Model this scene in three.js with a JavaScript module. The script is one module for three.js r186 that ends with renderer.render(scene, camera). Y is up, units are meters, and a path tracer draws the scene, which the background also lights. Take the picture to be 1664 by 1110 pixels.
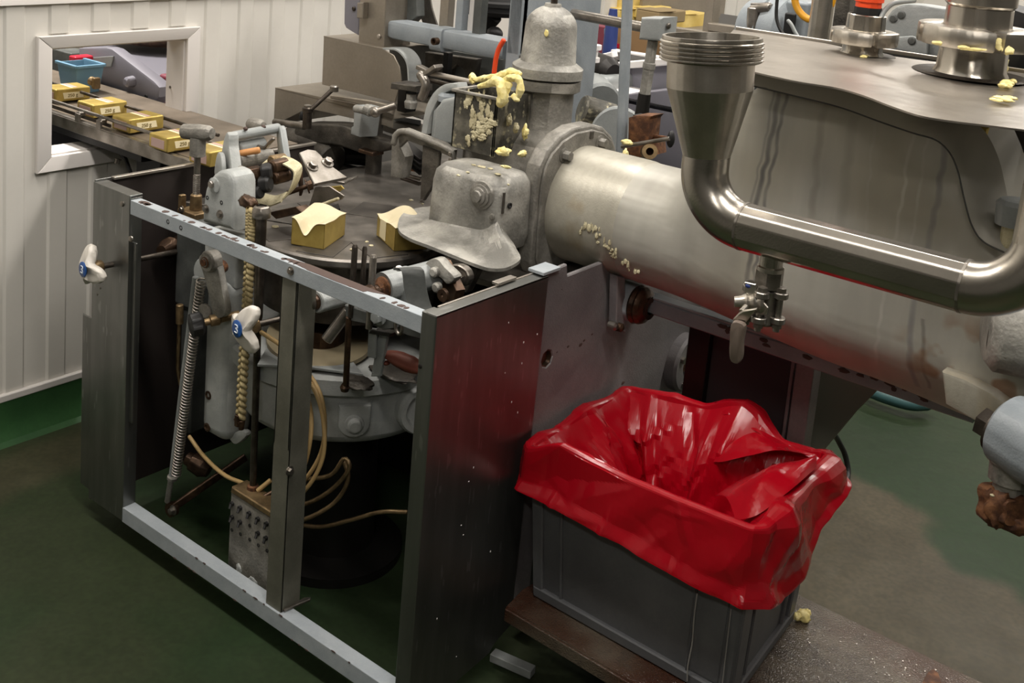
import * as THREE from 'three';
import { mergeGeometries, mergeVertices, toCreasedNormals } from 'three/addons/utils/BufferGeometryUtils.js';
import { RoundedBoxGeometry } from 'three/addons/geometries/RoundedBoxGeometry.js';
import { FontLoader } from 'three/addons/loaders/FontLoader.js';
import { TextGeometry } from 'three/addons/geometries/TextGeometry.js';
import { RectAreaLightUniformsLib } from 'three/addons/lights/RectAreaLightUniformsLib.js';

RectAreaLightUniformsLib.init();
const scene = new THREE.Scene();
scene.background = new THREE.Color(0x050505);
const renderer = new THREE.WebGLRenderer({ antialias: true });
renderer.toneMapping = THREE.LinearToneMapping;
renderer.toneMappingExposure = 2.15;
renderer.shadowMap.enabled = true;

// ---- camera: shifted lens (the photograph is the lower right of a larger frame), metres, y up
const W = 1664, H = 1110, FOCAL = 1898, PPX = 750, PPY = 155;
const EYE = new THREE.Vector3(0, 1.42, 0);
const RIGHT = new THREE.Vector3(0.7618, 0.0747, -0.6435), UP = new THREE.Vector3(-0.1770, 0.9793, -0.0958), BACK = new THREE.Vector3(0.6231, 0.1871, 0.7594);
const camera = new THREE.PerspectiveCamera(2 * Math.atan(H / 2 / FOCAL) * 180 / Math.PI, W / H, 0.05, 60);
camera.quaternion.setFromRotationMatrix(new THREE.Matrix4().makeBasis(RIGHT, UP, BACK));
camera.position.copy(EYE);
camera.setViewOffset(W, H, W / 2 - PPX, H / 2 - PPY, W, H);
camera.updateProjectionMatrix(); camera.updateMatrixWorld(true);

// ---- ceiling lamps: [x, z, length along x, width, intensity]
const LAMPS = [[-2.0, -0.75, 1.4, 0.22, 16], [-0.2, -0.75, 1.4, 0.22, 16], [-1.6, -2.7, 1.4, 0.22, 20], [0.2, -2.7, 1.4, 0.22, 20], [-1.3, -5.9, 1.4, 0.22, 26], [0.6, -5.9, 1.4, 0.22, 20], [-3.6, -1.7, 1.2, 0.22, 75], [0.6, 1.2, 1.4, 0.22, 12]];
const CEIL = 2.9;
// ---- helpers
const V = (x, y, z) => new THREE.Vector3(x, y, z);
const lerp = (a, b, t) => a + (b - a) * t, clamp = (x, a, b) => Math.min(b, Math.max(a, x));
const sm = (a, b, x) => { const t = clamp((x - a) / (b - a), 0, 1); return t * t * (3 - 2 * t); };
let seed_ = 12345;
const rnd = () => { seed_ = (seed_ + 0x6d2b79f5) | 0; let t = Math.imul(seed_ ^ (seed_ >>> 15), 1 | seed_); t = (t + Math.imul(t ^ (t >>> 7), 61 | t)) ^ t; return ((t ^ (t >>> 14)) >>> 0) / 4294967296; };
const reseed = (s) => { seed_ = s | 0; };
// sight line of the surveyed photograph, met with a plane: gives the measured place of a thing
const ray = (u, v) => RIGHT.clone().multiplyScalar((u - PPX) / FOCAL).addScaledVector(UP, -(v - PPY) / FOCAL).addScaledVector(BACK, -1);
const at = (u, v, a, val) => { const d = ray(u, v); return EYE.clone().addScaledVector(d, (val - EYE[a]) / d[a]); };
const onP = (u, v, p, n) => { const d = ray(u, v); return EYE.clone().addScaledVector(d, p.clone().sub(EYE).dot(n) / d.dot(n)); };
const dp = (u, v, d) => EYE.clone().addScaledVector(ray(u, v), d);
const depthOf = (p) => -p.clone().sub(EYE).dot(BACK);
const pxm = (p, n) => n * depthOf(p) / FOCAL;

function vnoise(x, y, z, s) {
  const h = (i, j, k) => { let n = Math.imul(i, 374761393) ^ Math.imul(j, 668265263) ^ Math.imul(k, 2147483647 - 1274126177) ^ Math.imul(s + 11, 974711); n = Math.imul(n ^ (n >>> 13), 1274126177); n ^= n >>> 16; return (n >>> 0) / 4294967296; };
  const xi = Math.floor(x), yi = Math.floor(y), zi = Math.floor(z), f = (t) => t * t * (3 - 2 * t), a = f(x - xi), b = f(y - yi), c = f(z - zi);
  const L = (k) => lerp(lerp(h(xi, yi, k), h(xi + 1, yi, k), a), lerp(h(xi, yi + 1, k), h(xi + 1, yi + 1, k), a), b);
  return lerp(L(zi), L(zi + 1), c);
}
const fbm3 = (x, y, z, s, o = 4) => { let r = 0, a = 0.5, t = 0; for (let i = 0; i < o; i++) { r += a * vnoise(x, y, z, s + i); t += a; a *= 0.5; x *= 2.03; y *= 2.03; z *= 2.03; } return r / t; };
// periodic 2D noise for textures
function pn(x, y, px, py, s) {
  const m = (i, p) => ((i % p) + p) % p, h = (i, j) => { let n = Math.imul(m(i, px) + 1, 374761393) ^ Math.imul(m(j, py) + 1, 668265263) ^ Math.imul(s + 7, 974711); n = Math.imul(n ^ (n >>> 13), 1274126177); n ^= n >>> 16; return (n >>> 0) / 4294967296; };
  const xi = Math.floor(x), yi = Math.floor(y), f = (t) => t * t * (3 - 2 * t), a = f(x - xi), b = f(y - yi);
  return lerp(lerp(h(xi, yi), h(xi + 1, yi), a), lerp(h(xi, yi + 1), h(xi + 1, yi + 1), a), b);
}
const pf = (u, v, fx, fy, s, o = 4) => { let r = 0, a = 0.5, t = 0; for (let i = 0; i < o; i++) { r += a * pn(u * fx, v * fy, fx, fy, s + i * 17); t += a; a *= 0.5; fx *= 2; fy *= 2; } return r / t; };
function tex(n, fn, { color = true, rep = 1, m = n } = {}) {
  const d = new Uint8Array(n * m * 4);
  for (let j = 0; j < m; j++) for (let i = 0; i < n; i++) {
    const c = fn(i / n, j / m), o = (j * n + i) * 4;
    if (typeof c === 'number') { d[o] = d[o + 1] = d[o + 2] = clamp(c * 255, 0, 255); } else { d[o] = clamp(c[0], 0, 255); d[o + 1] = clamp(c[1], 0, 255); d[o + 2] = clamp(c[2], 0, 255); }
    d[o + 3] = 255;
  }
  const t = new THREE.DataTexture(d, n, m);
  t.wrapS = t.wrapT = THREE.RepeatWrapping; t.magFilter = THREE.LinearFilter; t.minFilter = THREE.LinearMipmapLinearFilter; t.generateMipmaps = true;
  if (color) t.colorSpace = THREE.SRGBColorSpace;
  if (rep.length) t.repeat.set(rep[0], rep[1]); else t.repeat.set(rep, rep);
  t.needsUpdate = true; return t;
}
const mix3 = (a, b, t) => [lerp(a[0], b[0], t), lerp(a[1], b[1], t), lerp(a[2], b[2], t)];

// ---- geometry helpers; every geometry ends non-indexed with uv in metres (box projection)
function fin(g, keepUv) {
  g = g.index ? g.toNonIndexed() : g;
  if (!g.attributes.normal) g.computeVertexNormals();
  if (!keepUv) {
    const p = g.attributes.position, uv = new Float32Array(p.count * 2), a = V(0, 0, 0), b = V(0, 0, 0), c = V(0, 0, 0);
    for (let i = 0; i < p.count; i += 3) {
      a.fromBufferAttribute(p, i); b.fromBufferAttribute(p, i + 1); c.fromBufferAttribute(p, i + 2);
      const n = b.clone().sub(a).cross(c.clone().sub(a)), ax = Math.abs(n.x), ay = Math.abs(n.y), az = Math.abs(n.z);
      [a, b, c].forEach((q, k) => { let u, v; if (ay > ax && ay > az) { u = q.x; v = q.z; } else if (ax > az) { u = q.z; v = q.y; } else { u = q.x; v = q.y; } uv[(i + k) * 2] = u; uv[(i + k) * 2 + 1] = v; });
    }
    g.setAttribute('uv', new THREE.BufferAttribute(uv, 2));
  }
  for (const k of Object.keys(g.attributes)) if (!['position', 'normal', 'uv'].includes(k)) g.deleteAttribute(k);
  g.morphAttributes = {}; return g;
}
const basis = (x, y, z, o) => new THREE.Matrix4().makeBasis(x, y, z).setPosition(o);
function frameY(dir) { const y = dir.clone().normalize(); const t = Math.abs(y.y) > 0.95 ? V(1, 0, 0) : V(0, 1, 0); const x = t.cross(y).normalize(); const z = x.clone().cross(y); return [x, y, z]; }
// turned body: profile [[t, r], ...] from a along dir
function turn(a, dir, prof, seg = 28, crease = 0.6) {
  const [x, y, z] = frameY(dir);
  let g = new THREE.LatheGeometry(prof.map(([t, r]) => new THREE.Vector2(Math.max(r, 0.00001), t)), seg);
  g.deleteAttribute('normal'); g = g.toNonIndexed(); g.deleteAttribute('uv'); g = toCreasedNormals(g, crease);
  g.applyMatrix4(basis(x, y, z, a)); return g;
}
const cyl = (a, b, r, r2 = r, seg = 20, bev = 0.12) => { const L = a.distanceTo(b), e = Math.min(r, r2, L) * bev; return turn(a, b.clone().sub(a), [[0, 0], [0, r - e], [e, r], [L - e, r2], [L, r2 - e], [L, 0]], seg); };
const pipe = (a, b, ro, ri, seg = 32) => { const L = a.distanceTo(b); return turn(a, b.clone().sub(a), [[0, ri], [0, ro], [L, ro], [L, ri], [0, ri]], seg); };
function tube(pts, r, n = 40, seg = 10, closed = false) { const c = new THREE.CatmullRomCurve3(pts, closed, 'centripetal'); const g = new THREE.TubeGeometry(c, n, r, seg, closed); if (closed) return g; const out = [g.toNonIndexed()]; for (const e of [0, 1]) { const p = c.getPoint(e), s = new THREE.SphereGeometry(r, seg, 6); s.translate(p.x, p.y, p.z); out.push(s.toNonIndexed()); } return mergeGeometries(out.map((q) => fin(q))); }
function box(c, w, h, d, r = 0.002, q) { const g = r > 0 ? new RoundedBoxGeometry(w, h, d, 2, Math.min(r, w / 2.01, h / 2.01, d / 2.01)) : new THREE.BoxGeometry(w, h, d); if (q) g.applyQuaternion(q); g.translate(c.x, c.y, c.z); return g; }
const boxAB = (x0, x1, y0, y1, z0, z1, r = 0.002) => box(V((x0 + x1) / 2, (y0 + y1) / 2, (z0 + z1) / 2), Math.abs(x1 - x0), Math.abs(y1 - y0), Math.abs(z1 - z0), r);
// bar of section w (across) x h (towards up) from a to b
function bar(a, b, w, h, up = V(0, 1, 0), r = 0.002) { const y = b.clone().sub(a), L = y.length(); y.normalize(); const x = y.clone().cross(up).normalize(), z = x.clone().cross(y); const g = r > 0 ? new RoundedBoxGeometry(w, L, h, 2, Math.min(r, w / 2.01, h / 2.01)) : new THREE.BoxGeometry(w, L, h); g.applyMatrix4(basis(x, y, z, a.clone().add(b).multiplyScalar(0.5))); return g; }
// flat plate: polygon of 3D points, thick along dir
function slab(pts, dir, th, bev = 0.0012, holes = [], cs = 4) {
  const n = dir.clone().normalize(), o = pts[0], x = pts[1].clone().sub(o).addScaledVector(n, -pts[1].clone().sub(o).dot(n)).normalize(), y = n.clone().cross(x);
  const P2 = (p) => new THREE.Vector2(p.clone().sub(o).dot(x), p.clone().sub(o).dot(y));
  const s = new THREE.Shape(pts.map(P2));
  for (const [c, r] of holes) { const q = P2(c), h = new THREE.Path(); h.absarc(q.x, q.y, r, 0, Math.PI * 2, true); s.holes.push(h); }
  bev = Math.min(bev, th * 0.4);
  let g = new THREE.ExtrudeGeometry(s, { depth: th - 2 * bev, bevelEnabled: bev > 0, bevelThickness: bev, bevelSize: bev, bevelOffset: -bev, bevelSegments: bev > 0.005 ? 4 : bev > 0.0025 ? 2 : 1, curveSegments: cs });
  g.translate(0, 0, bev); g.deleteAttribute('normal'); g.deleteAttribute('uv'); g = toCreasedNormals(g.index ? g.toNonIndexed() : g, 0.5);
  g.applyMatrix4(basis(x, y, n, o)); return g;
}
// closed smooth outline through points (3D, planar)
const smooth = (pts, n = 48) => new THREE.CatmullRomCurve3(pts, true, 'centripetal').getSpacedPoints(n).slice(0, -1);
const smoothOpen = (pts, n = 32) => new THREE.CatmullRomCurve3(pts, false, 'centripetal').getSpacedPoints(n);
const px = (list, a, val) => list.map(([u, v]) => at(u, v, a, val));
const pxP = (list, p, n) => list.map(([u, v]) => onP(u, v, p, n));
function hexBolt(p, dir, r = 0.008, h = 0.008, washer = true) { const [x, y, z] = frameY(dir); const out = []; let t = 0; if (washer) { out.push(fin(turn(p, dir, [[0, 0], [0, r * 1.5], [r * 0.25, r * 1.5], [r * 0.3, r * 1.4], [r * 0.3, 0]], 20))); t = r * 0.3; } const g = new THREE.CylinderGeometry(r, r, h, 6).toNonIndexed(); g.computeVertexNormals(); g.applyMatrix4(basis(x, y, z, p.clone().addScaledVector(y, t + h / 2))); out.push(fin(g)); out.push(fin(turn(p.clone().addScaledVector(y, t + h), dir, [[0, r * 0.8], [r * 0.12, r * 0.6], [r * 0.12, 0]], 12))); return mergeGeometries(out); }
const screwHead = (p, dir, r = 0.006) => turn(p, dir, [[-0.001, 0], [-0.001, r], [r * 0.25, r], [r * 0.55, r * 0.75], [r * 0.7, r * 0.35], [r * 0.7, 0.0001]], 14);
// surface with thickness over a grid of points fn(s, t)
function sheet(fn, nu, nv, th) {
  const P = [], idx = []; for (let j = 0; j <= nv; j++) for (let i = 0; i <= nu; i++) P.push(fn(i / nu, j / nv));
  const w = nu + 1, N = P.map((_, k) => { const i = k % w, j = (k / w) | 0, a = P[j * w + Math.min(i + 1, nu)].clone().sub(P[j * w + Math.max(i - 1, 0)]), b = P[Math.min(j + 1, nv) * w + i].clone().sub(P[Math.max(j - 1, 0) * w + i]); return a.cross(b).normalize(); });
  const pos = []; for (const s of [0.5, -0.5]) P.forEach((p, k) => { const q = p.clone().addScaledVector(N[k], s * th); pos.push(q.x, q.y, q.z); });
  const M = P.length, q4 = (a, b, c, d) => idx.push(a, b, c, a, c, d);
  for (let j = 0; j < nv; j++) for (let i = 0; i < nu; i++) { const a = j * w + i; q4(a, a + 1, a + w + 1, a + w); q4(M + a, M + a + w, M + a + w + 1, M + a + 1); }
  for (let i = 0; i < nu; i++) { const a = i, b = nv * w + i; q4(a, M + a, M + a + 1, a + 1); q4(b, b + 1, M + b + 1, M + b); }
  for (let j = 0; j < nv; j++) { const a = j * w, b = j * w + nu; q4(a, a + w, M + a + w, M + a); q4(b, M + b, M + b + w, b + w); }
  let g = new THREE.BufferGeometry(); g.setAttribute('position', new THREE.Float32BufferAttribute(pos, 3)); g.setIndex(idx); g = toCreasedNormals(g.toNonIndexed(), 0.8); return g;
}
// loft through rings (equal counts, closed), capped
function loft(rings, cap = true, crease = 0.7) {
  const n = rings[0].length, pos = [], idx = []; rings.forEach((r) => r.forEach((p) => pos.push(p.x, p.y, p.z)));
  for (let k = 0; k + 1 < rings.length; k++) for (let i = 0; i < n; i++) { const a = k * n + i, b = k * n + (i + 1) % n, c = b + n, d = a + n; idx.push(a, b, c, a, c, d); }
  if (cap) for (const k of [0, rings.length - 1]) { const c = V(0, 0, 0); rings[k].forEach((p) => c.add(p)); c.multiplyScalar(1 / n); const ci = pos.length / 3; pos.push(c.x, c.y, c.z); for (let i = 0; i < n; i++) { const a = k * n + i, b = k * n + (i + 1) % n; k ? idx.push(a, b, ci) : idx.push(b, a, ci); } }
  let g = new THREE.BufferGeometry(); g.setAttribute('position', new THREE.Float32BufferAttribute(pos, 3)); g.setIndex(idx);
  return toCreasedNormals(g.toNonIndexed(), crease);
}
function lump(c, sx, sy, sz, s, amp = 0.35, det = 3, freq = 2.2) {
  let g = new THREE.IcosahedronGeometry(1, det); const p = g.attributes.position, q = V(0, 0, 0);
  for (let i = 0; i < p.count; i++) { q.fromBufferAttribute(p, i).normalize(); const k = 1 + amp * 2 * (fbm3(q.x * freq + 9, q.y * freq + 5, q.z * freq + 3, s, 3) - 0.5); p.setXYZ(i, c.x + q.x * k * sx, c.y + q.y * k * sy, c.z + q.z * k * sz); }
  g.deleteAttribute('normal'); g.deleteAttribute('uv'); g = mergeVertices(g, 1e-6); g.computeVertexNormals(); return g;
}
function helix(a, b, R, turns, r, per = 10, seg = 6) { const L = a.distanceTo(b), [x, y, z] = frameY(b.clone().sub(a)), pts = []; const n = Math.round(turns * per); for (let i = 0; i <= n; i++) { const t = i / n, w = t * turns * Math.PI * 2; pts.push(a.clone().addScaledVector(y, t * L).addScaledVector(x, R * Math.cos(w)).addScaledVector(z, R * Math.sin(w))); } return new THREE.TubeGeometry(new THREE.CatmullRomCurve3(pts), n * 2, r, seg); }

// ---- scene building
const used = {}, baseOf = new Map();
const numbered = (n) => { const k = used[n] = (used[n] ?? -1) + 1; return k ? n + '_' + String(k).padStart(3, '0') : n; };
const meshOf = (geos, m) => { const list = (Array.isArray(geos) ? geos : [geos]).map((g) => fin(g, g.userData.keepUv)); const o = new THREE.Mesh(list.length > 1 ? mergeGeometries(list) : list[0], m); o.castShadow = o.receiveShadow = true; return o; };
function tagIt(o, label, category, opt = {}) { if (label) o.userData.label = label; if (category) o.userData.category = category; if (opt.group) o.userData.group = opt.group; if (opt.kind) o.userData.kind = opt.kind; }
function thing(name, label, category, base, opt) { const o = new THREE.Group(); o.name = numbered(name); o.position.copy(base); baseOf.set(o, base.clone()); tagIt(o, label, category, opt); scene.add(o); return o; }
function part(parent, name, geos, m, label) { const b = baseOf.get(parent), o = meshOf(geos, m); o.geometry.translate(-b.x, -b.y, -b.z); o.name = name; baseOf.set(o, b); if (label) o.userData.label = label; parent.add(o); return o; }
function single(name, label, category, geos, m, opt = {}) { const o = meshOf(geos, m); o.geometry.computeBoundingBox(); const bb = o.geometry.boundingBox, b = V((bb.min.x + bb.max.x) / 2, bb.min.y, (bb.min.z + bb.max.z) / 2); o.geometry.translate(-b.x, -b.y, -b.z); o.position.copy(b); o.name = numbered(name); baseOf.set(o, b); tagIt(o, label, category, opt); scene.add(o); return o; }
const struct = (name, geos, m) => { const o = meshOf(geos, m); o.name = name; o.userData.kind = 'structure'; baseOf.set(o, V(0, 0, 0)); scene.add(o); return o; };
const structGroup = (name) => { const o = new THREE.Group(); o.name = name; o.userData.kind = 'structure'; baseOf.set(o, V(0, 0, 0)); scene.add(o); return o; };
// ---- materials (textures only carry tone, grain, stains and wear)
const std = (o) => new THREE.MeshStandardMaterial(o), phy = (o) => new THREE.MeshPhysicalMaterial(o);
const mottle = (a, b, s, { f = 6, rep = 4, fine = 0.25, n = 256, gamma = 1, sx = 1, sy = 1 } = {}) => tex(n, (u, v) => { const k = clamp((pf(u, v, f * sx, f * sy, s) - 0.5) * 1.7 * gamma + 0.5 + (pn(u * 128, v * 128, 128, 128, s + 99) - 0.5) * fine, 0, 1); return mix3(a, b, k); }, { rep });
const bump = (s, f = 40, rep = 6, n = 256) => tex(n, (u, v) => pf(u, v, f, f, s, 3), { color: false, rep });
const brushV = tex(256, (u, v) => 0.5 + (pf(u, v, 128, 3, 5, 3) - 0.5) * 0.7, { color: false, rep: 5 });
const brushH = tex(256, (u, v) => 0.5 + (pf(u, v, 3, 128, 6, 3) - 0.5) * 0.7, { color: false, rep: 5 });
const bumpFine = bump(21, 64, 8), bumpCast = bump(22, 40, 7), bumpSoft = bump(23, 8, 3);
const M = {};
M.polished = std({ color: 0xffffff, metalness: 1, roughness: 0.34, map: mottle([176, 170, 160], [198, 192, 182], 31, { f: 8, rep: 5 }), bumpMap: brushH, bumpScale: 0.00004 });
M.pipeSteel = std({ color: 0xffffff, metalness: 1, roughness: 0.27, map: mottle([170, 164, 154], [188, 182, 172], 32, { f: 5, rep: 4 }), bumpMap: bumpFine, bumpScale: 0.00005 });
M.lid = std({ color: 0xffffff, metalness: 1, roughness: 0.42, map: mottle([138, 132, 124], [166, 159, 150], 33, { f: 3, rep: 1.6, fine: 0.1 }), bumpMap: bumpSoft, bumpScale: 0.002, roughnessMap: tex(256, (u, v) => 0.75 + pf(u, v, 5, 5, 70) * 0.4, { color: false, rep: 2 }) });
// tank: dull steel; its sheet is mapped once over the whole hopper, with dark runs and pale drips where they lie
const TK = { x0: -1.25, y0: 0.62, w: 1.35, h: 0.56 };
M.tank = std({ color: 0xffffff, metalness: 0.25, roughness: 0.48, map: (() => {
  const line = (l) => l.map(([u, v]) => at(u, v, 'z', -1.727)), seg = (L, y) => { for (let i = 0; i + 1 < L.length; i++) { const a = L[i], b = L[i + 1]; if ((y <= a.y && y >= b.y) || (y >= a.y && y <= b.y)) return lerp(a.x, b.x, (y - a.y) / (b.y - a.y)); } return null; };
  const runs = [
    [line([[1254, 140], [1251, 200], [1240, 262], [1222, 330], [1214, 400], [1207, 470], [1200, 520]]), 0.0055, 0.62, [62, 62, 66]], [line([[1268, 150], [1257, 240], [1238, 320], [1226, 390], [1216, 470]]), 0.004, 0.5, [66, 66, 70]], [line([[1246, 150], [1238, 230], [1214, 330], [1206, 400]]), 0.003, 0.35, [74, 74, 76]],
    [line([[1534, 232], [1525, 300], [1512, 370], [1500, 430], [1482, 500], [1473, 580], [1476, 640]]), 0.006, 0.36, [88, 90, 98]], [line([[1500, 520], [1496, 590], [1498, 640]]), 0.004, 0.35, [84, 80, 76]],
    [line([[1480, 218], [1466, 300], [1450, 390], [1430, 500], [1412, 600]]), 0.0035, 0.5, [200, 198, 190]], [line([[1502, 220], [1490, 320], [1478, 400]]), 0.003, 0.32, [196, 194, 188]], [line([[1416, 200], [1409, 290], [1400, 380]]), 0.003, 0.25, [192, 190, 184]], [line([[1330, 170], [1320, 300], [1306, 420]]), 0.008, 0.22, [104, 96, 86]], [line([[1380, 190], [1366, 330], [1350, 450]]), 0.01, 0.18, [110, 104, 94]]];
  return tex(1024, (u, v) => {
    const x = TK.x0 + u * TK.w, y = TK.y0 + v * TK.h;
    let c = mix3([166, 163, 154], [188, 185, 175], clamp((fbm3(x * 26, y * 5, 0, 41, 4) - 0.5) * 1.7 + 0.5, 0, 1));
    c = mix3(c, [136, 131, 120], clamp((fbm3(x * 7, y * 6, 3, 42, 4) - 0.5) * 2.6, 0, 0.8));
    c = mix3(c, [176, 168, 148], clamp((fbm3(x * 5, y * 5, 8, 45, 3) - 0.52) * 2.6, 0, 0.5));
    for (const [L, w, k, col] of runs) { const xx = seg(L, y); if (xx === null) continue; const d = Math.abs(x - xx - (vnoise(y * 60, L[0].x * 99, 0, 43) - 0.5) * 0.006) / w; if (d < 1) c = mix3(c, col, (1 - d * d) * k * (0.45 + 0.75 * vnoise(y * 36, 1, L[0].x * 50, 44))); }
    return mix3(c, [120, 74, 44], clamp((fbm3(x * 24, y * 24, 1, 49, 3) - 0.6) * 5, 0, 0.6) * sm(0.14, 0.03, Math.hypot(x + 0.43, y - 0.74)));
  }, { m: 512 });
})(), bumpMap: bumpSoft, bumpScale: 0.0006 });
M.barrel = std({ color: 0xffffff, metalness: 0.3, roughness: 0.42, map: tex(512, (u, v) => { let c = mix3([164, 159, 145], [194, 189, 176], clamp((pf(u, v, 5, 4, 46) - 0.5) * 1.9 + 0.5, 0, 1)); c = mix3(c, [150, 128, 92], clamp((pf(u, v, 6, 6, 47) - 0.55) * 2.2, 0, 0.45)); return mix3(c, [120, 116, 104], (pn(u * 90, v * 60, 90, 60, 48)) * 0.16); }, { rep: 2.2 }), bumpMap: bumpFine, bumpScale: 0.00015 });
M.cast = std({ color: 0xffffff, metalness: 0.35, roughness: 0.58, map: mottle([108, 105, 98], [156, 152, 144], 51, { f: 9, rep: 3.2, fine: 0.35, gamma: 1.2 }), bumpMap: bumpCast, bumpScale: 0.0006 });
M.castLight = std({ color: 0xffffff, metalness: 0.3, roughness: 0.55, map: mottle([118, 116, 110], [172, 169, 161], 52, { f: 7, rep: 3.5, fine: 0.3, gamma: 1.3 }), bumpMap: bumpCast, bumpScale: 0.0006 });
M.castDark = std({ color: 0xffffff, metalness: 0.4, roughness: 0.55, map: mottle([58, 54, 49], [96, 91, 83], 53, { f: 9, rep: 4, fine: 0.35 }), bumpMap: bumpCast, bumpScale: 0.0006 });
M.chute = std({ color: 0xffffff, metalness: 0.35, roughness: 0.5, map: tex(256, (u, v) => { let c = mix3([62, 60, 54], [118, 114, 103], clamp((pf(u, v, 6, 6, 54) - 0.5) * 2.4 + 0.5, 0, 1)); return mix3(c, [190, 182, 150], clamp((pf(u, v, 14, 14, 55) - 0.6) * 6, 0, 0.7)); }, { rep: 5 }), bumpMap: bumpCast, bumpScale: 0.0006 });
M.greyPaint = std({ color: 0xffffff, roughness: 0.42, map: mottle([132, 136, 135], [148, 151, 150], 56, { f: 8, rep: 3, fine: 0.35 }), bumpMap: bumpFine, bumpScale: 0.0003 });
M.railPaint = std({ color: 0xffffff, roughness: 0.5, map: mottle([148, 155, 160], [162, 168, 172], 57, { f: 10, rep: 5, fine: 0.3 }), bumpMap: bumpFine, bumpScale: 0.0002 });
M.chip = std({ color: 0x4a3a34, roughness: 0.8 });
M.whitePaint = std({ color: 0xffffff, roughness: 0.5, map: mottle([150, 153, 151], [178, 180, 177], 58, { f: 7, rep: 3, fine: 0.25, gamma: 1.3 }), bumpMap: bumpFine, bumpScale: 0.0003 });
M.darkPaint = std({ color: 0xffffff, roughness: 0.55, map: mottle([66, 68, 66], [92, 94, 91], 59, { f: 8, rep: 3 }) });
M.machinePaint = std({ color: 0xffffff, roughness: 0.5, map: mottle([104, 100, 101], [124, 120, 119], 60, { f: 6, rep: 2.5, fine: 0.4 }), bumpMap: bumpFine, bumpScale: 0.0003 });
M.bluePaint = std({ color: 0xffffff, roughness: 0.45, map: mottle([126, 133, 138], [144, 150, 154], 61, { f: 7, rep: 3 }), bumpMap: bumpFine, bumpScale: 0.0003 });
// guard sheets: dull brushed stainless
M.guard = std({ color: 0xffffff, metalness: 0.95, roughness: 0.38, map: tex(512, (u, v) => { let c = mix3([118, 119, 116], [140, 140, 137], clamp((pf(u, v, 24, 3, 62) - 0.5) * 1.6 + 0.5, 0, 1)); c = mix3(c, [104, 102, 100], clamp((pf(u, v, 6, 3, 63) - 0.5) * 2, 0, 0.5)); return mix3(c, [190, 190, 186], clamp((pf(u, v, 90, 14, 64, 2) - 0.78) * 6, 0, 0.35)); }, { rep: 1.6 }), bumpMap: brushV, bumpScale: 0.0001 });
M.postSteel = std({ color: 0xffffff, metalness: 0.45, roughness: 0.45, map: mottle([104, 103, 92], [128, 126, 114], 60, { f: 6, rep: 4, fine: 0.3 }) });
M.guardEdge = std({ color: 0xb9b2a9, metalness: 0.9, roughness: 0.35 });
M.brownSheet = std({ color: 0xffffff, metalness: 0.6, roughness: 0.42, map: mottle([138, 130, 118], [158, 149, 136], 65, { f: 4, rep: 2, fine: 0.35 }), bumpMap: brushV, bumpScale: 0.0001 });
M.steel = std({ color: 0xffffff, metalness: 0.9, roughness: 0.36, map: mottle([118, 112, 104], [160, 154, 146], 66, { f: 8, rep: 5 }) });
M.steelDark = std({ color: 0xffffff, metalness: 0.85, roughness: 0.42, map: mottle([64, 58, 52], [100, 93, 85], 67, { f: 9, rep: 6 }) });
M.table = std({ color: 0xffffff, metalness: 0.7, roughness: 0.4, map: mottle([92, 88, 83], [136, 130, 123], 68, { f: 5, rep: 3.5, fine: 0.2, gamma: 1.3 }), roughnessMap: tex(256, (u, v) => 0.65 + pf(u, v, 7, 7, 71) * 0.6, { color: false, rep: 4 }) });
M.tableDark = std({ color: 0xffffff, metalness: 0.7, roughness: 0.42, map: mottle([76, 72, 68], [108, 103, 97], 68, { f: 5, rep: 3.5, fine: 0.2 }) });
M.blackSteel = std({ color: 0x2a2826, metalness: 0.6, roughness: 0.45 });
M.shadeBrown = std({ color: 0x2c2522, roughness: 0.6 });  // dark brown that paints in the shade inside the guard
M.teal = std({ color: 0x3d5f60, roughness: 0.5 });
M.darkSheet = std({ color: 0x323032, roughness: 0.7 });  // matte dark grey sheet
M.sleeve = std({ color: 0x6e6157, roughness: 0.55 });
M.black = std({ color: 0x0f0e0e, roughness: 0.6 });
M.rubber = std({ color: 0x191818, roughness: 0.55 });
M.rust = std({ color: 0xffffff, metalness: 0.25, roughness: 0.7, map: mottle([66, 40, 26], [122, 82, 52], 72, { f: 8, rep: 9, fine: 0.4, gamma: 1.4 }), bumpMap: bumpCast, bumpScale: 0.0006 });
M.brass = std({ color: 0xffffff, metalness: 0.7, roughness: 0.45, map: mottle([104, 86, 62], [158, 134, 98], 73, { f: 8, rep: 8 }) });
M.bronzeDark = std({ color: 0xffffff, metalness: 0.7, roughness: 0.42, map: mottle([54, 40, 31], [98, 76, 58], 74, { f: 8, rep: 8 }) });
M.butter = phy({ color: 0xffffff, roughness: 0.45, map: mottle([226, 208, 132], [246, 234, 172], 75, { f: 6, rep: 9, fine: 0.1 }), bumpMap: bumpFine, bumpScale: 0.0006, sheen: 0.2 });
M.butterDry = std({ color: 0xffffff, roughness: 0.7, map: mottle([168, 158, 126], [206, 197, 164], 76, { f: 8, rep: 9, fine: 0.3 }), bumpMap: bumpFine, bumpScale: 0.0008 });
M.gold = std({ color: 0xffffff, metalness: 0.55, roughness: 0.42, map: mottle([172, 148, 78], [198, 174, 98], 77, { f: 5, rep: 8, fine: 0.2 }) });
M.paper = std({ color: 0xc6ba9a, roughness: 0.75, side: THREE.DoubleSide });
M.whitePlastic = std({ color: 0xd6d0c6, roughness: 0.35 });
M.blueCap = std({ color: 0x1c4f93, roughness: 0.35 });
M.bluePlastic = std({ color: 0x6288a0, roughness: 0.5 });
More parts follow.
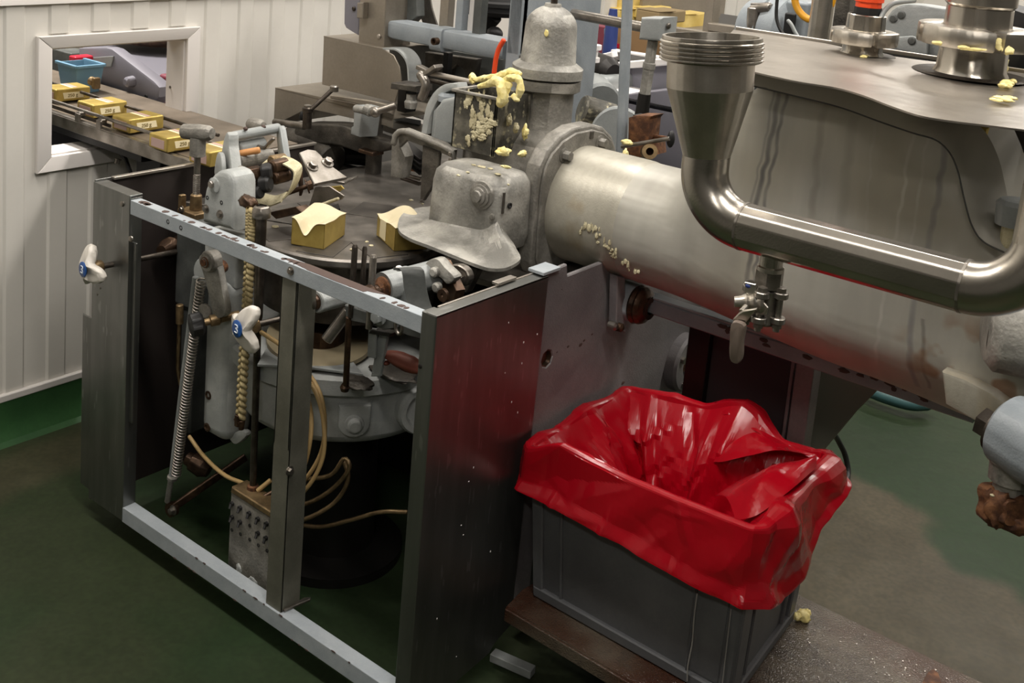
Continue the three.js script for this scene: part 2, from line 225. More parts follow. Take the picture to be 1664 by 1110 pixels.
M.rope = std({ color: 0xffffff, roughness: 0.85, map: mottle([142, 126, 88], [190, 174, 130], 78, { f: 12, rep: 12, fine: 0.4 }) });
M.hose = std({ color: 0xb89a68, roughness: 0.45 });
M.crate = std({ color: 0xffffff, roughness: 0.48, map: mottle([84, 85, 87], [100, 101, 102], 79, { f: 5, rep: 3, fine: 0.25 }), bumpMap: bumpFine, bumpScale: 0.0002 });
M.scratch = std({ color: 0x96948f, roughness: 0.7 });
M.redFilm = phy({ color: 0xae0419, roughness: 0.24, transmission: 0.15, thickness: 0, ior: 1.5, side: THREE.DoubleSide, bumpMap: bump(88, 10, 5), bumpScale: 0.0004 });
M.plate = phy({ color: 0xffffff, metalness: 0, specularIntensity: 1, roughness: 0.18, map: tex(512, (u, v) => { let c = mix3([72, 63, 53], [100, 90, 78], pf(u, v, 8, 8, 81)); c = mix3(c, [54, 27, 16], clamp((pf(u + 0.2, v, 3, 3, 82) - 0.42) * 3.4, 0, 0.8)); return mix3(c, [70, 62, 54], clamp((pf(u, v, 22, 22, 83) - 0.56) * 4, 0, 0.5)); }, { rep: 1.7 }), bumpMap: bump(84, 128, 5, 512), bumpScale: 0.0012 });
M.pvc = std({ color: 0xffffff, roughness: 0.4, map: mottle([206, 202, 194], [216, 212, 204], 85, { f: 4, rep: 1.2, fine: 0.12 }) });
M.dullWall = std({ color: 0x6f6d69, roughness: 0.7 });
M.pvcTrim = std({ color: 0xd2cdc8, roughness: 0.42 });
M.cove = std({ color: 0xffffff, roughness: 0.4, map: mottle([34, 66, 36], [52, 88, 50], 86, { f: 5, rep: 2 }) });
M.ceil = std({ color: 0xc9c6be, roughness: 0.8 });
M.belt = std({ color: 0xffffff, metalness: 0.5, roughness: 0.45, map: mottle([100, 90, 78], [134, 122, 108], 87, { f: 5, rep: 3, fine: 0.25 }) });
M.orange = std({ color: 0xe2491c, roughness: 0.45 });
M.yellowCable = std({ color: 0xd99a1e, roughness: 0.45 });
M.purpleGrey = std({ color: 0x74727a, roughness: 0.45 });
M.maroon = std({ color: 0x6e2a38, roughness: 0.6 });
M.navy = std({ color: 0x24356e, roughness: 0.5 });
M.red = std({ color: 0xb31c33, roughness: 0.4 });
M.white = std({ color: 0xe6e2df, roughness: 0.45 });
M.cardYellow = std({ color: 0xffffff, roughness: 0.6, map: mottle([196, 168, 84], [222, 198, 122], 89, { f: 4, rep: 5 }) });
M.wood = std({ color: 0xb9824c, roughness: 0.6 });
M.glow = std({ color: 0xffffff, emissive: 0xfff3e2, emissiveIntensity: 2.2, roughness: 0.6 });

// floor: green resin, worn to a grey-brown screed in patches, damp
const FLOOR = { x0: -3.4, z0: -5.0, s: 6.4 };
const wornAt = (x, z) => {
  let k = sm(0.47, 0.6, fbm3(x * 1.6, z * 1.6, 1, 91, 4)) * 0.35;
  const q = (x + 0.62) * 0.86 + (z + 2.33) * 0.5, r = -(x + 0.62) * 0.5 + (z + 2.33) * 0.86;   // bare strip beside the platform
  const n = (fbm3(x * 5, z * 5, 2, 92, 4) - 0.5) * 0.16;
  k = Math.max(k, sm(0.27, 0.22, Math.abs(r + n + 0.02)) * sm(-0.75, -0.6, q));
  k = Math.max(k, sm(0.16, 0.04, Math.abs(x + 2.3 + n * 0.6)) * sm(-1.9, -1.5, z) * 0.75);   // scuffed strip along the wall
  return k;
};
const floorMap = tex(1536, (u, v) => {
  const x = FLOOR.x0 + u * FLOOR.s, z = FLOOR.z0 + v * FLOOR.s;
  let c = mix3([34, 50, 29], [43, 57, 37], clamp((fbm3(x * 2.2, z * 2.2, 3, 93, 4) - 0.5) * 2 + 0.5, 0, 1));
  c = mix3(c, [52, 48, 35], clamp((fbm3(x * 1.1, z * 1.1, 5, 95, 3) - 0.42) * 2.6, 0, 0.75));
  c = mix3(c, mix3([66, 60, 46], [82, 75, 60], fbm3(x * 14, z * 14, 4, 96, 3)), wornAt(x, z));
  return mix3(c, [28, 31, 24], (vnoise(x * 160, z * 160, 0, 97) - 0.5) * 0.3 + 0.1);
});
floorMap.wrapS = floorMap.wrapT = THREE.MirroredRepeatWrapping;
M.floor = phy({ color: 0xffffff, roughness: 0.5, specularIntensity: 0.2, map: floorMap, bumpMap: bump(98, 60, 3, 512), bumpScale: 0.0015, roughnessMap: tex(512, (u, v) => 0.62 + pf(u, v, 7, 7, 99) * 0.8, { color: false, rep: 1.4 }) });
// ================= the room =================
const floorG = boxAB(-7, 3.2, -0.12, 0, -7.6, 3.0, 0);
{ const g = fin(floorG), p = g.attributes.position, uv = g.attributes.uv; for (let i = 0; i < p.count; i++) uv.setXY(i, (p.getX(i) - FLOOR.x0) / FLOOR.s, (p.getZ(i) - FLOOR.z0) / FLOOR.s); g.userData.keepUv = true; struct('floor', g, M.floor); }
struct('ceiling', boxAB(-7, 3.2, CEIL, CEIL + 0.12, -7.6, 3.0, 0), M.ceil);
struct('wall_back', boxAB(-7, 3.2, 0, CEIL, -7.6, -7.45, 0), M.pvc);
struct('wall_front', boxAB(-7, 3.2, 0, CEIL, 2.85, 3.0, 0), M.dullWall);
struct('wall_right', boxAB(3.05, 3.2, 0, CEIL, -7.6, 3.0, 0), M.dullWall);
struct('wall_far_left', boxAB(-7, -6.85, 0, CEIL, -7.6, 3.0, 0), M.pvc);
// left wall with its pass-through; core with thickness, sheet ribs on the room side
const WX = -2.45, WT = 0.066, OZ0 = -1.845, OZ1 = -1.462, OY0 = 0.688, OY1 = 0.947;
const wl = structGroup('wall_left');
part(wl, 'core', [boxAB(WX - WT, WX, 0, CEIL, -7.45, OZ0, 0), boxAB(WX - WT, WX, 0, CEIL, OZ1, 2.85, 0), boxAB(WX - WT, WX, 0, OY0, OZ0, OZ1, 0), boxAB(WX - WT, WX, OY1, CEIL, OZ0, OZ1, 0)], M.pvc);
{
  const ribG = (y0, y1, w) => slab([V(0, y0, -w / 2), V(0.0045, y0, -w / 2 + 0.006), V(0.0045, y0, w / 2 - 0.006), V(0, y0, w / 2)], V(0, 1, 0), y1 - y0, 0);
  const mk = (y0, y1) => { const g = fin(ribG(y0, y1, 0.055)); return g; };
  const full = mk(0.1, 1.052), upper = mk(1.077, CEIL), above = mk(OY1 + 0.034, 1.052), below = mk(0.1, OY0 - 0.037);
  const rib = (g, z) => { const o = new THREE.Mesh(g, M.pvc); o.castShadow = o.receiveShadow = true; o.position.set(WX, 0, z); o.name = 'cladding_rib'; wl.add(o); };
  for (let i = 0; i < 42; i++) {
    const z = -1.262 - 0.1115 * i;
    if (z > OZ0 - 0.06 && z < OZ1 + 0.06) { rib(above, z); rib(below, z); } else rib(full, z);
  }
  for (let i = -6; i < 12; i++) rib(upper, -1.262 - 0.1115 * i);
}
struct('trim_1', slab([V(WX, 1.052, -7.4), V(WX + 0.012, 1.052, -7.4), V(WX + 0.012, 1.056, -7.4), V(WX + 0.004, 1.08, -7.4), V(WX, 1.08, -7.4)], V(0, 0, 1), 10.2, 0.0005), M.pvcTrim);
// coved green skirting with a pale bead above it
struct('baseboard_left', slab([V(WX, 0, -7.4), V(WX + 0.045, 0, -7.4), V(WX + 0.03, 0.008, -7.4), V(WX + 0.018, 0.03, -7.4), V(WX + 0.013, 0.06, -7.4), V(WX + 0.012, 0.1, -7.4), V(WX, 0.1, -7.4)], V(0, 0, 1), 10.2, 0), M.cove);
struct('trim_2', boxAB(WX, WX + 0.014, 0.1, 0.118, -7.4, 2.8, 0.003), M.pvcTrim);
{
  const w = structGroup('window_1'), a = [OZ1, OZ0, OY0, OY1], t = 0.037, d = 0.014;
  const quad = (p, n) => slab(p.map(([z, y]) => V(WX, y, z)), V(1, 0, 0), d, 0.003);
  part(w, 'frame_top', quad([[OZ1 + t, OY1 + 0.03], [OZ0 - 0.04, OY1 + 0.03], [OZ0, OY1], [OZ1, OY1]]), M.pvcTrim);
  part(w, 'frame_bottom', quad([[OZ1 + t, OY0 - t], [OZ1, OY0], [OZ0, OY0], [OZ0 - 0.04, OY0 - t]]), M.pvcTrim);
  part(w, 'frame_side', quad([[OZ1 + t, OY0 - t], [OZ1 + t, OY1 + 0.03], [OZ1, OY1], [OZ1, OY0]]), M.pvcTrim);
  part(w, 'frame_side', quad([[OZ0 - 0.04, OY0 - t], [OZ0, OY0], [OZ0, OY1], [OZ0 - 0.04, OY1 + 0.03]]), M.pvcTrim);
  part(w, 'sill', boxAB(WX - WT - 0.004, WX + 0.002, OY0 - 0.004, OY0 + 0.004, OZ0, OZ1, 0.001), M.pvcTrim);
  part(w, 'jamb', boxAB(WX - WT - 0.004, WX + 0.002, OY0, OY1, OZ0 - 0.004, OZ0 + 0.004, 0.001), M.pvcTrim);
  part(w, 'jamb', boxAB(WX - WT - 0.004, WX + 0.002, OY0, OY1, OZ1 - 0.004, OZ1 + 0.004, 0.001), M.pvcTrim);
  part(w, 'head', boxAB(WX - WT - 0.004, WX + 0.002, OY1 - 0.004, OY1 + 0.004, OZ0, OZ1, 0.001), M.pvcTrim);
  part(w, 'screw', screwHead(V(WX - 0.05, 0.81, OZ0 + 0.004), V(0, 0, 1), 0.004), M.steel);
}
// ceiling lamps (out of the frame, they light the room)
LAMPS.forEach(([x, z, L, w, I], i) => {
  const t = thing('ceiling_lamp', 'long white ceiling batten lamp with a glowing diffuser', 'lamp', V(x, CEIL - 0.09, z), { group: 'ceiling batten lamps' });
  part(t, 'housing', boxAB(x - L / 2 - 0.03, x + L / 2 + 0.03, CEIL - 0.05, CEIL - 0.001, z - w / 2 - 0.02, z + w / 2 + 0.02, 0.006), M.white);
  part(t, 'diffuser', boxAB(x - L / 2, x + L / 2, CEIL - 0.085, CEIL - 0.05, z - w / 2, z + w / 2, 0.008), M.glow);
  const l = new THREE.RectAreaLight(0xfffaf4, I, L, w); l.position.set(x, CEIL - 0.092, z); l.rotation.x = -Math.PI / 2; scene.add(l);
});
// ================= guard frame round the filling machine =================
const ZF = -1.3, XL = -2.011, XR = -1.082;
const gd = thing('machine_guard', 'open steel guard frame with blue-grey rails and dull sheet side panels around the rotary filler', 'machine guard', V(-1.55, 0.045, -1.45));
{
  const lp = part(gd, 'left_panel', [
    boxAB(XL, -1.885, 0.052, 0.751, ZF - 0.004, ZF, 0.001),
    boxAB(XL, XL + 0.003, 0.048, 0.755, -1.9, ZF - 0.002, 0.001),
    boxAB(XL, -1.885, 0.747, 0.751, ZF - 0.03, ZF - 0.002, 0.001),
    boxAB(-1.889, -1.885, 0.05, 0.745, ZF - 0.03, ZF - 0.002, 0.001)], M.guard, 'dull grey sheet panel on the left');
  part(lp, 'edge_strip', boxAB(XL + 0.002, XL + 0.014, 0.751, 0.757, -1.9, ZF - 0.04, 0.001), M.guardEdge);
  part(lp, 'shade_liner', boxAB(XL + 0.003, XL + 0.006, 0.05, 0.75, -1.9, ZF - 0.006, 0.0005), M.shadeBrown);  // dark liner added so the panel's inside looks shaded
  part(lp, 'lower_sheet', slab([V(-2.062, 0.06, 0), V(-2.062, 0.449, 0), V(-1.9, 0.449, 0), V(-1.9, 0.05, 0)].map((p) => p.setZ(ZF - 0.012)), V(0, 0, -1), 0.004), M.guard);
  part(lp, 'joint_strip', boxAB(-1.8855, -1.872, 0.272, 0.655, ZF - 0.012, ZF - 0.008, 0.001), M.guard);
  for (const [u, v] of [[199, 331], [213, 388]]) part(lp, 'screw', screwHead(at(u, v, 'z', ZF), V(0, 0, 1), 0.006), M.steel);
  for (const [u, v] of [[163, 468], [158, 478]]) part(lp, 'screw', screwHead(at(u, v, 'z', ZF), V(0, 0, 1), 0.0025), M.steel);

  const tr = part(gd, 'top_rail', [boxAB(-1.883, -1.112, 0.714, 0.743, ZF - 0.003, ZF, 0.0012), boxAB(-1.883, -1.112, 0.74, 0.743, ZF - 0.024, ZF - 0.001, 0.001)], M.railPaint, 'blue-grey painted angle rail, paint chipped along the top');
  reseed(5);
  const chip = (x0, x1, z0, z1, top) => { const n = 9, pts = []; for (let i = 0; i < n; i++) { const a = i / n * Math.PI * 2, k = 0.75 + rnd() * 0.5; pts.push(V((x0 + x1) / 2 + Math.cos(a) * k * (x1 - x0) / 2, top, clamp((z0 + z1) / 2 + Math.sin(a) * k * (z1 - z0) / 2, ZF - 0.0235, ZF - 0.0012))); } return slab(pts, V(0, 1, 0), 0.0007, 0); };
  const ch = []; for (let i = 0; i < 34; i++) { const x = -1.87 + 0.75 * rnd(), w = 0.004 + rnd() * 0.012; ch.push(chip(x, x + w, ZF - 0.006 - rnd() * 0.012, ZF - 0.001, 0.7428)); }
  part(tr, 'bare_patch', mergeGeometries([...ch, chip(-1.868, -1.835, ZF - 0.02, ZF - 0.003, 0.7428), chip(-1.46, -1.2, ZF - 0.026, ZF - 0.0005, 0.7428), chip(-1.41, -1.235, ZF - 0.028, ZF + 0.0005, 0.7429)].map((g) => fin(g))), M.chip);
  for (const [u, v] of [[273, 360], [294, 370]]) { const p = at(u, v, 'z', ZF); part(tr, 'hole', turn(p.clone().setZ(ZF - 0.002), V(0, 0, 1), [[0, 0], [0, 0.0045], [0.0025, 0.0045], [0.0022, 0.003], [0.001, 0.0001]], 16), M.black); }
  part(tr, 'screw', hexBolt(at(473, 440, 'z', ZF), V(0, 0, 1), 0.005, 0.004), M.steel);

  const br = part(gd, 'bottom_rail', [boxAB(-1.888, -1.112, 0.05, 0.083, ZF - 0.003, ZF, 0.0012), boxAB(-1.888, -1.112, 0.08, 0.083, ZF - 0.03, ZF - 0.001, 0.001)], M.railPaint, 'blue-grey painted bottom angle rail with worn edges');
  reseed(9); const cb = []; for (let i = 0; i < 16; i++) { const x = -1.85 + 0.72 * rnd(), w = 0.002 + rnd() * 0.005, y = rnd() > 0.4 ? 0.0825 : 0.0505; cb.push(fin(lump(V(x, y, ZF), w, 0.0016, 0.001, i, 0.4, 1))); }
  part(br, 'bare_patch', mergeGeometries(cb), M.chip);

  const po = part(gd, 'centre_post', [boxAB(-1.441, -1.4, 0.083, 0.72, ZF - 0.008, ZF - 0.004, 0.001), boxAB(-1.404, -1.4, 0.083, 0.72, ZF - 0.05, ZF - 0.004, 0.001), boxAB(-1.441, -1.437, 0.083, 0.72, ZF - 0.05, ZF - 0.004, 0.001)], M.postSteel, 'upright channel post in the middle of the front');
  part(po, 'foot', slab([V(-1.4, 0.083, -1.31), V(-1.4, 0.083, -1.36), V(-1.392, 0.1, -1.37), V(-1.388, 0.1, -1.365), V(-1.396, 0.088, -1.31)], V(0, 1, 0), 0.006), M.steel);
  part(po, 'bolt', hexBolt(at(470, 765, 'x', -1.4), V(1, 0, 0), 0.006, 0.005), M.steel);

  // right panel: folded sheet with a rounded lower corner
  const XO = XR;
  const rp = part(gd, 'right_panel', [
    slab([V(XO, 0.046, ZF), V(XO, 0.752, ZF), V(XO, 0.752, -1.592), V(XO, 0.09, -1.575), V(XO, 0.075, -1.53), V(XO, 0.062, -1.515), V(XO, 0.05, -1.4)].map((p) => p.setX(XO - 0.004)), V(1, 0, 0), 0.004, 0.001),
    boxAB(XO - 0.022, XO, 0.748, 0.7525, -1.592, ZF, 0.0012)], M.guard, 'dull sheet side panel facing the red-lined crate');
  part(rp, 'front_flange', boxAB(-1.113, XO - 0.0005, 0.03, 0.7518, ZF - 0.028, ZF + 0.0005, 0.002), M.guard);
  part(rp, 'inner_lip', boxAB(XO - 0.026, XO - 0.022, 0.735, 0.754, -1.592, ZF - 0.03, 0.001), M.guardEdge);
  part(rp, 'clip', box(V(-1.108, 0.757, -1.5), 0.014, 0.005, 0.05, 0.001), M.guardEdge);
  part(rp, 'clip', box(V(-1.098, 0.758, -1.6), 0.034, 0.006, 0.05, 0.001), M.railPaint);
  part(rp, 'screw', screwHead(at(683, 595, 'z', ZF), V(0, 0, 1), 0.004), M.blackSteel);
  reseed(31); const sp = []; for (let i = 0; i < 14; i++) { const y = 0.1 + rnd() * 0.62, z = -1.31 - rnd() * 0.27; sp.push(fin(lump(V(XO, y, z), 0.0007, 0.0009 + rnd() * 0.0016, 0.0007 + rnd() * 0.001, i, 0.3, 1))); }
  part(rp, 'splash', mergeGeometries(sp), M.white).userData.kind = 'stuff';
}
// grey painted machine side behind the right panel
const ms = thing('side_plate', 'brown-grey painted side plate of the machine behind the red bag, with a bearing hole', 'machine panel', V(XR - 0.01, 0.02, -1.8));
{
  const o = V(XR, 0, 0), X = V(1, 0, 0), q = (l) => l.map(([u, v]) => at(u, v, 'x', XR - 0.002));
  const edge = q([[892, 447], [929, 431]]);
  part(ms, 'upper_plate', slab([V(0, 0.755, -1.59), V(0, 0.757, -1.655), V(0, 0.735, -1.66), V(0, 0.74, -2.3), V(0, 0.33, -2.3), V(0, 0.36, -2.1), V(0, 0.428, -1.93), V(0, 0.405, -1.86), V(0, 0.33, -1.72), V(0, 0.33, -1.64), V(0, 0.08, -1.632), V(0, 0.08, -1.585), V(0, 0.3, -1.582), V(0, 0.5, -1.588), V(0, 0.56, -1.573), V(0, 0.6, -1.58)].map((p) => p.setX(XR - 0.006)), V(-1, 0, 0), 0.01, 0.002, [[at(889, 583, 'x', XR - 0.006), 0.0165]]), M.machinePaint);
  part(ms, 'shade_liner', slab([V(0, 0.73, -1.66), V(0, 0.73, -2.3), V(0, 0.43, -2.3), V(0, 0.42, -1.95)].map((p) => p.setX(XR - 0.0165)), V(-1, 0, 0), 0.002, 0), M.shadeBrown);  // dark liner, shade put into the colour behind the plate
  const c = at(889, 583, 'x', XR - 0.006);
  part(ms, 'hole_plug', turn(c.clone().setX(XR - 0.02), X, [[0, 0], [0, 0.0175], [0.012, 0.0175], [0.012, 0.014], [0.006, 0.012], [0.006, 0.0001]], 24), M.bronzeDark);
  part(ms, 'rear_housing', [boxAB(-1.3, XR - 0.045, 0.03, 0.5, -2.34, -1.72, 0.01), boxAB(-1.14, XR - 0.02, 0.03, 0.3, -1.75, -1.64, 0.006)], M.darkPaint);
  reseed(3); const sc = []; for (const [u, v, s] of [[905, 572, 3], [923, 563, 5], [943, 560, 7], [949, 553, 5], [962, 543, 4], [1012, 622, 7], [913, 470, 2]]) { const p = at(u, v, 'x', XR - 0.0062); sc.push(fin(lump(p, 0.0008, pxm(p, s) * 0.45, pxm(p, s) * 0.8, s, 0.4, 1))); }
  part(ms, 'bare_patch', mergeGeometries(sc), M.chip);
  // round inspection flange low on the machine
  const f = at(1104, 586, 'x', XR - 0.006), fl = part(ms, 'round_flange', turn(f, X, [[0, 0], [0, 0.062], [0.02, 0.062], [0.026, 0.057], [0.026, 0.03], [0.006, 0.026], [0.006, 0.0001]], 36), M.machinePaint);
  for (let i = 0; i < 4; i++) { const a = i * Math.PI / 2 + 0.5; part(fl, 'bolt', hexBolt(f.clone().add(V(0.026, Math.sin(a) * 0.044, Math.cos(a) * 0.044)), X, 0.008, 0.007, false), M.steel); }
  part(fl, 'boss', turn(f, X, [[0, 0], [0, 0.022], [0.014, 0.02], [0.02, 0.012], [0.022, 0.0001]], 20), M.rust);
}
// ================= rotary table and the works inside the guard =================
const TC = V(-1.585, 0, -1.61), TY = 0.705, UPV = V(0, 1, 0), FWD = V(0, 0, 1), XV = V(1, 0, 0);
const tt = thing('rotary_table', 'round steel indexing table carrying two open gold butter cartons', 'turntable', V(TC.x, 0.56, TC.z));
part(tt, 'disc', turn(V(TC.x, TY - 0.018, TC.z), UPV, [[0, 0], [0, 0.196], [0.004, 0.2], [0.014, 0.2], [0.018, 0.196], [0.018, 0]], 96), M.table);
part(tt, 'drum', turn(V(TC.x, 0.57, TC.z), UPV, [[0, 0.05], [0, 0.18], [0.117, 0.18], [0.117, 0.05]], 72), M.steelDark);
for (let i = 0; i < 8; i++) { const a = i * Math.PI / 4 + 0.35, c = V(TC.x + Math.cos(a) * 0.135, TY + 0.0006, TC.z + Math.sin(a) * 0.135); part(tt, 'pocket_plate', box(c, 0.1, 0.0016, 0.075, 0.0006, new THREE.Quaternion().setFromAxisAngle(UPV, -a)), M.tableDark); }
single('rear_table_plate', 'dark flat steel table plate behind the rotary table', 'table plate', slab([V(-1.98, 0.682, -1.5), V(-1.76, 0.682, -1.62), V(-1.38, 0.682, -1.62), V(-1.15, 0.682, -1.66), V(-1.15, 0.682, -2.32), V(-1.98, 0.682, -2.32)], V(0, -1, 0), 0.012), M.table);

const gb = thing('gear_housing', 'pale grey cast round gear housing with a wide ring flange inside the guard', 'gearbox', V(TC.x, 0.05, TC.z));
const GR = (a, r, y) => V(TC.x + Math.cos(a) * r, y, TC.z + Math.sin(a) * r);
part(gb, 'ring_flange', turn(V(TC.x, 0.447, TC.z), UPV, [[0, 0.1], [0, 0.225], [0.006, 0.233], [0.036, 0.235], [0.043, 0.23], [0.045, 0.1]], 80), M.whitePaint);
part(gb, 'body', turn(V(TC.x, 0.33, TC.z), UPV, [[0, 0.08], [0, 0.17], [0.014, 0.2], [0.03, 0.212], [0.117, 0.216], [0.117, 0.08]], 80), M.whitePaint);
part(gb, 'pedestal', turn(V(TC.x, 0.0, TC.z), UPV, [[0, 0.15], [0.02, 0.15], [0.03, 0.09], [0.28, 0.085], [0.335, 0.15]], 48), M.blackSteel);  // coloured black to deepen the shade inside the guard
{
  const a = Math.atan2(0.150, 0.183), n = V(Math.cos(a), 0, Math.sin(a)), c = onP(575, 686, GR(a, 0.222, 0.4), n), s = V(-n.z, 0, n.x);
  const tab = []; for (let i = 0; i <= 12; i++) { const w = Math.PI + i / 12 * Math.PI; tab.push(c.clone().addScaledVector(s, Math.cos(w) * 0.03).addScaledVector(UPV, Math.sin(w) * 0.028)); } tab.push(c.clone().addScaledVector(s, 0.03).addScaledVector(UPV, 0.035), c.clone().addScaledVector(s, -0.03).addScaledVector(UPV, 0.035));
  const t = part(gb, 'boss', slab(tab.map((p) => p.addScaledVector(n, -0.02)), n, 0.026, 0.003), M.whitePaint);
  part(t, 'bolt', turn(c.clone().addScaledVector(n, 0.006), n, [[0, 0], [0, 0.0185], [0.004, 0.0175], [0.005, 0.0135], [0.013, 0.013], [0.016, 0.009], [0.0165, 0.0001]], 28), M.whitePaint);
  const a2 = 0.42, n2 = V(Math.cos(a2), 0, Math.sin(a2)), c2 = onP(676, 655, GR(a2, 0.2, 0.4), n2);
  part(gb, 'side_port', turn(c2, n2, [[0, 0], [0, 0.05], [0.03, 0.05], [0.036, 0.046], [0.036, 0.036], [0.02, 0.03], [0.02, 0.0001]], 36), M.whitePaint);
}
part(gb, 'dirt_heap', [lump(at(582, 622, 'y', 0.495), 0.03, 0.008, 0.022, 4, 0.5), lump(at(640, 606, 'y', 0.497), 0.05, 0.006, 0.03, 5, 0.5), lump(at(520, 560, 'y', 0.497), 0.05, 0.004, 0.03, 6, 0.5)], M.castDark);
part(gb, 'inner_plate', slab([[418, 596], [500, 600], [590, 612], [560, 575], [440, 556]].map(([u, v]) => at(u, v, 'y', 0.497)), UPV, 0.006), M.greyPaint);

const cam1 = thing('cam_plate', 'worn brass-coloured cam disc lying tilted under the rotary table', 'cam', V(-1.57, 0.53, -1.58));
{ const c = at(520, 555, 'z', -1.5), n = V(0.12, 1, 0.1).normalize(); part(cam1, 'disc', turn(c, n, [[0, 0], [0, 0.1], [0.003, 0.104], [0.012, 0.104], [0.014, 0.1], [0.014, 0]], 56), std({ color: 0x8f8369, metalness: 0.4, roughness: 0.5 })); part(cam1, 'hub', turn(c.clone().addScaledVector(n, 0.014), n, [[0, 0.05], [0.03, 0.045], [0.036, 0.03], [0.036, 0]], 32), M.bronzeDark); part(cam1, 'follower_arm', cyl(at(530, 553, 'z', -1.43), at(566, 505, 'z', -1.46), 0.011), M.steel); }

// guide pins standing beside the table
const pins = [[577, 397, 490, 5], [593, 400, 470, 4.2], [607, 414, 480, 6]];
pins.forEach(([u, v0, v1, r], i) => { const z = -1.36 - 0.012 * (i === 1), a = at(u, v0, 'z', z), b = V(a.x, a.y - 0.13, z); single('guide_pin', ['left tall thin steel guide pin in front of the rotary table', 'thinner steel guide pin just behind the tall one', 'short thick steel guide pin with a domed tip'][i], 'guide pin', turn(b, UPV, [[0, 0], [0, pxm(a, r)], [0.126, pxm(a, r)], [0.13, pxm(a, r) * 0.6], [0.1305, 0.0001]], 14), i === 2 ? M.steel : M.steelDark); });

// pivot roller with strap, right half
const pr = thing('pivot_roller', 'grey pivot tube with a rusty open end and a curved strap bracket', 'roller', at(640, 470, 'z', -1.4));
{
  const c = at(622, 468, 'z', -1.38), r = 0.027, B = V(0.13, 0.03, -1).normalize();
  part(pr, 'tube', turn(c, B, [[0.002, r * 0.72], [0, r], [0.055, r], [0.057, r * 0.93], [0.12, r * 0.93], [0.125, r * 0.7], [0.125, 0]], 30), M.greyPaint);
  part(pr, 'rusty_end', turn(c.clone().addScaledVector(B, -0.012), B, [[0, 0], [0, r * 0.35], [0.006, r * 0.5], [0.01, r * 0.72], [0.02, r * 0.74]], 24), M.rust);
  part(pr, 'spacer', turn(c.clone().addScaledVector(B, -0.035).addScaledVector(UPV, -0.004), B, [[0, 0], [0, 0.014], [0.01, 0.016], [0.016, 0.012], [0.026, 0.012]], 20), M.bronzeDark);
  part(pr, 'strap', sheet((s, t) => { const p = [[650, 438], [663, 441], [668, 470], [676, 500], [690, 522]], k = smoothOpen(p.map(([u, v], i) => at(u, v, 'z', -1.36 - (i < 2 ? 0 : 0.0))), 40), q = k[Math.round(s * 40)] ?? k[40]; return q.clone().add(V(0.03 * (t - 0.5), 0.006 * (t - 0.5), -0.02 * t)); }, 24, 3, 0.004), M.darkPaint);
  part(pr, 'web', slab([[632, 478], [660, 470], [672, 500], [684, 520], [640, 508]].map(([u, v]) => at(u, v, 'z', -1.4)), V(0, 0, -1), 0.012), M.greyPaint);
  part(pr, 'grease_nipple', lump(at(648, 436, 'z', -1.39), 0.006, 0.005, 0.006, 8, 0.2, 2), M.white);
}
const rl = thing('small_roller', 'short grey roller with a bronze end ring beneath the top rail', 'roller', at(530, 490, 'z', -1.36));
{ const c = at(513, 490, 'z', -1.36), B = V(0.05, -0.01, -1).normalize(); part(rl, 'barrel', turn(c, B, [[0, 0], [0, 0.019], [0.002, 0.021], [0.075, 0.021], [0.078, 0.016], [0.078, 0]], 28), M.whitePaint); part(rl, 'end_ring', turn(c.clone().addScaledVector(B, -0.01), B, [[0, 0], [0, 0.011], [0.003, 0.014], [0.01, 0.0145]], 24), M.bronzeDark); part(rl, 'end_cap', turn(c.clone().addScaledVector(B, -0.018), B, [[0, 0], [0, 0.012], [0.003, 0.014], [0.008, 0.014], [0.009, 0.009]], 24), M.steel); }

// slide block hanging under the rail, with its rod and flat bars
const sb = thing('slide_block', 'dull green-grey slide block with rod and flat bars hanging under the rail', 'slide block', at(620, 540, 'z', -1.4));
{
  const pl = (l, z, th, m, n = 'plate', label) => part(sb, n, slab(px(l, 'z', z), V(0, 0, -1), th, 0.0015), m, label);
  pl([[560, 495], [600, 508], [597, 527], [562, 520]], -1.36, 0.03, M.darkPaint);
  pl([[602, 506], [640, 520], [640, 534], [622, 536], [604, 528]], -1.365, 0.03, M.darkPaint, 'clamp_plate');
  part(sb, 'nut', hexBolt(at(617, 514, 'z', -1.362), FWD, 0.01, 0.01), M.greyPaint);
  pl([[640, 520], [690, 534], [688, 552], [664, 546], [640, 536]], -1.38, 0.04, M.darkPaint);
  pl([[598, 533], [611, 535], [609, 583], [596, 580]], -1.39, 0.006, M.greyPaint, 'flat_bar');
  pl([[602, 536], [636, 542], [632, 548], [598, 542]], -1.385, 0.02, M.blackSteel, 'cross_bar');
  pl([[615, 540], [630, 536], [617, 612], [602, 612]], -1.4, 0.008, M.greyPaint, 'flat_bar');
  part(sb, 'drop_rod', cyl(at(567, 515, 'z', -1.36), at(562, 628, 'z', -1.37), 0.0055), M.bronzeDark);
  part(sb, 'rod_end', turn(at(560, 636, 'z', -1.37), UPV, [[0, 0], [0.001, 0.007], [0.008, 0.009], [0.014, 0.006], [0.016, 0.004]], 16), M.bronzeDark);
  part(sb, 'hook', tube(px([[644, 518], [643, 534], [648, 543], [653, 538], [653, 525]], 'z', -1.362), 0.0028, 30, 8), M.steel);
  part(sb, 'copper_pad', [lump(at(662, 590, 'z', -1.42), 0.05, 0.012, 0.02, 12, 0.3), lump(at(628, 590, 'z', -1.41), 0.006, 0.004, 0.006, 13, 0.2, 2)], std({ color: 0x6b3526, roughness: 0.5, metalness: 0.3 }));
}
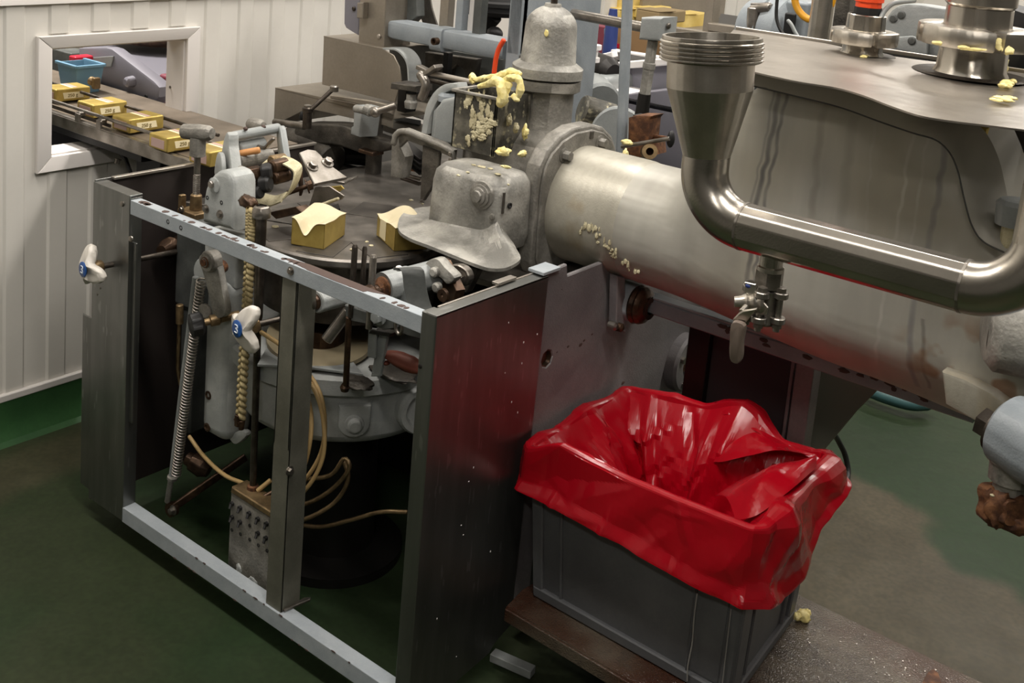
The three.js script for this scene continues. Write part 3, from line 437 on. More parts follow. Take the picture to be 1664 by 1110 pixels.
// link lever under the dosing spout
const lk = thing('link_lever', 'mottled cast link with bolt bosses and a bronze blade under the dosing spout', 'lever', at(720, 460, 'z', -1.5));
{
  const o = smooth(px([[690, 462], [683, 452], [688, 432], [698, 422], [710, 421], [722, 434], [738, 452], [726, 462], [716, 452], [706, 449], [702, 460]], 'z', -1.47), 44);
  const body = part(lk, 'casting', slab(o, V(0, 0, -1), 0.022, 0.003), M.castLight);
  for (const [u, v] of [[690, 443], [709, 441], [687, 462], [713, 466]]) part(body, 'bolt', turn(at(u, v, 'z', -1.47), FWD, [[0, 0], [0, 0.009], [0.008, 0.009], [0.011, 0.006], [0.011, 0.0001]], 20), M.castLight);
  part(lk, 'blade', slab(px([[712, 421], [720, 424], [756, 470], [751, 486], [724, 492], [716, 470]], 'z', -1.495), V(0.3, 0, -1), 0.02), M.bronzeDark);
  part(lk, 'rear_link', slab(smooth(px([[728, 434], [742, 430], [758, 440], [762, 454], [752, 466], [738, 452]], 'z', -1.52), 36), V(0, 0, -1), 0.016, 0.002), M.steel);
  part(lk, 'pivot', hexBolt(at(749, 451, 'z', -1.52), FWD, 0.008, 0.006), M.steel);
  part(lk, 'stay', slab(px([[760, 432], [775, 440], [757, 476], [748, 470]], 'z', -1.55), V(0, 0, -1), 0.02), M.castDark);
  part(lk, 'ring', turn(at(722, 479, 'z', -1.46), FWD, [[0, 0.004], [0.006, 0.004], [0.006, 0.011], [0, 0.012]], 24), M.bronzeDark);
  part(lk, 'lower_rod', cyl(at(720, 512, 'z', -1.44), at(748, 508, 'z', -1.55), 0.014), M.blackSteel);
}

// ---- lever column
const LZ = -1.37, lc = thing('lever_column', 'pale grey painted lever column with a rounded bolted head', 'lever column', at(355, 715, 'z', LZ));
{
  part(lc, 'head', slab(px([[327, 362], [327, 340], [329, 322], [332, 306], [337, 294], [344, 284], [352, 278], [361, 276], [370, 280], [376, 288], [379, 299], [379, 376]], 'z', LZ), V(0, 0, -1), 0.06, 0.012), M.whitePaint);
  const c = at(349, 301, 'z', LZ);
  part(lc, 'washer', turn(c, FWD, [[0, 0], [0, 0.0155], [0.003, 0.0155], [0.005, 0.0125], [0.005, 0]], 28), M.whitePaint);
  part(lc, 'bolt', hexBolt(c.clone().add(V(-0.002, 0.002, 0.004)), FWD, 0.007, 0.006, false), M.steel);
  for (const [u, v] of [[337, 321], [360, 329]]) part(lc, 'hole', turn(at(u, v, 'z', LZ).setZ(LZ - 0.002), FWD, [[0, 0], [0, 0.0042], [0.0026, 0.0042], [0.0026, 0.003], [0.001, 0.0001]], 14), M.black);
  for (const [u, v] of [[335, 339], [358, 348]]) part(lc, 'screw', hexBolt(at(u, v, 'z', LZ), FWD, 0.0058, 0.004), M.steel);
  part(lc, 'neck', slab(px([[332, 372], [384, 384], [382, 470], [330, 470]], 'z', LZ - 0.02), V(0, 0, -1), 0.05, 0.006), M.whitePaint);
  const y0 = at(350, 716, 'z', LZ - 0.01).y, y1 = at(350, 452, 'z', LZ - 0.01).y, xl = at(327, 600, 'z', LZ - 0.01).x, xr = at(372, 600, 'z', LZ - 0.01).x;
  part(lc, 'column_body', box(V((xl + xr) / 2, (y0 + y1) / 2, LZ - 0.045), xr - xl, y1 - y0, 0.075, 0.026), M.whitePaint);
  for (const [u, v] of [[339, 642], [337, 694]]) part(lc, 'bolt_hole', turn(at(u, v, 'z', LZ - 0.008), FWD, [[0, 0], [0, 0.009], [0.002, 0.009], [0.003, 0.006], [0.001, 0.0045], [-0.002, 0.0001]], 18), M.bronzeDark);
  part(lc, 'bottom_link', slab(smooth(px([[372, 712], [392, 700], [400, 706], [390, 718], [380, 722]], 'z', LZ - 0.03), 24), V(0, 0, -1), 0.015, 0.003), M.whitePaint);
  // crank arm with rusty hub
  const h = at(334, 426, 'z', LZ + 0.035);
  const arm = part(lc, 'crank_arm', slab(smooth(px([[322, 420], [332, 410], [346, 414], [352, 430], [360, 470], [366, 508], [360, 516], [350, 516], [343, 500], [334, 460], [328, 440]], 'z', LZ + 0.022), 40), V(0, 0, -1), 0.016, 0.003), M.castLight);
  part(arm, 'hub', turn(h.clone().setZ(LZ + 0.01), FWD, [[0, 0.02], [0.02, 0.021], [0.024, 0.018], [0.024, 0.012], [0.028, 0.009], [0.03, 0.0001]], 28), M.cast);
  part(arm, 'hub_bolt', hexBolt(h.clone().setZ(LZ + 0.036), FWD, 0.007, 0.005), M.rust);
  part(lc, 'stud', turn(at(362, 432, 'z', LZ - 0.005), V(0.3, -0.1, 1), [[0, 0.013], [0.012, 0.013], [0.016, 0.01], [0.016, 0.0055], [0.026, 0.005], [0.027, 0.0001]], 20), M.rust);
  part(lc, 'shaft_boss', turn(at(345, 440, 'z', LZ - 0.02), FWD, [[0, 0.03], [0.02, 0.03], [0.024, 0.027], [0.024, 0]], 24), M.whitePaint);
}
// grey side bracket left of the column, carrying the T-handle spindle
const TZ = -1.46;
const th = thing('tee_handle_spindle', 'cast aluminium tee handle on a threaded steel spindle', 'handle', at(312, 350, 'z', TZ));
{
  const A = at(297, 213, 'z', TZ), B = at(347, 217, 'z', TZ - 0.02), d = B.clone().sub(A).normalize(), L = A.distanceTo(B);
  part(th, 'crossbar', turn(A, d, [[0, 0], [0, 0.011], [0.003, 0.0155], [L * 0.5, 0.0175], [L - 0.012, 0.016], [L - 0.003, 0.011], [L, 0.0001]], 30), M.cast);
  const s = at(322, 222, 'z', TZ - 0.01); const e = V(s.x, at(316, 312, 'z', TZ).y, s.z);
  part(th, 'socket', turn(V(s.x, s.y - 0.042, s.z), UPV, [[0, 0], [0, 0.0125], [0.002, 0.0165], [0.04, 0.0165], [0.042, 0.0001]], 26), M.cast);
  part(th, 'spindle', turn(V(s.x, s.y - 0.14, s.z), UPV, [[0, 0], [0, 0.0068], [0.1, 0.0068], [0.1, 0.0001]], 16), M.steel);
  part(th, 'thread', helix(V(s.x, s.y - 0.135, s.z), V(s.x, s.y - 0.08, s.z), 0.0068, 16, 0.0011, 10, 5), M.steel);
  part(th, 'bushing', turn(V(s.x, s.y - 0.155, s.z), UPV, [[0, 0], [0, 0.013], [0.03, 0.012], [0.033, 0.009], [0.033, 0.0001]], 22), M.brass);
  part(th, 'fork', [box(V(s.x, s.y - 0.163, s.z), 0.06, 0.014, 0.05, 0.003), box(V(s.x - 0.028, s.y - 0.148, s.z + 0.014), 0.01, 0.04, 0.014, 0.002)], M.brass);
  part(th, 'carrier', [boxAB(s.x - 0.032, s.x + 0.05, 0.48, s.y - 0.168, s.z - 0.05, s.z + 0.024, 0.006), boxAB(s.x - 0.012, s.x + 0.03, 0.2, 0.49, s.z - 0.03, s.z + 0.02, 0.006)], M.darkPaint);
  part(th, 'screw', hexBolt(at(296, 340, 'z', s.z + 0.024), FWD, 0.005, 0.004), M.steel);
}
// fork arm on top of the column: two cranked arms joined by a tube
const fa = thing('fork_arm', 'grey painted fork arm with a cross tube over the rotary table', 'lever arm', at(395, 300, 'z', -1.45));
{
  part(fa, 'near_arm', slab(smooth(px([[360, 284], [355, 262], [359, 240], [366, 222], [374, 214], [380, 220], [381, 236], [386, 252], [394, 280], [399, 296], [392, 302], [380, 290]], 'z', -1.44), 60), V(0.35, 0, -1), 0.022, 0.004), M.whitePaint);
  part(fa, 'rear_ear', slab(smooth(px([[348, 284], [350, 262], [358, 247], [366, 250], [372, 270], [370, 288]], 'z', -1.425), 30), V(0.35, 0, -1), 0.01, 0.003), M.whitePaint);
  const a = at(378, 222, 'z', -1.46), b = at(452, 208, 'z', -1.6);
  part(fa, 'cross_tube', cyl(a, b, 0.0105), M.greyPaint);
  part(fa, 'far_arm', slab(px([[449, 204], [459, 204], [466, 210], [489, 252], [492, 264], [484, 266], [462, 262], [457, 240], [450, 222]], 'z', -1.6), V(0.5, 0, -1), 0.014, 0.003), M.greyPaint);
  part(fa, 'torque_tube', cyl(at(382, 242, 'z', -1.48), at(424, 234, 'z', -1.56), 0.018), M.greyPaint);
  part(fa, 'bent_clip', tube(px([[420, 238], [430, 240], [438, 232], [444, 226]], 'z', -1.52), 0.004, 20, 8), M.steel);
  part(fa, 'wooden_peg', turn(at(384, 250, 'z', -1.47), at(420, 244, 'z', -1.5).sub(at(384, 250, 'z', -1.47)), [[0, 0], [0, 0.0065], [0.045, 0.007], [0.048, 0.005], [0.048, 0.0001]], 16), M.wood);
  part(fa, 'bare_patch', [lump(at(399, 209, 'z', -1.49), 0.005, 0.004, 0.005, 2, 0.3, 2), lump(at(428, 206, 'z', -1.55), 0.005, 0.004, 0.005, 4, 0.3, 2)], M.chip);
  part(fa, 'lower_tube', cyl(at(386, 262, 'z', -1.47), at(440, 252, 'z', -1.56), 0.014), M.cast);
}
const cr = thing('clamp_rollers', 'cluster of greasy black and bronze clamp rollers behind the lever column', 'clamp', at(430, 330, 'z', -1.48));
{
  const R = (u0, v0, z0, u1, v1, z1, r, m, n = 'roller') => part(cr, n, cyl(at(u0, v0, 'z', z0), at(u1, v1, 'z', z1), r, r, 22, 0.25), m);
  R(398, 285, -1.44, 424, 280, -1.46, 0.015, M.bronzeDark); R(395, 300, -1.44, 420, 303, -1.455, 0.013, M.bronzeDark);
  R(424, 280, -1.455, 442, 278, -1.47, 0.017, M.rubber); R(422, 300, -1.45, 440, 298, -1.46, 0.017, M.rubber); R(408, 312, -1.44, 424, 312, -1.44, 0.013, M.black);
  R(440, 272, -1.48, 466, 266, -1.52, 0.014, M.bronzeDark); R(444, 290, -1.48, 468, 284, -1.52, 0.013, M.bronzeDark);
  R(440, 262, -1.5, 462, 258, -1.54, 0.012, M.brass); R(385, 276, -1.43, 400, 284, -1.44, 0.012, M.cast, 'knuckle');
  part(cr, 'cream_strap', sheet((s, t) => { const k = [[432, 262], [450, 258], [474, 266], [484, 276], [480, 296], [468, 316], [448, 328], [430, 332]].map(([u, v], i) => at(u, v, 'z', -1.52 + i * 0.004)); const c = new THREE.CatmullRomCurve3(k).getPoint(s); return c.add(V(0.012 * (t - 0.5), -0.006 * (t - 0.5), 0.03 * (t - 0.5))); }, 40, 3, 0.003), M.butterDry);
  part(cr, 'cream_strap', sheet((s, t) => { const k = [[400, 320], [412, 318], [424, 322], [444, 326], [462, 320]].map(([u, v]) => at(u, v, 'z', -1.49)); const c = new THREE.CatmullRomCurve3(k).getPoint(s); return c.add(V(0.004 * (t - 0.5), -0.016 * (t - 0.5), 0.02 * (t - 0.5))); }, 24, 2, 0.003), M.butterDry);
  part(cr, 'adjusting_screw', [cyl(at(466, 314, 'z', -1.53), at(500, 302, 'z', -1.56), 0.005), hexBolt(at(498, 303, 'z', -1.558), at(510, 299, 'z', -1.57).sub(at(498, 303, 'z', -1.558)), 0.01, 0.009)], M.bronzeDark);
  part(cr, 'base_bar', slab(px([[436, 345], [480, 336], [492, 346], [448, 356]], 'z', -1.5), V(0, 0, -1), 0.03), M.bronzeDark);
  part(cr, 'end_plate', slab(px([[484, 264], [492, 262], [500, 310], [494, 318], [486, 290]], 'z', -1.56), V(0.5, 0, -1), 0.006), M.bronzeDark);
}
// folding plough plates over the table
const pf1 = thing('folding_plates', 'bare steel folding plates bolted over the rotary table', 'folding plates', at(510, 330, 'z', -1.6));
{
  const top = px([[488, 246], [500, 242], [512, 244], [522, 252], [528, 260], [566, 289], [552, 294], [511, 300], [507, 292]], 'y', 0.79), n = V(0, -1, 0);
  const P = [at(486, 247, 'y', 0.83), at(500, 242, 'y', 0.83), at(514, 245, 'y', 0.828), at(523, 253, 'y', 0.824), at(529, 262, 'y', 0.818)];
  const e1 = at(565, 288, 'y', 0.785), e2 = at(511, 299, 'y', 0.785), nn = e1.clone().sub(P[0]).cross(e2.clone().sub(P[0])).normalize(); if (nn.y > 0) nn.negate();
  const pl = [[487, 247], [500, 242], [513, 244], [522, 252], [529, 262], [565, 288], [511, 299]].map(([u, v]) => onP(u, v, P[0], nn));
  const tp = part(pf1, 'upper_plate', slab(pl, nn, 0.008, 0.0015), M.steel);
  const up = nn.clone().negate();
  for (const [u, v] of [[507, 268], [532, 262]]) part(tp, 'bolt', hexBolt(onP(u, v + 3, P[0], nn), up, 0.009, 0.008), M.steel);
  part(pf1, 'lower_plate', slab([[500, 340], [508, 304], [528, 303], [550, 320], [546, 326]].map(([u, v]) => at(u, v, 'z', -1.58)), V(-0.2, -0.1, -1), 0.004), M.steel);
  part(pf1, 'side_plate', slab([at(560, 296, 'y', 0.765), at(581, 306, 'y', 0.735), at(562, 312, 'y', 0.735), at(534, 303, 'y', 0.75)], V(0, -1, 0), 0.006), M.steel);
  part(pf1, 'lower_edge', tube([at(500, 338, 'z', -1.575), at(524, 332, 'z', -1.58), at(549, 323, 'z', -1.585)], 0.0035, 16, 8), M.butterDry);
  part(pf1, 'foot', slab(px([[502, 346], [550, 330], [553, 338], [520, 350]], 'y', TY + 0.006), V(0, -1, 0), 0.006), M.blackSteel);  // flat black slab in place of the shadow below the plates
}
single('folded_carton_flap', 'scrap of gold foil carton caught under the folding plates', 'carton scrap', slab([at(531, 304, 'z', -1.6), at(556, 300, 'z', -1.6), at(560, 306, 'z', -1.6), at(545, 316, 'z', -1.6)], V(0, 0.3, -1), 0.003), M.gold);

// spring-loaded pull rod and floor link
const sr = thing('spring_rod', 'long sloping pull rod with a coil spring alongside', 'spring', at(270, 825, 'z', -1.37));
{
  part(sr, 'rod', cyl(at(318, 450, 'z', -1.36), at(279, 776, 'z', -1.36), 0.0065), M.greyPaint);
  part(sr, 'spring', helix(at(327, 455, 'z', -1.352), at(286, 772, 'z', -1.352), 0.0085, 66, 0.0019, 10, 5), M.guardEdge);
  part(sr, 'clevis', [cyl(at(279, 772, 'z', -1.36), at(272, 815, 'z', -1.37), 0.006), turn(at(280, 778, 'z', -1.36), V(0.2, 1, 0), [[0, 0], [0, 0.011], [0.006, 0.011], [0.008, 0.005]], 16)], M.cast);
  part(sr, 'floor_link', bar(at(282, 824, 'z', -1.375), at(400, 742, 'z', -1.52), 0.008, 0.018, UPV, 0.003), M.bronzeDark);
  part(sr, 'pivot_eye', turn(at(280, 827, 'z', -1.375), FWD, [[-0.006, 0.005], [-0.006, 0.015], [0.008, 0.015], [0.008, 0.005]], 24), M.bronzeDark);
  part(sr, 'pivot_bolt', hexBolt(at(282, 829, 'z', -1.367), FWD, 0.007, 0.008), M.steel);
}
single('thin_pipe', 'thin copper lubrication pipe running down behind the spring rod', 'pipe', [tube(px([[292, 505], [290, 560], [289, 600], [293, 625]], 'z', -1.42), 0.004, 30, 8), cyl(at(292, 495, 'z', -1.42), at(292, 526, 'z', -1.42), 0.008)], M.brass);

// braided rope
const rp2 = thing('braided_rope', 'thick braided fibre rope hanging beside the lever column', 'rope', at(391, 700, 'z', -1.37));
{
  const c = new THREE.CatmullRomCurve3(px([[408, 340], [407, 380], [404, 450], [400, 520], [395, 600], [391, 680]], 'z', -1.36)), N = 26;
  for (let s = 0; s < 3; s++) { const pts = []; for (let i = 0; i <= 200; i++) { const t = i / 200, w = t * N * Math.PI * 2 / 2 + s * Math.PI * 2 / 3, p = c.getPoint(t), r = 0.0055; pts.push(p.add(V(Math.sin(w) * r, 0, Math.sin(2 * w) * r * 0.7))); } part(rp2, 'strand', new THREE.TubeGeometry(new THREE.CatmullRomCurve3(pts), 400, 0.0052, 7), M.rope); }
  part(rp2, 'end_clip', [box(at(387, 683, 'z', -1.355), 0.01, 0.024, 0.012, 0.002), cyl(at(392, 682, 'z', -1.36), at(392, 698, 'z', -1.36), 0.008, 0.005), cyl(at(382, 680, 'z', -1.355), at(390, 688, 'z', -1.355), 0.004)], M.bronzeDark);
  part(rp2, 'top_clamp', lump(at(404, 328, 'z', -1.37), 0.02, 0.012, 0.015, 3, 0.4), M.bronzeDark);
}
// plain push rod with collar
const pu = thing('push_rod', 'upright bronze-tinted push rod with a collar at the top', 'rod', at(410, 792, 'z', -1.37));
{
  const a = at(411, 792, 'z', -1.37), b = at(425, 336, 'z', -1.37), d = b.clone().sub(a), L = d.length();
  part(pu, 'rod', turn(a, d, [[0, 0], [0, 0.0068], [L * 0.6, 0.0068], [L * 0.62, 0.0085], [L * 0.92, 0.0105], [L, 0.0105], [L, 0]], 18), M.steelDark);
  part(pu, 'collar', turn(b.clone().addScaledVector(d, -0.02 / L), d, [[0, 0.009], [0, 0.0165], [0.002, 0.0175], [0.012, 0.0175], [0.016, 0.016], [0.02, 0.014], [0.022, 0.01]], 28), M.steel);
  part(pu, 'foot', turn(a.clone().addScaledVector(d, -0.03 / L), d, [[0, 0], [0, 0.012], [0.02, 0.013], [0.034, 0.011], [0.036, 0.006]], 18), M.rust);
}
// three-lobed star knobs on shafts
function starKnob(label, u, v, z, tilt, sL) {
  const KS = 1.22, c = at(u, v, 'z', z), t = thing('star_knob', label, 'knob', c), n = V(-0.15, 0.02, 1).normalize(), s = V(n.z, 0, -n.x).normalize(), w = n.clone().cross(s);
  const pts = []; for (let i = 0; i < 72; i++) { const a = i / 72 * Math.PI * 2, r = KS * (0.0175 + 0.022 * Math.pow(0.5 + 0.5 * Math.cos(3 * (a - tilt)), 1.15)); pts.push([Math.cos(a) * r, Math.sin(a) * r]); }
  const ring = (h, k, lift) => pts.map(([x, y]) => { const rr = Math.hypot(x, y); return c.clone().addScaledVector(s, x * k).addScaledVector(w, y * k).addScaledVector(n, h - (rr > 0.024 ? (rr - 0.024) * lift : 0)); });
  part(t, 'grip', loft([ring(-0.014, 0.66, 0.5), ring(-0.012, 0.9, 0.5), ring(-0.002, 1, 0.55), ring(0.004, 0.97, 0.55), ring(0.007, 0.84, 0.55)], true, 1.2), M.whitePlastic);
  part(t, 'blue_cap', turn(c.clone().addScaledVector(n, 0.006), n, [[0, 0], [0, 0.0155], [0.002, 0.0155], [0.003, 0.014], [0.0032, 0.0001]], 28), M.blueCap);
  const ink = std({ color: 0xdfe6ee, roughness: 0.5 }), L2 = (x, y) => c.clone().addScaledVector(n, 0.0092).addScaledVector(s, x).addScaledVector(w, y);
  part(t, 'cap_mark', tube([L2(-0.004, 0.007), L2(0.003, 0.007), L2(0.0045, 0.003), L2(-0.0015, 0.001), L2(0.0045, -0.001), L2(0.004, -0.006), L2(-0.004, -0.006)], 0.0011, 40, 6), ink);
  part(t, 'nut', turn(c.clone().addScaledVector(n, -0.034), n, [[0, 0], [0, 0.011], [0.003, 0.0135], [0.012, 0.0145], [0.022, 0.012], [0.024, 0.006]], 22), M.brass);
  part(t, 'shaft', cyl(c.clone().addScaledVector(n, -0.03), c.clone().add(V(0.02, 0, -sL)), 0.0058), M.steelDark);
  return t;
}
starKnob('white star knob with a blue cap outside the left panel', 140, 437, -1.245, 1.9, 0.2);
starKnob('white star knob with a blue cap in front of the rope', 391, 533, -1.265, 1.1, 0.13);
const sg = thing('shaft_gland', 'bronze gland and sleeve on the shaft behind the left panel', 'gland', at(270, 404, 'z', -1.46));
{ const a = at(262, 408, 'z', -1.43), b = at(298, 394, 'z', -1.51), d = b.clone().sub(a), L = d.length(); part(sg, 'sleeve', turn(a, d, [[0, 0], [0, 0.012], [L * 0.2, 0.02], [L * 0.28, 0.022], [L * 0.34, 0.018], [L * 0.42, 0.023], [L * 0.5, 0.019], [L, 0.018], [L, 0]], 26), M.bronzeDark); part(sg, 'bracket', box(b.clone().add(V(0.03, -0.02, -0.02)), 0.07, 0.1, 0.05, 0.006), M.darkPaint); }
const bk = thing('ribbed_knob', 'small black ribbed knob on a brass stem beside the lever column', 'knob', at(325, 530, 'z', -1.31));
{
  const c = at(320, 527, 'z', -1.318), d = at(345, 521, 'z', -1.345).sub(c).normalize(), [x, , z] = frameY(d), g = (t, r) => { const o = []; for (let i = 0; i < 48; i++) { const a = i / 48 * Math.PI * 2, q = r * (1 + 0.07 * Math.cos(8 * a)); o.push(c.clone().addScaledVector(d, t).addScaledVector(x, Math.cos(a) * q).addScaledVector(z, Math.sin(a) * q)); } return o; };
  part(bk, 'grip', loft([g(-0.014, 0.014), g(-0.011, 0.022), g(0.006, 0.023), g(0.012, 0.017), g(0.013, 0.008)], true, 0.9), M.rubber);
  part(bk, 'stem', turn(c.clone().addScaledVector(d, 0.012), d, [[0, 0], [0, 0.007], [0.012, 0.007], [0.014, 0.011], [0.03, 0.0115], [0.034, 0.008], [0.07, 0.008], [0.07, 0]], 20), M.brass);
  part(bk, 'eye_bolt', slab(smooth(px([[322, 498], [330, 494], [338, 500], [340, 514], [332, 518], [324, 510]], 'z', -1.345), 24), V(0, 0, -1), 0.008, 0.002), M.cast);
}
single('floor_pedal_knob', 'dark rounded bronze knob low behind the lever column', 'knob', turn(at(304, 744, 'z', -1.43), V(1, -0.35, -0.4), [[0, 0], [0, 0.014], [0.012, 0.015], [0.014, 0.02], [0.04, 0.022], [0.056, 0.014], [0.06, 0.0001]], 26), M.bronzeDark);

// lubrication manifold with hoses
const mz = -1.345, mf = thing('lubrication_manifold', 'grey metal lubrication manifold with rows of black fittings at the foot of the post', 'manifold', at(405, 940, 'z', mz));
{
  part(mf, 'block', slab([[375, 800], [438, 842], [434, 968], [369, 930]].map(([u, v]) => at(u, v, 'z', mz)), V(0, 0, -1), 0.035, 0.003), M.cast);
  part(mf, 'top_rim', slab([[376, 791], [440, 832], [439, 842], [374, 800]].map(([u, v]) => at(u, v, 'z', mz + 0.002)), V(0, 0, -1), 0.04, 0.002), M.brass);
  const fit = (u, v) => { const p = at(u, v, 'z', mz); part(mf, 'fitting', [hexBolt(p, FWD, 0.005, 0.005, false), cyl(p.clone().add(V(0, 0, 0.004)), p.clone().add(V(0.002, -0.007, 0.009)), 0.0028)], M.rubber); };
  for (const [u, v] of [[378, 818], [391, 825], [406, 834], [420, 843], [434, 851], [378, 840], [391, 848], [420, 866], [433, 874]]) fit(u, v);
  for (const [u, v] of [[377, 861], [391, 868], [406, 854], [406, 877], [420, 886], [434, 895]]) part(mf, 'plug_hole', turn(at(u, v, 'z', mz).setZ(mz - 0.001), FWD, [[0, 0], [0, 0.0036], [0.002, 0.0036], [0.0012, 0.002], [0.0008, 0.0001]], 12), M.black);
  part(mf, 'grease_smear', [lump(at(388, 925, 'z', mz), 0.008, 0.012, 0.003, 2, 0.5), lump(at(412, 948, 'z', mz), 0.014, 0.01, 0.003, 3, 0.5)], M.whitePaint);
}
const hoses = [
  ['cream lubrication hose looping highest beside the post', [[[452, 805], -1.37], [[480, 795], -1.38], [[520, 740], -1.39], [[528, 690], -1.39], [[520, 640], -1.39], [[497, 602], -1.4], [[478, 585], -1.4]]],
  ['cream lubrication hose just inside the highest loop', [[[455, 815], -1.37], [[492, 800], -1.375], [[524, 745], -1.385], [[525, 680], -1.385], [[512, 635], -1.385], [[494, 612], -1.39], [[470, 596], -1.39]]],
  ['cream lubrication hose rising straight from the post', [[[450, 790], -1.36], [[487, 770], -1.37], [[504, 715], -1.37], [[505, 670], -1.38], [[496, 640], -1.38], [[470, 615], -1.385]]],
  ['brown lubrication hose in a wide low loop', [[[440, 815], -1.4], [[490, 820], -1.42], [[545, 790], -1.43], [[568, 755], -1.43], [[560, 745], -1.43], [[540, 770], -1.42], [[480, 780], -1.42]]],
  ['brown lubrication hose nearest the floor', [[[440, 848], -1.38], [[488, 846], -1.4], [[545, 815], -1.43], [[566, 775], -1.44], [[560, 752], -1.44]]],
  ['thin hose lying along the floor to the right', [[[470, 850], -1.42], [[520, 856], -1.44], [[570, 845], -1.46], [[620, 832], -1.48], [[660, 832], -1.5]]],
  ['cream hose crossing from the spring rod to the manifold', [[[308, 710], -1.4], [[330, 740], -1.395], [[365, 772], -1.39], [[402, 788], -1.385], [[425, 800], -1.38]]],
  ['cream hose crossing behind the post below the star knob', [[[425, 540], -1.37], [[455, 560], -1.375], [[480, 580], -1.38], [[500, 605], -1.385]]],
];
hoses.forEach(([l, p]) => single('lubrication_hose', l, 'hose', tube(p.map(([[u, v], z]) => at(u, v, 'z', z)), 0.0042, 60, 8), /brown|thin/.test(l) ? M.brass : M.hose));
for (const [i, [u0, v0, u1, v1]] of [[418, 798, 440, 780], [428, 808, 446, 798]].entries()) single('hose_stub', ['short cream hose stub leaving the manifold top', 'short reddish hose stub leaving the manifold top'][i], 'hose', cyl(at(u0, v0, 'z', -1.37), at(u1, v1, 'z', -1.39), 0.0045), i ? M.bronzeDark : M.hose);

// dark block added at the rear of the guard to keep light out
const mb = thing('rear_light_block', 'dark block added to keep light out of the rear of the guard', 'machine body', V(-1.55, 0.0, -2.1));
part(mb, 'main_light_block', boxAB(-1.97, -1.52, 0.14, 0.66, -2.05, -1.9, 0.01), M.blackSteel);
part(mb, 'side_light_block', boxAB(-1.97, -1.84, 0.2, 0.62, -1.88, -1.6, 0.01), M.blackSteel);
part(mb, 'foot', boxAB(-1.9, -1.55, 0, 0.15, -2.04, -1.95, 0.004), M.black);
single('foot_bar_end', 'pale square bar end sticking out beneath the right panel', 'bar', bar(at(800, 1064, 'y', 0.02), at(866, 1093, 'y', 0.02), 0.022, 0.016, UPV, 0.002), M.greyPaint);
// ================= dosing head, barrel, hopper and steel pipe =================
const T = V(1, 0, 0), TN = V(0, 0, 1), AX0 = V(-1.215, 0.805, -1.861);   // hopper axis direction and its front normal
const onT = (s, y, n = 0) => V(AX0.x + T.x * s + TN.x * n, y, AX0.z + T.z * s + TN.z * n);
const BR = 0.112;
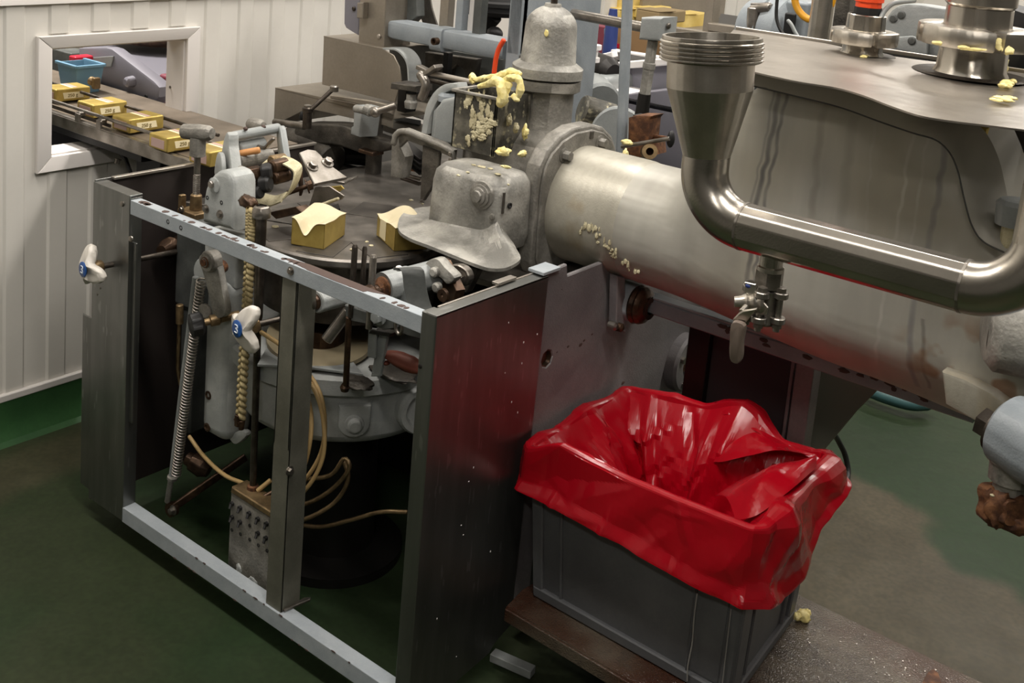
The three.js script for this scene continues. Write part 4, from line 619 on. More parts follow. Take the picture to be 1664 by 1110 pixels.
// ---- dosing head casting with spout
const hd = thing('dosing_head', 'rounded cast aluminium dosing head with a flared spout above the rotary table', 'dosing head', V(-1.33, 0.74, -1.72));
{
  const Z = -1.62, f = (l, z = Z) => px(l, 'z', z);
  // body: rounded block lofted downward into the spout
  const blk = (y, x0, x1, z0, z1, r) => { const o = [], k = 7; for (const [cx, cz, a0] of [[x1 - r, z0 - r, 0], [x1 - r, z1 + r, -Math.PI / 2], [x0 + r, z1 + r, Math.PI], [x0 + r, z0 - r, Math.PI / 2]].reverse()) for (let i = 0; i < k; i++) { const a = a0 + i / (k - 1) * Math.PI / 2; o.push(V(cx + Math.cos(a) * r, y, cz + Math.sin(a) * r)); } return o; };
  const x0 = at(690, 330, 'z', Z).x, x1 = at(811, 330, 'z', Z).x;
  const top = at(700, 262, 'z', Z).y, bot = at(690, 368, 'z', Z).y, zb = -1.735;
  part(hd, 'body', loft([blk(top, x0 + 0.03, x1 - 0.02, Z - 0.03, zb + 0.02, 0.03), blk(top - 0.004, x0 + 0.014, x1 - 0.012, Z - 0.012, zb + 0.006, 0.03), blk(top - 0.016, x0 + 0.004, x1 - 0.003, Z - 0.003, zb, 0.03), blk(top - 0.035, x0 + 0.001, x1, Z, zb, 0.03), blk(bot + 0.01, x0 - 0.002, x1 + 0.002, Z + 0.001, zb, 0.03), blk(bot - 0.012, x0 + 0.006, x1 - 0.004, Z - 0.004, zb, 0.03)].map((r) => r.reverse()), true, 0.9), M.castLight);
  // spout: skirt flaring out to a lip drawn from its outline
  const lip = [at(648, 379, 'z', -1.55), at(664, 391, 'z', -1.54), at(700, 405, 'z', -1.535), at(740, 421, 'z', -1.535), at(775, 435, 'z', -1.54), at(797, 441, 'z', -1.545), at(822, 440, 'z', -1.56), at(844, 428, 'z', -1.58), at(838, 408, 'z', -1.62), at(828, 392, 'z', -1.7)];
  lip.push(V(-1.36, lip[9].y, -1.78), V(-1.45, lip[0].y, -1.74), V(-1.475, lip[0].y, -1.66));
  const up = [at(684, 360, 'z', Z), at(690, 356, 'z', Z + 0.002), at(712, 360, 'z', Z + 0.002), at(742, 366, 'z', Z + 0.002), at(770, 372, 'z', Z + 0.002), at(782, 374, 'z', Z + 0.002), at(796, 371, 'z', Z + 0.002), at(806, 362, 'z', Z - 0.004), at(812, 352, 'z', Z - 0.03), at(818, 345, 'z', Z - 0.06)];
  up.push(V(-1.36, bot, -1.74), V(-1.41, bot, -1.72), V(-1.42, bot, -1.66));
  const LR = smoothClosed(lip, 72), UR = smoothClosed(up, 72), rings = [];
  for (const [t, k] of [[0, 0], [0.12, 0.03], [0.3, 0.1], [0.5, 0.24], [0.7, 0.45], [0.88, 0.72], [0.97, 0.92], [1, 1]]) rings.push(UR.map((p, i) => { const q = LR[i], o = p.clone().lerp(q, k); o.y = lerp(p.y, q.y + 0.006, t); return o; }));
  rings.push(LR.map((q) => q.clone()), LR.map((q) => q.clone().lerp(V(-1.34, q.y, -1.66), 0.06).setY(q.y + 0.002)));
  part(hd, 'spout', loft(rings.map((r) => r.slice().reverse()), true, 0.85), M.castLight, 'flared spout lip worn pale at its edge');
  const c = at(783, 317, 'z', Z);
  part(hd, 'round_cap', turn(c, FWD, [[-0.004, 0], [-0.004, 0.026], [0.003, 0.026], [0.004, 0.021], [0.007, 0.0205], [0.008, 0.016], [0.012, 0.0155], [0.014, 0.011], [0.019, 0.0105], [0.02, 0.006], [0.0205, 0.0001]], 36), M.cast);
  part(hd, 'screw', screwHead(at(800, 352, 'z', Z), FWD, 0.006), M.cast);
  const xr = x1 + 0.001; part(hd, 'hole', turn(at(828, 334, 'x', xr).setX(xr), XV, [[-0.002, 0], [-0.002, 0.0055], [0.002, 0.0055], [0.002, 0.0035], [-0.001, 0.0001]], 14), M.black);
  part(hd, 'side_slot', box(at(818, 330, 'x', xr).setX(xr), 0.003, 0.04, 0.006, 0.001), M.castDark);
  reseed(15); const sp = []; for (const [u, v, s] of [[783, 271, 8], [797, 274, 5], [760, 280, 4], [770, 268, 5], [809, 283, 6], [826, 300, 3], [745, 285, 4]]) { const p = at(u, v, 'y', top + 0.001); sp.push(fin(lump(p, pxm(p, s), 0.002, pxm(p, s) * 0.6, s + u, 0.5, 2))); }
  part(hd, 'butter_smear', mergeGeometries(sp), M.butterDry).userData.kind = 'stuff';
}
function smoothClosed(p, n) { return new THREE.CatmullRomCurve3(p, true, 'centripetal').getPoints(n).slice(0, n); }
// ---- valve body between head and flange, with feed chute and dome
const vb = thing('valve_body', 'grey cast valve body with a domed cap behind the dosing head', 'valve', V(-1.36, 0.85, -1.9));
{
  const D = V(-1.345, 0, -1.905), yT = at(911, 12, 'z', D.z).y, yF = at(905, 128, 'z', D.z).y, r = 0.0545;
  part(vb, 'lower_casting', loft([0.7, 0.88, 0.905, 0.93].map((y, i) => { const o = [], w = [0.13, 0.13, 0.115, 0.08][i], d = [0.11, 0.11, 0.1, 0.075][i]; for (let k = 0; k < 40; k++) { const a = -k / 40 * Math.PI * 2, e = (c) => Math.sign(c) * Math.pow(Math.abs(c), 0.55); o.push(V(D.x - 0.02 + e(Math.cos(a)) * w, y, D.z + 0.0 + e(Math.sin(a)) * d)); } return o; }), true, 0.8), M.cast);
  part(vb, 'neck', turn(V(D.x, 0.9, D.z), UPV, [[0, 0], [0, 0.078], [0.012, 0.066], [0.03, 0.058], [yF - 0.9 - 0.02, 0.058], [yF - 0.9 - 0.012, 0.062], [yF - 0.9 - 0.012, 0]], 48), M.cast);
  const oct = (rr, y) => { const o = []; for (let k = 0; k < 48; k++) { const a = -k / 48 * Math.PI * 2, q = rr * (1 + 0.035 * Math.cos(4 * a)); o.push(V(D.x + Math.cos(a) * q, y, D.z + Math.sin(a) * q)); } return o; };
  part(vb, 'lower_flange', loft([oct(0.066, yF - 0.024), oct(0.071, yF - 0.021), oct(0.071, yF - 0.002), oct(0.066, yF - 0.001)], true, 0.6), M.cast);
  part(vb, 'gasket', loft([oct(0.066, yF - 0.0015), oct(0.066, yF + 0.002)], true), M.black);
  part(vb, 'upper_flange', loft([oct(0.068, yF + 0.0015), oct(0.073, yF + 0.003), oct(0.073, yF + 0.022), oct(0.067, yF + 0.026), oct(0.058, yF + 0.032)], true, 0.6), M.castLight);
  const Hd = yT - yF - 0.025; const prof = [[0, 0], [0, 0.059], [0.008, 0.056], [Hd - 0.043, 0.052]]; for (let i = 1; i <= 12; i++) { const a = i / 12 * 1.24; prof.push([Hd - 0.043 + Math.sin(a) * 0.0455, 0.052 * Math.cos(a)]); }
  prof.push([Hd + 0.003, 0.017], [Hd + 0.006, 0.016], [Hd + 0.006, 0.0001]);
  part(vb, 'dome', turn(V(D.x, yF + 0.025, D.z), UPV, prof, 48, 0.9), M.castLight);
  part(vb, 'stem', cyl(V(D.x + 0.002, yT + 0.002, D.z), V(D.x + 0.002, yT + 0.12, D.z), 0.007), M.steelDark);
  part(vb, 'splash', lump(at(888, 54, 'z', D.z + 0.05), 0.005, 0.007, 0.002, 3, 0.3, 2), M.butter, 'yellow butter spot on the dome');
  part(vb, 'flange_slot', box(at(873, 117, 'z', D.z + 0.06), 0.022, 0.004, 0.004, 0.001), M.black);
}
// feed chute with butter running over
const fc = thing('feed_chute', 'dark square metal chute crusted with dried butter beside the domed valve', 'chute', V(-1.4, 0.87, -1.78));
{
  const z = -1.74, A = at(739, 146, 'z', z), B = at(808, 160, 'z', z), y0 = 0.885;
  const d = 0.1, wall = (a, b, dir) => slab([a.clone().setY(y0), b.clone().setY(y0), b, a], dir, 0.005, 0.001);
  const a2 = A.clone().add(V(0, 0, -d)), b2 = B.clone().add(V(0.005, 0, -d));
  part(fc, 'front_wall', wall(A, B, V(0, 0, -1)), M.chute); part(fc, 'rear_wall', wall(a2, b2, V(0, 0, -1)), M.chute); part(fc, 'side_wall', wall(A, a2, V(1, 0, 0)), M.chute); part(fc, 'side_wall', wall(B, b2, V(-1, 0, 0)), M.chute);
  part(fc, 'rim', [bar(A.clone().add(V(-0.004, 0, 0.002)), B.clone().add(V(0.004, 0, 0.002)), 0.009, 0.006), bar(A.clone().add(V(-0.002, 0, 0.004)), a2, 0.009, 0.006)], M.cast);
  part(fc, 'rear_cover', slab(px([[700, 232], [706, 178], [716, 162], [742, 156], [742, 238]], 'z', z - 0.04), V(0, 0, -1), 0.06, 0.01), M.greyPaint);
  reseed(77); const cr = [];
  for (let i = 0; i < 60; i++) { const u = 758 + rnd() * 44, v = 150 + rnd() * 80, k = sm(130, 235, v); const p = at(u + k * 6 - 4, v, 'z', z + 0.001); if (rnd() < 0.75) cr.push(fin(lump(p, 0.002 + rnd() * 0.005, 0.003 + rnd() * 0.008, 0.0012, i, 0.8, 2, 3.5))); }
  for (let i = 0; i < 26; i++) { const t = rnd(), p = at(lerp(775, 800, t) - 12 + rnd() * 18, lerp(216, 190, t) + rnd() * 12, 'z', z + 0.002); cr.push(fin(lump(p, 0.005 + rnd() * 0.006, 0.0035, 0.002, i + 90, 0.8, 2, 3.5))); }
  for (const [u, v, s] of [[770, 220, 8], [762, 232, 6], [768, 185, 9], [766, 200, 9], [778, 208, 10]]) { const p = at(u, v, 'z', z + 0.002); cr.push(fin(lump(p, pxm(p, s * 0.5), pxm(p, s), 0.0015, s + u, 0.8, 3, 3.5))); }
  part(fc, 'dried_butter', mergeGeometries(cr), M.butterDry, 'pale dried butter crusted down the front').userData.kind = 'stuff';
}
const zB = -1.74;
// soft strand: tube of uneven thickness
function noodle(pts, rad, seed, amp = 0.5, n = 60, flat = 1) {
  const c = new THREE.CatmullRomCurve3(pts, false, 'centripetal'), rings = [], K = 18; let nrm = V(0, 0, 1);
  for (let i = 0; i <= n; i++) { const t = i / n, p = c.getPoint(t), d = c.getTangent(t), y = nrm.clone().addScaledVector(d, -nrm.dot(d)).normalize(), x = d.clone().cross(y), r0 = rad[Math.min(rad.length - 1, Math.floor(t * (rad.length - 1)))], r1 = rad[Math.min(rad.length - 1, Math.floor(t * (rad.length - 1)) + 1)], r = lerp(r0, r1, (t * (rad.length - 1)) % 1) * (i === 0 || i === n ? 0.35 : 1); nrm = y;
    rings.push(Array.from({ length: K }, (_, k) => { const a = k / K * Math.PI * 2, q = p.clone().addScaledVector(x, Math.cos(a) * r).addScaledVector(y, Math.sin(a) * r * flat), w = 1 + amp * 2 * (fbm3(q.x * 70, q.y * 70, q.z * 70, seed, 3) - 0.5); return p.clone().lerp(q, w); })); }
  return loft(rings, true, 1.0);
}
const zs = (l, z) => l.map(([u, v, dz]) => at(u, v, 'z', z + (dz ?? 0)));
single('butter_string', 'long ragged yellow butter string lying across the chute mouth', 'butter', [noodle(zs([[764, 122], [772, 128], [784, 128], [800, 125], [816, 121], [830, 117], [840, 118], [848, 121]], zB - 0.03), [0.006, 0.007, 0.0055, 0.006, 0.007, 0.008, 0.004, 0.003], 3, 0.7), noodle(zs([[768, 124], [766, 130], [770, 136]], zB - 0.025), [0.005, 0.006, 0.003], 5, 0.6, 20)], M.butter);
single('butter_blob', 'thick yellow butter blob sagging over the chute corner', 'butter', [noodle(zs([[776, 141], [790, 137], [804, 133, 0.004], [814, 138, 0.01], [817, 150, 0.014], [816, 162, 0.014], [811, 171, 0.01]], zB + 0.004), [0.004, 0.0065, 0.01, 0.012, 0.012, 0.011, 0.006], 7, 0.5), noodle(zs([[800, 131], [816, 134], [826, 140, 0.008], [824, 152, 0.01]], zB + 0.002), [0.007, 0.009, 0.008, 0.004], 8, 0.6, 40)], M.butter);
single('butter_curl', 'curled yellow butter strand hanging beside the domed valve', 'butter', [noodle(zs([[818, 131], [830, 127], [840, 128], [846, 136], [845, 148], [841, 157], [833, 155]], zB + 0.008), [0.006, 0.008, 0.0085, 0.0075, 0.007, 0.007, 0.003], 9, 0.5), noodle(zs([[832, 154], [840, 161], [844, 164]], zB + 0.01), [0.005, 0.006, 0.002], 10, 0.6, 16)], M.butter);
const lumps = [[818, 246, 12, 12, 'y', 0.905, 'yellow butter lump on the valve body nearest the dosing head'], [853, 215, 5, 12, 'z', -1.8, 'butter scrap sticking upright against the domed valve'], [822, 271, 10, 4, 'y', 0.9, 'flat butter smear at the top edge of the dosing head'], [849, 250, 6, 9, 'y', 0.9, 'butter lump beside the barrel flange'], [826, 195, 6, 10, 'z', -1.78, 'dried butter drip on the valve body'], [838, 208, 5, 9, 'z', -1.78, 'greyish butter drip lower on the valve body']];
lumps.forEach(([u, v, a, b, ax, val, l], i) => { const p = at(u, v, ax, val); single('butter_lump', l, 'butter', [lump(p, pxm(p, a), pxm(p, ax === 'y' ? b * 0.6 : b), pxm(p, ax === 'y' ? b : a * 0.8), 140 + i, 0.6), lump(p.clone().add(V(0.006, 0.002, 0.004)), pxm(p, a * 0.6), pxm(p, b * 0.5), pxm(p, b * 0.5), 150 + i, 0.6)], i > 3 ? M.butterDry : M.butter); });

// ---- barrel, hopper: one welded body lofted along its axis
const hp = thing('hopper', 'large dull stainless product hopper running out of a flanged barrel', 'hopper', onT(0.4, 0.65));
{
  const S0 = 0.0, rings = [], NS = 96;
  // heights of the upper side along the axis (metres along T from the flange)
  const hTop = (s) => { const up = sm(0.24, 0.41, s), L = lerp(BR, 0.318, up); const dn = sm(0.7, 0.84, s); return lerp(L, 0.125, dn); };
  const boxy = (s) => sm(0.2, 0.4, s) * (1 - 0.6 * sm(0.76, 0.92, s));
  const rad = (s) => BR + 0.012 * sm(0.2, 0.6, s) + 0.014 * sm(0.6, 0.85, s);
  for (let i = 0; i <= 70; i++) {
    const s = i / 70 * 1.25, r = rad(s), h = hTop(s), k = boxy(s), ring = [];
    for (let j = 0; j < NS; j++) {
      const a = j / NS * Math.PI * 2, c = Math.cos(a), sn = Math.sin(a); let n, y;
      if (sn <= 0) { n = c * r; y = sn * r - 0.018 * sm(0.2, 0.6, s); } else { const e = lerp(1, 0.16, k), e2 = lerp(1, 0.75, k); n = Math.sign(c) * Math.pow(Math.abs(c), e) * (r + 0.01 * k * sn); y = Math.pow(sn, e2) * h; }
      ring.push(onT(s, AX0.y + y, n));
    }
    rings.push(ring.reverse());
  }
  const tankUv = (g0) => { const g = fin(g0), p = g.attributes.position, uv = g.attributes.uv; for (let i = 0; i < p.count; i++) uv.setXY(i, (p.getX(i) - TK.x0) / TK.w, (p.getY(i) - TK.y0) / TK.h); g.userData.keepUv = true; return g; };
  part(hp, 'body', tankUv(loft(rings, true, 1.0)), M.tank);
  part(hp, 'barrel_sleeve', (() => { const q = []; for (let i = 0; i <= 8; i++) { const s = -0.004 + i / 8 * 0.17; q.push(Array.from({ length: 72 }, (_, j) => { const a = -j / 72 * Math.PI * 2, r = BR + 0.002 - (i > 7 ? 0.004 : 0); return onT(s, AX0.y + Math.sin(a) * r, Math.cos(a) * r); })); } return loft(q, true, 1.0); })(), M.barrel, 'brown-tinged barrel section next to the flange');
  // tombstone flange
  const fl = (k) => [[-0.132, -0.1], [-0.115, -0.13], [0.115, -0.13], [0.132, -0.1], [0.136, 0.05], [0.13, 0.088], [0.11, 0.116], [0.075, 0.138], [0.03, 0.15], [-0.03, 0.15], [-0.075, 0.138], [-0.11, 0.116], [-0.13, 0.088], [-0.136, 0.05]].map(([n, y]) => onT(-0.034, AX0.y + y * k + 0.004, n * k + 0.004));
  const f = part(hp, 'flange', slab(fl(1), T, 0.034, 0.007, [], 4), M.cast);
  part(f, 'raised_rim', slab(fl(0.93).map((p) => p.addScaledVector(T, 0.033)), T, 0.006, 0.002), M.cast);
  part(f, 'notch', box(onT(0.004, AX0.y + 0.134, -0.02), 0.008, 0.016, 0.012, 0.002), M.castDark);
  for (const a of [0.98, 2.02]) { const p = onT(0.004, AX0.y + Math.sin(a) * 0.127, Math.cos(a) * 0.122); part(f, 'bolt', hexBolt(p, T, 0.0095, 0.014), M.cast); }
  part(f, 'lower_lug', lump(onT(-0.01, AX0.y - 0.135, 0.08), 0.016, 0.02, 0.016, 3, 0.2), M.cast);
  reseed(41); const sp = [];
  for (let i = 0; i < 46; i++) { const t = rnd(), n = BR * Math.cos(0.15 - t * 0.75 + (rnd() - 0.5) * 0.12), a = Math.acos(clamp(n / BR, -1, 1)); const s = 0.085 + t * 0.115 + (rnd() - 0.5) * 0.03; sp.push(fin(lump(onT(s, AX0.y - Math.sin(a) * (BR + 0.003) + 0.0, Math.cos(a) * (BR + 0.003)), 0.001 + rnd() * 0.0028, 0.0015 + rnd() * 0.006, 0.0012, i, 0.7, 2))); }
  part(hp, 'butter_splash', mergeGeometries(sp), M.butterDry).userData.kind = 'stuff';
  // strap along the hopper's shoulder and right end
  const fp = onT(0.5, 1, 0.142), C = (l) => pxP(l, fp, TN);
  const inner = [[1214, 134], [1290, 152], [1370, 172], [1440, 197], [1490, 214], [1528, 226], [1548, 245], [1560, 270], [1572, 320], [1584, 362], [1597, 384], [1612, 395], [1640, 408]], outer = [[1216, 108], [1300, 124], [1380, 146], [1450, 170], [1500, 185], [1546, 196], [1572, 212], [1588, 232], [1604, 268], [1614, 310], [1620, 336], [1634, 358], [1656, 374]];
  const I = smoothOpen(C(inner), 48), O = smoothOpen(C(outer), 48);
  part(hp, 'seam', tube(I.map((p) => p.clone().addScaledVector(TN, 0.012)), 0.0022, 90, 6), M.darkPaint);
  part(hp, 'shoulder_band', tankUv(sheet((s, t) => { const k = Math.round(s * 48), p = I[k].clone().lerp(O[k], t); return p.addScaledVector(TN, 0.012 - 0.05 * t * t * sm(0.5, 0.7, s) - 0.01 * t); }, 48, 6, 0.007)), M.tank, 'smooth pale band along the hopper shoulder');
  // right end fittings: strap clamp and end boss
  const e = at(1640, 545, 'z', -1.66);
  part(hp, 'end_plate', slab(px([[1530, 604], [1566, 616], [1612, 640], [1650, 668], [1640, 690], [1604, 694], [1588, 687], [1536, 657]], 'z', -1.7), V(0, 0, -1), 0.03, 0.004), M.barrel, 'pale lower end plate');
  part(hp, 'end_boss', turn(e.clone().add(V(-0.035, 0.0, -0.02)), V(0.9, 0.02, -0.42), [[0, 0], [0, 0.05], [0.012, 0.064], [0.06, 0.068], [0.2, 0.068], [0.2, 0]], 40, 0.9), M.castLight);
  part(hp, 'end_clamp', sheet((s, t) => { const l = [[1654, 508], [1634, 512], [1622, 530], [1616, 556], [1615, 582]].map(([u, v]) => at(u, v, 'z', -1.665)); const q = new THREE.CatmullRomCurve3(l).getPoint(s); return q.add(V(0.018 * (t - 0.5), 0.004 * (t - 0.5), 0.006 * t)); }, 20, 2, 0.004), M.steelDark);
}
const gl = thing('grease_cup', 'grey round grease cup with a glossy top behind the hopper shoulder', 'fitting', at(1645, 345, 'z', -1.72));
{ const c = at(1648, 352, 'z', -1.72); part(gl, 'cup', turn(c.clone().add(V(0, -0.012, 0)), UPV, [[0, 0], [0, 0.024], [0.03, 0.026], [0.036, 0.021], [0.038, 0.013], [0.035, 0.0001]], 32), M.greyPaint); part(gl, 'neck', cyl(c.clone().add(V(0, -0.045, 0)), c.clone().add(V(0, -0.01, 0)), 0.014), M.butterDry); }
// support rail under the barrel with bearing
const sr2 = thing('support_rail', 'long blue-grey angle rail with chipped edges under the hopper barrel', 'rail', V(-0.75, 0.62, -1.83));
{
  const A = V(-1.06, 0.655, -1.873), d = V(1, 0, 0), B = A.clone().addScaledVector(d, 0.62), yd = V(0, 1, 0), nn = V(0, 0, 1);
  const sec = (p) => [[0.014, 0.012], [0.02, 0.006], [0.02, -0.018], [0.014, -0.022], [-0.016, -0.022], [-0.018, 0.008], [-0.01, 0.012]].map(([n, y]) => p.clone().addScaledVector(nn, n).addScaledVector(yd, y));
  const bd = part(sr2, 'rail', loft([sec(A).reverse(), sec(B).reverse()], true, 0.4), M.bluePaint);
  part(sr2, 'top_lip', bar(A.clone().addScaledVector(nn, 0.02).addScaledVector(yd, 0.012), B.clone().addScaledVector(nn, 0.02).addScaledVector(yd, 0.012), 0.004, 0.004, UPV, 0.0015), M.railPaint);
  reseed(61); const ch = []; for (let i = 0; i < 16; i++) { const s = 0.18 + rnd() * 0.42; ch.push(fin(lump(A.clone().addScaledVector(d, s).addScaledVector(nn, 0.02).addScaledVector(yd, 0.004 - rnd() * 0.012), 0.004 + rnd() * 0.007, 0.003 + rnd() * 0.002, 0.0012, i, 0.5, 1))); }
  part(bd, 'chipped_paint', mergeGeometries(ch), M.chip).userData.kind = 'stuff';
  // bearing on the machine side
  const c = at(1036, 484, 'x', -1.045); const bx = XV;
  part(sr2, 'bearing_plate', slab([[1003, 446], [1003, 536], [988, 530], [990, 444]].map(([u, v]) => at(u, v, 'x', XR + 0.004)).map((p, i) => p), XV, 0.018, 0.002), M.machinePaint);
  const ctr = at(1012, 486, 'x', XR);
  part(sr2, 'bearing_sleeve', turn(ctr.clone().add(V(0.0, 0, 0)), V(1, 0, 0), [[0, 0], [0, 0.036], [0.03, 0.036], [0.03, 0]], 32), M.railPaint);
  part(sr2, 'bearing_ring', turn(ctr.clone().addScaledVector(d, 0.028), d, [[0, 0.012], [0, 0.035], [0.006, 0.038], [0.012, 0.034], [0.016, 0.036], [0.024, 0.032], [0.03, 0.022], [0.034, 0.022], [0.034, 0.012]], 36), M.bronzeDark);
  part(sr2, 'bolt', turn(at(990, 527, 'x', XR + 0.012), XV, [[0, 0], [0, 0.008], [0.014, 0.008], [0.018, 0.004], [0.018, 0.0001]], 16), M.steel);
  part(sr2, 'bolt', turn(at(1002, 530, 'x', XR + 0.018), XV, [[0, 0], [0, 0.009], [0.012, 0.008], [0.015, 0.004], [0.015, 0.0001]], 16), M.bronzeDark);
}
// ---- hopper lid with wavy free edge
const ld = thing('sheet_lid', 'thin stainless sheet lid with a wavy front edge on the hopper', 'lid', onT(0.6, 1.12));
const LY = 1.157;
const lidPt = (u, v) => at(u, v, 'y', LY);
{
  const front = [[1150, 98], [1200, 112], [1222, 117], [1300, 134], [1357, 143], [1400, 155], [1450, 174], [1500, 190], [1550, 198], [1600, 204], [1664, 212], [1760, 224]], back = [[1192, 49], [1215, 52], [1240, 55], [1290, 63], [1340, 71], [1400, 84], [1450, 92], [1500, 99], [1560, 106], [1610, 112], [1664, 120], [1760, 132]];
  const Fc = smoothOpen(front.map(([u, v], i) => { const p = lidPt(u, v); return p; }), 80), Bc = smoothOpen(back.map(([u, v]) => lidPt(u, v)), 80);
  part(ld, 'sheet', sheet((s, t) => { const k = Math.round(s * 80), p = Bc[k].clone().lerp(Fc[k], t); p.y += 0.012 * Math.sin(t * Math.PI) * Math.sin(s * 5 + 0.4) * 0.4; return p; }, 80, 24, 0.0025), M.lid);
  part(ld, 'rear_fold', bar(lidPt(1195, 48).add(V(0, 0.003, 0)), lidPt(1700, 124).add(V(0, 0.003, 0)), 0.006, 0.008, UPV, 0.002), M.guardEdge);
}
function union(name, label, u, v, k, n0 = 0.026, n1 = 0.058) {   // pipe union: ferrule, slotted nut, pipe stub
  const c = lidPt(u, v), o = thing(name, label, 'pipe union', c), y = c.y + 0.001, kh = 0.8 * k;
  const nut = (r0, r1, z0, z1) => { const g = []; for (const [a0, a1] of [[0.07, 1.48], [1.64, 3.05], [3.21, 4.62], [4.78, 6.19]]) { const s = new THREE.Shape(); s.absarc(0, 0, r1, a0, a1, false); s.absarc(0, 0, r0, a1, a0, true); let e = new THREE.ExtrudeGeometry(s, { depth: z1 - z0 - 0.006 * k, bevelEnabled: true, bevelThickness: 0.003 * k, bevelSize: 0.003 * k, bevelOffset: -0.003 * k, bevelSegments: 2, curveSegments: 18 }); e.deleteAttribute('normal'); e.deleteAttribute('uv'); e = toCreasedNormals(e.index ? e.toNonIndexed() : e, 0.5); e.rotateX(-Math.PI / 2); e.rotateY(0.7); e.scale(1, 0.8, 1); e.translate(c.x, y + (z0 + 0.003 * k) * 0.8, c.z); g.push(e); } return g; };
  part(o, 'weld_pad', turn(V(c.x, y, c.z), UPV, [[0, 0], [0, 0.062 * k], [0.0015, 0.06 * k], [0.0015, 0]], 48), M.steelDark);
  part(o, 'ferrule', turn(V(c.x, y, c.z), UPV, [[0, 0], [0, 0.041 * k], [0.008 * kh, 0.037 * k], [0.05 * kh, 0.036 * k], [0.05 * kh, 0]], 48), M.pipeSteel);
  part(o, 'slotted_nut', [...nut(0.036 * k, 0.062 * k, n0 * k, n1 * k), fin(turn(V(c.x, y + (n0 + 0.004) * kh, c.z), UPV, [[0, 0], [0, 0.05 * k], [(n1 - n0 - 0.008) * kh, 0.05 * k], [(n1 - n0 - 0.008) * kh, 0]], 48))], M.polished);
  part(o, 'stub', turn(V(c.x, y + 0.054 * kh, c.z), UPV, [[0, 0], [0, 0.045 * k], [0.004 * k, 0.036 * k], [0.04 * kh, 0.035 * k], [0.042 * kh, 0.033 * k], [0.042 * kh, 0.03 * k], [0.02 * kh, 0.03 * k], [0.02 * kh, 0]], 48), M.pipeSteel);
  return [o, c, y];
}
const [u1, c1, y1u] = union('pipe_union', 'smaller slotted pipe union on the hopper lid with an orange sensor', 1400, 89, 0.93);
const sn = thing('sensor', 'orange sensor head with a grey cable in the smaller pipe union', 'sensor', V(c1.x, y1u + 0.058, c1.z));
part(sn, 'body', turn(V(c1.x, y1u + 0.058, c1.z), UPV, [[0, 0], [0, 0.022], [0.035, 0.022], [0.036, 0.025], [0.12, 0.026], [0.124, 0.02], [0.124, 0]], 32), M.orange);
part(sn, 'black_ring', turn(V(c1.x, y1u + 0.066, c1.z), UPV, [[0, 0.0], [0, 0.0235], [0.018, 0.0235], [0.018, 0]], 32), M.black);
part(sn, 'cable', tube([V(c1.x + 0.027, y1u + 0.07, c1.z + 0.006), V(c1.x + 0.03, y1u + 0.082, c1.z), V(c1.x + 0.04, y1u + 0.095, c1.z - 0.006), V(c1.x + 0.07, y1u + 0.104, c1.z - 0.02)], 0.0045, 24, 8), M.greyPaint);
const [u2, c2] = union('pipe_union', 'larger slotted pipe union smeared with butter on the hopper lid', 1576, 121, 1.46, 0.04, 0.068);
part(u2, 'upper_pipe', cyl(V(c2.x, LY + 0.11, c2.z), V(c2.x, LY + 0.3, c2.z), 0.055), M.pipeSteel);
[[[1528, 70, 14, 4], [1545, 73, 13, 3], 'butter bead squeezed out under the larger slotted nut'], [[1582, 80, 22, 3], [1566, 77, 10, 3], 'long butter bead along the right of the larger slotted nut'], [[1624, 72, 6, 10], [1638, 82, 10, 7], 'butter dab on the right side of the larger slotted nut']].forEach(([a, b, l], i) => { const z = c2.z + [0.085, 0.094, 0.06][i]; single('butter_bead', l, 'butter', [a, b].map(([u, v, w, h], k) => { const p = at(u, v, 'z', z), q = (du, dv) => at(u + du, v + dv, 'z', z); return h > w ? noodle([q(1, -h), q(-2, 0), q(2, h)], [pxm(p, w * 0.5), pxm(p, w * 0.9), pxm(p, w * 0.5)], 170 + i * 3 + k, 0.6, 24, 0.6) : noodle([q(-w, -h * 0.3), q(0, 0), q(w, h * 0.3)], [pxm(p, h * 0.6), pxm(p, h), pxm(p, h * 0.5)], 170 + i * 3 + k, 0.7, 30, 0.6); }), M.butter); });
[[1629, 114, 10, 17, 'tall butter lump leaning at the foot of the larger pipe union'], [1636, 140, 14, 9, 'butter lump in the middle of the row on the lid'], [1630, 165, 22, 6, 'flat curved butter scrap nearest the lid edge'], [1404, 95, 7, 3, 'small butter chip at the foot of the smaller pipe union']].forEach(([u, v, a, b, l], i) => {
  const p = lidPt(u, v), q = [[0, 0, 1], [0.5, -0.35, 0.7], [-0.55, 0.3, 0.65], [0.2, 0.4, 0.6]];
  single('butter_scrap', l, 'butter', q.map(([dx, dv, s], k) => { const w = lidPt(u + dx * a, v + dv * b); return lump(w.add(V(0, i === 0 ? pxm(p, 9) : 0.004, 0)), pxm(p, a * 0.75) * s, (i === 0 ? pxm(p, b * 0.9) : pxm(p, b * 0.7)) * s, pxm(p, i === 0 ? a : b) * s * 1.2, 200 + i * 5 + k, 0.5); }), M.butter);
});
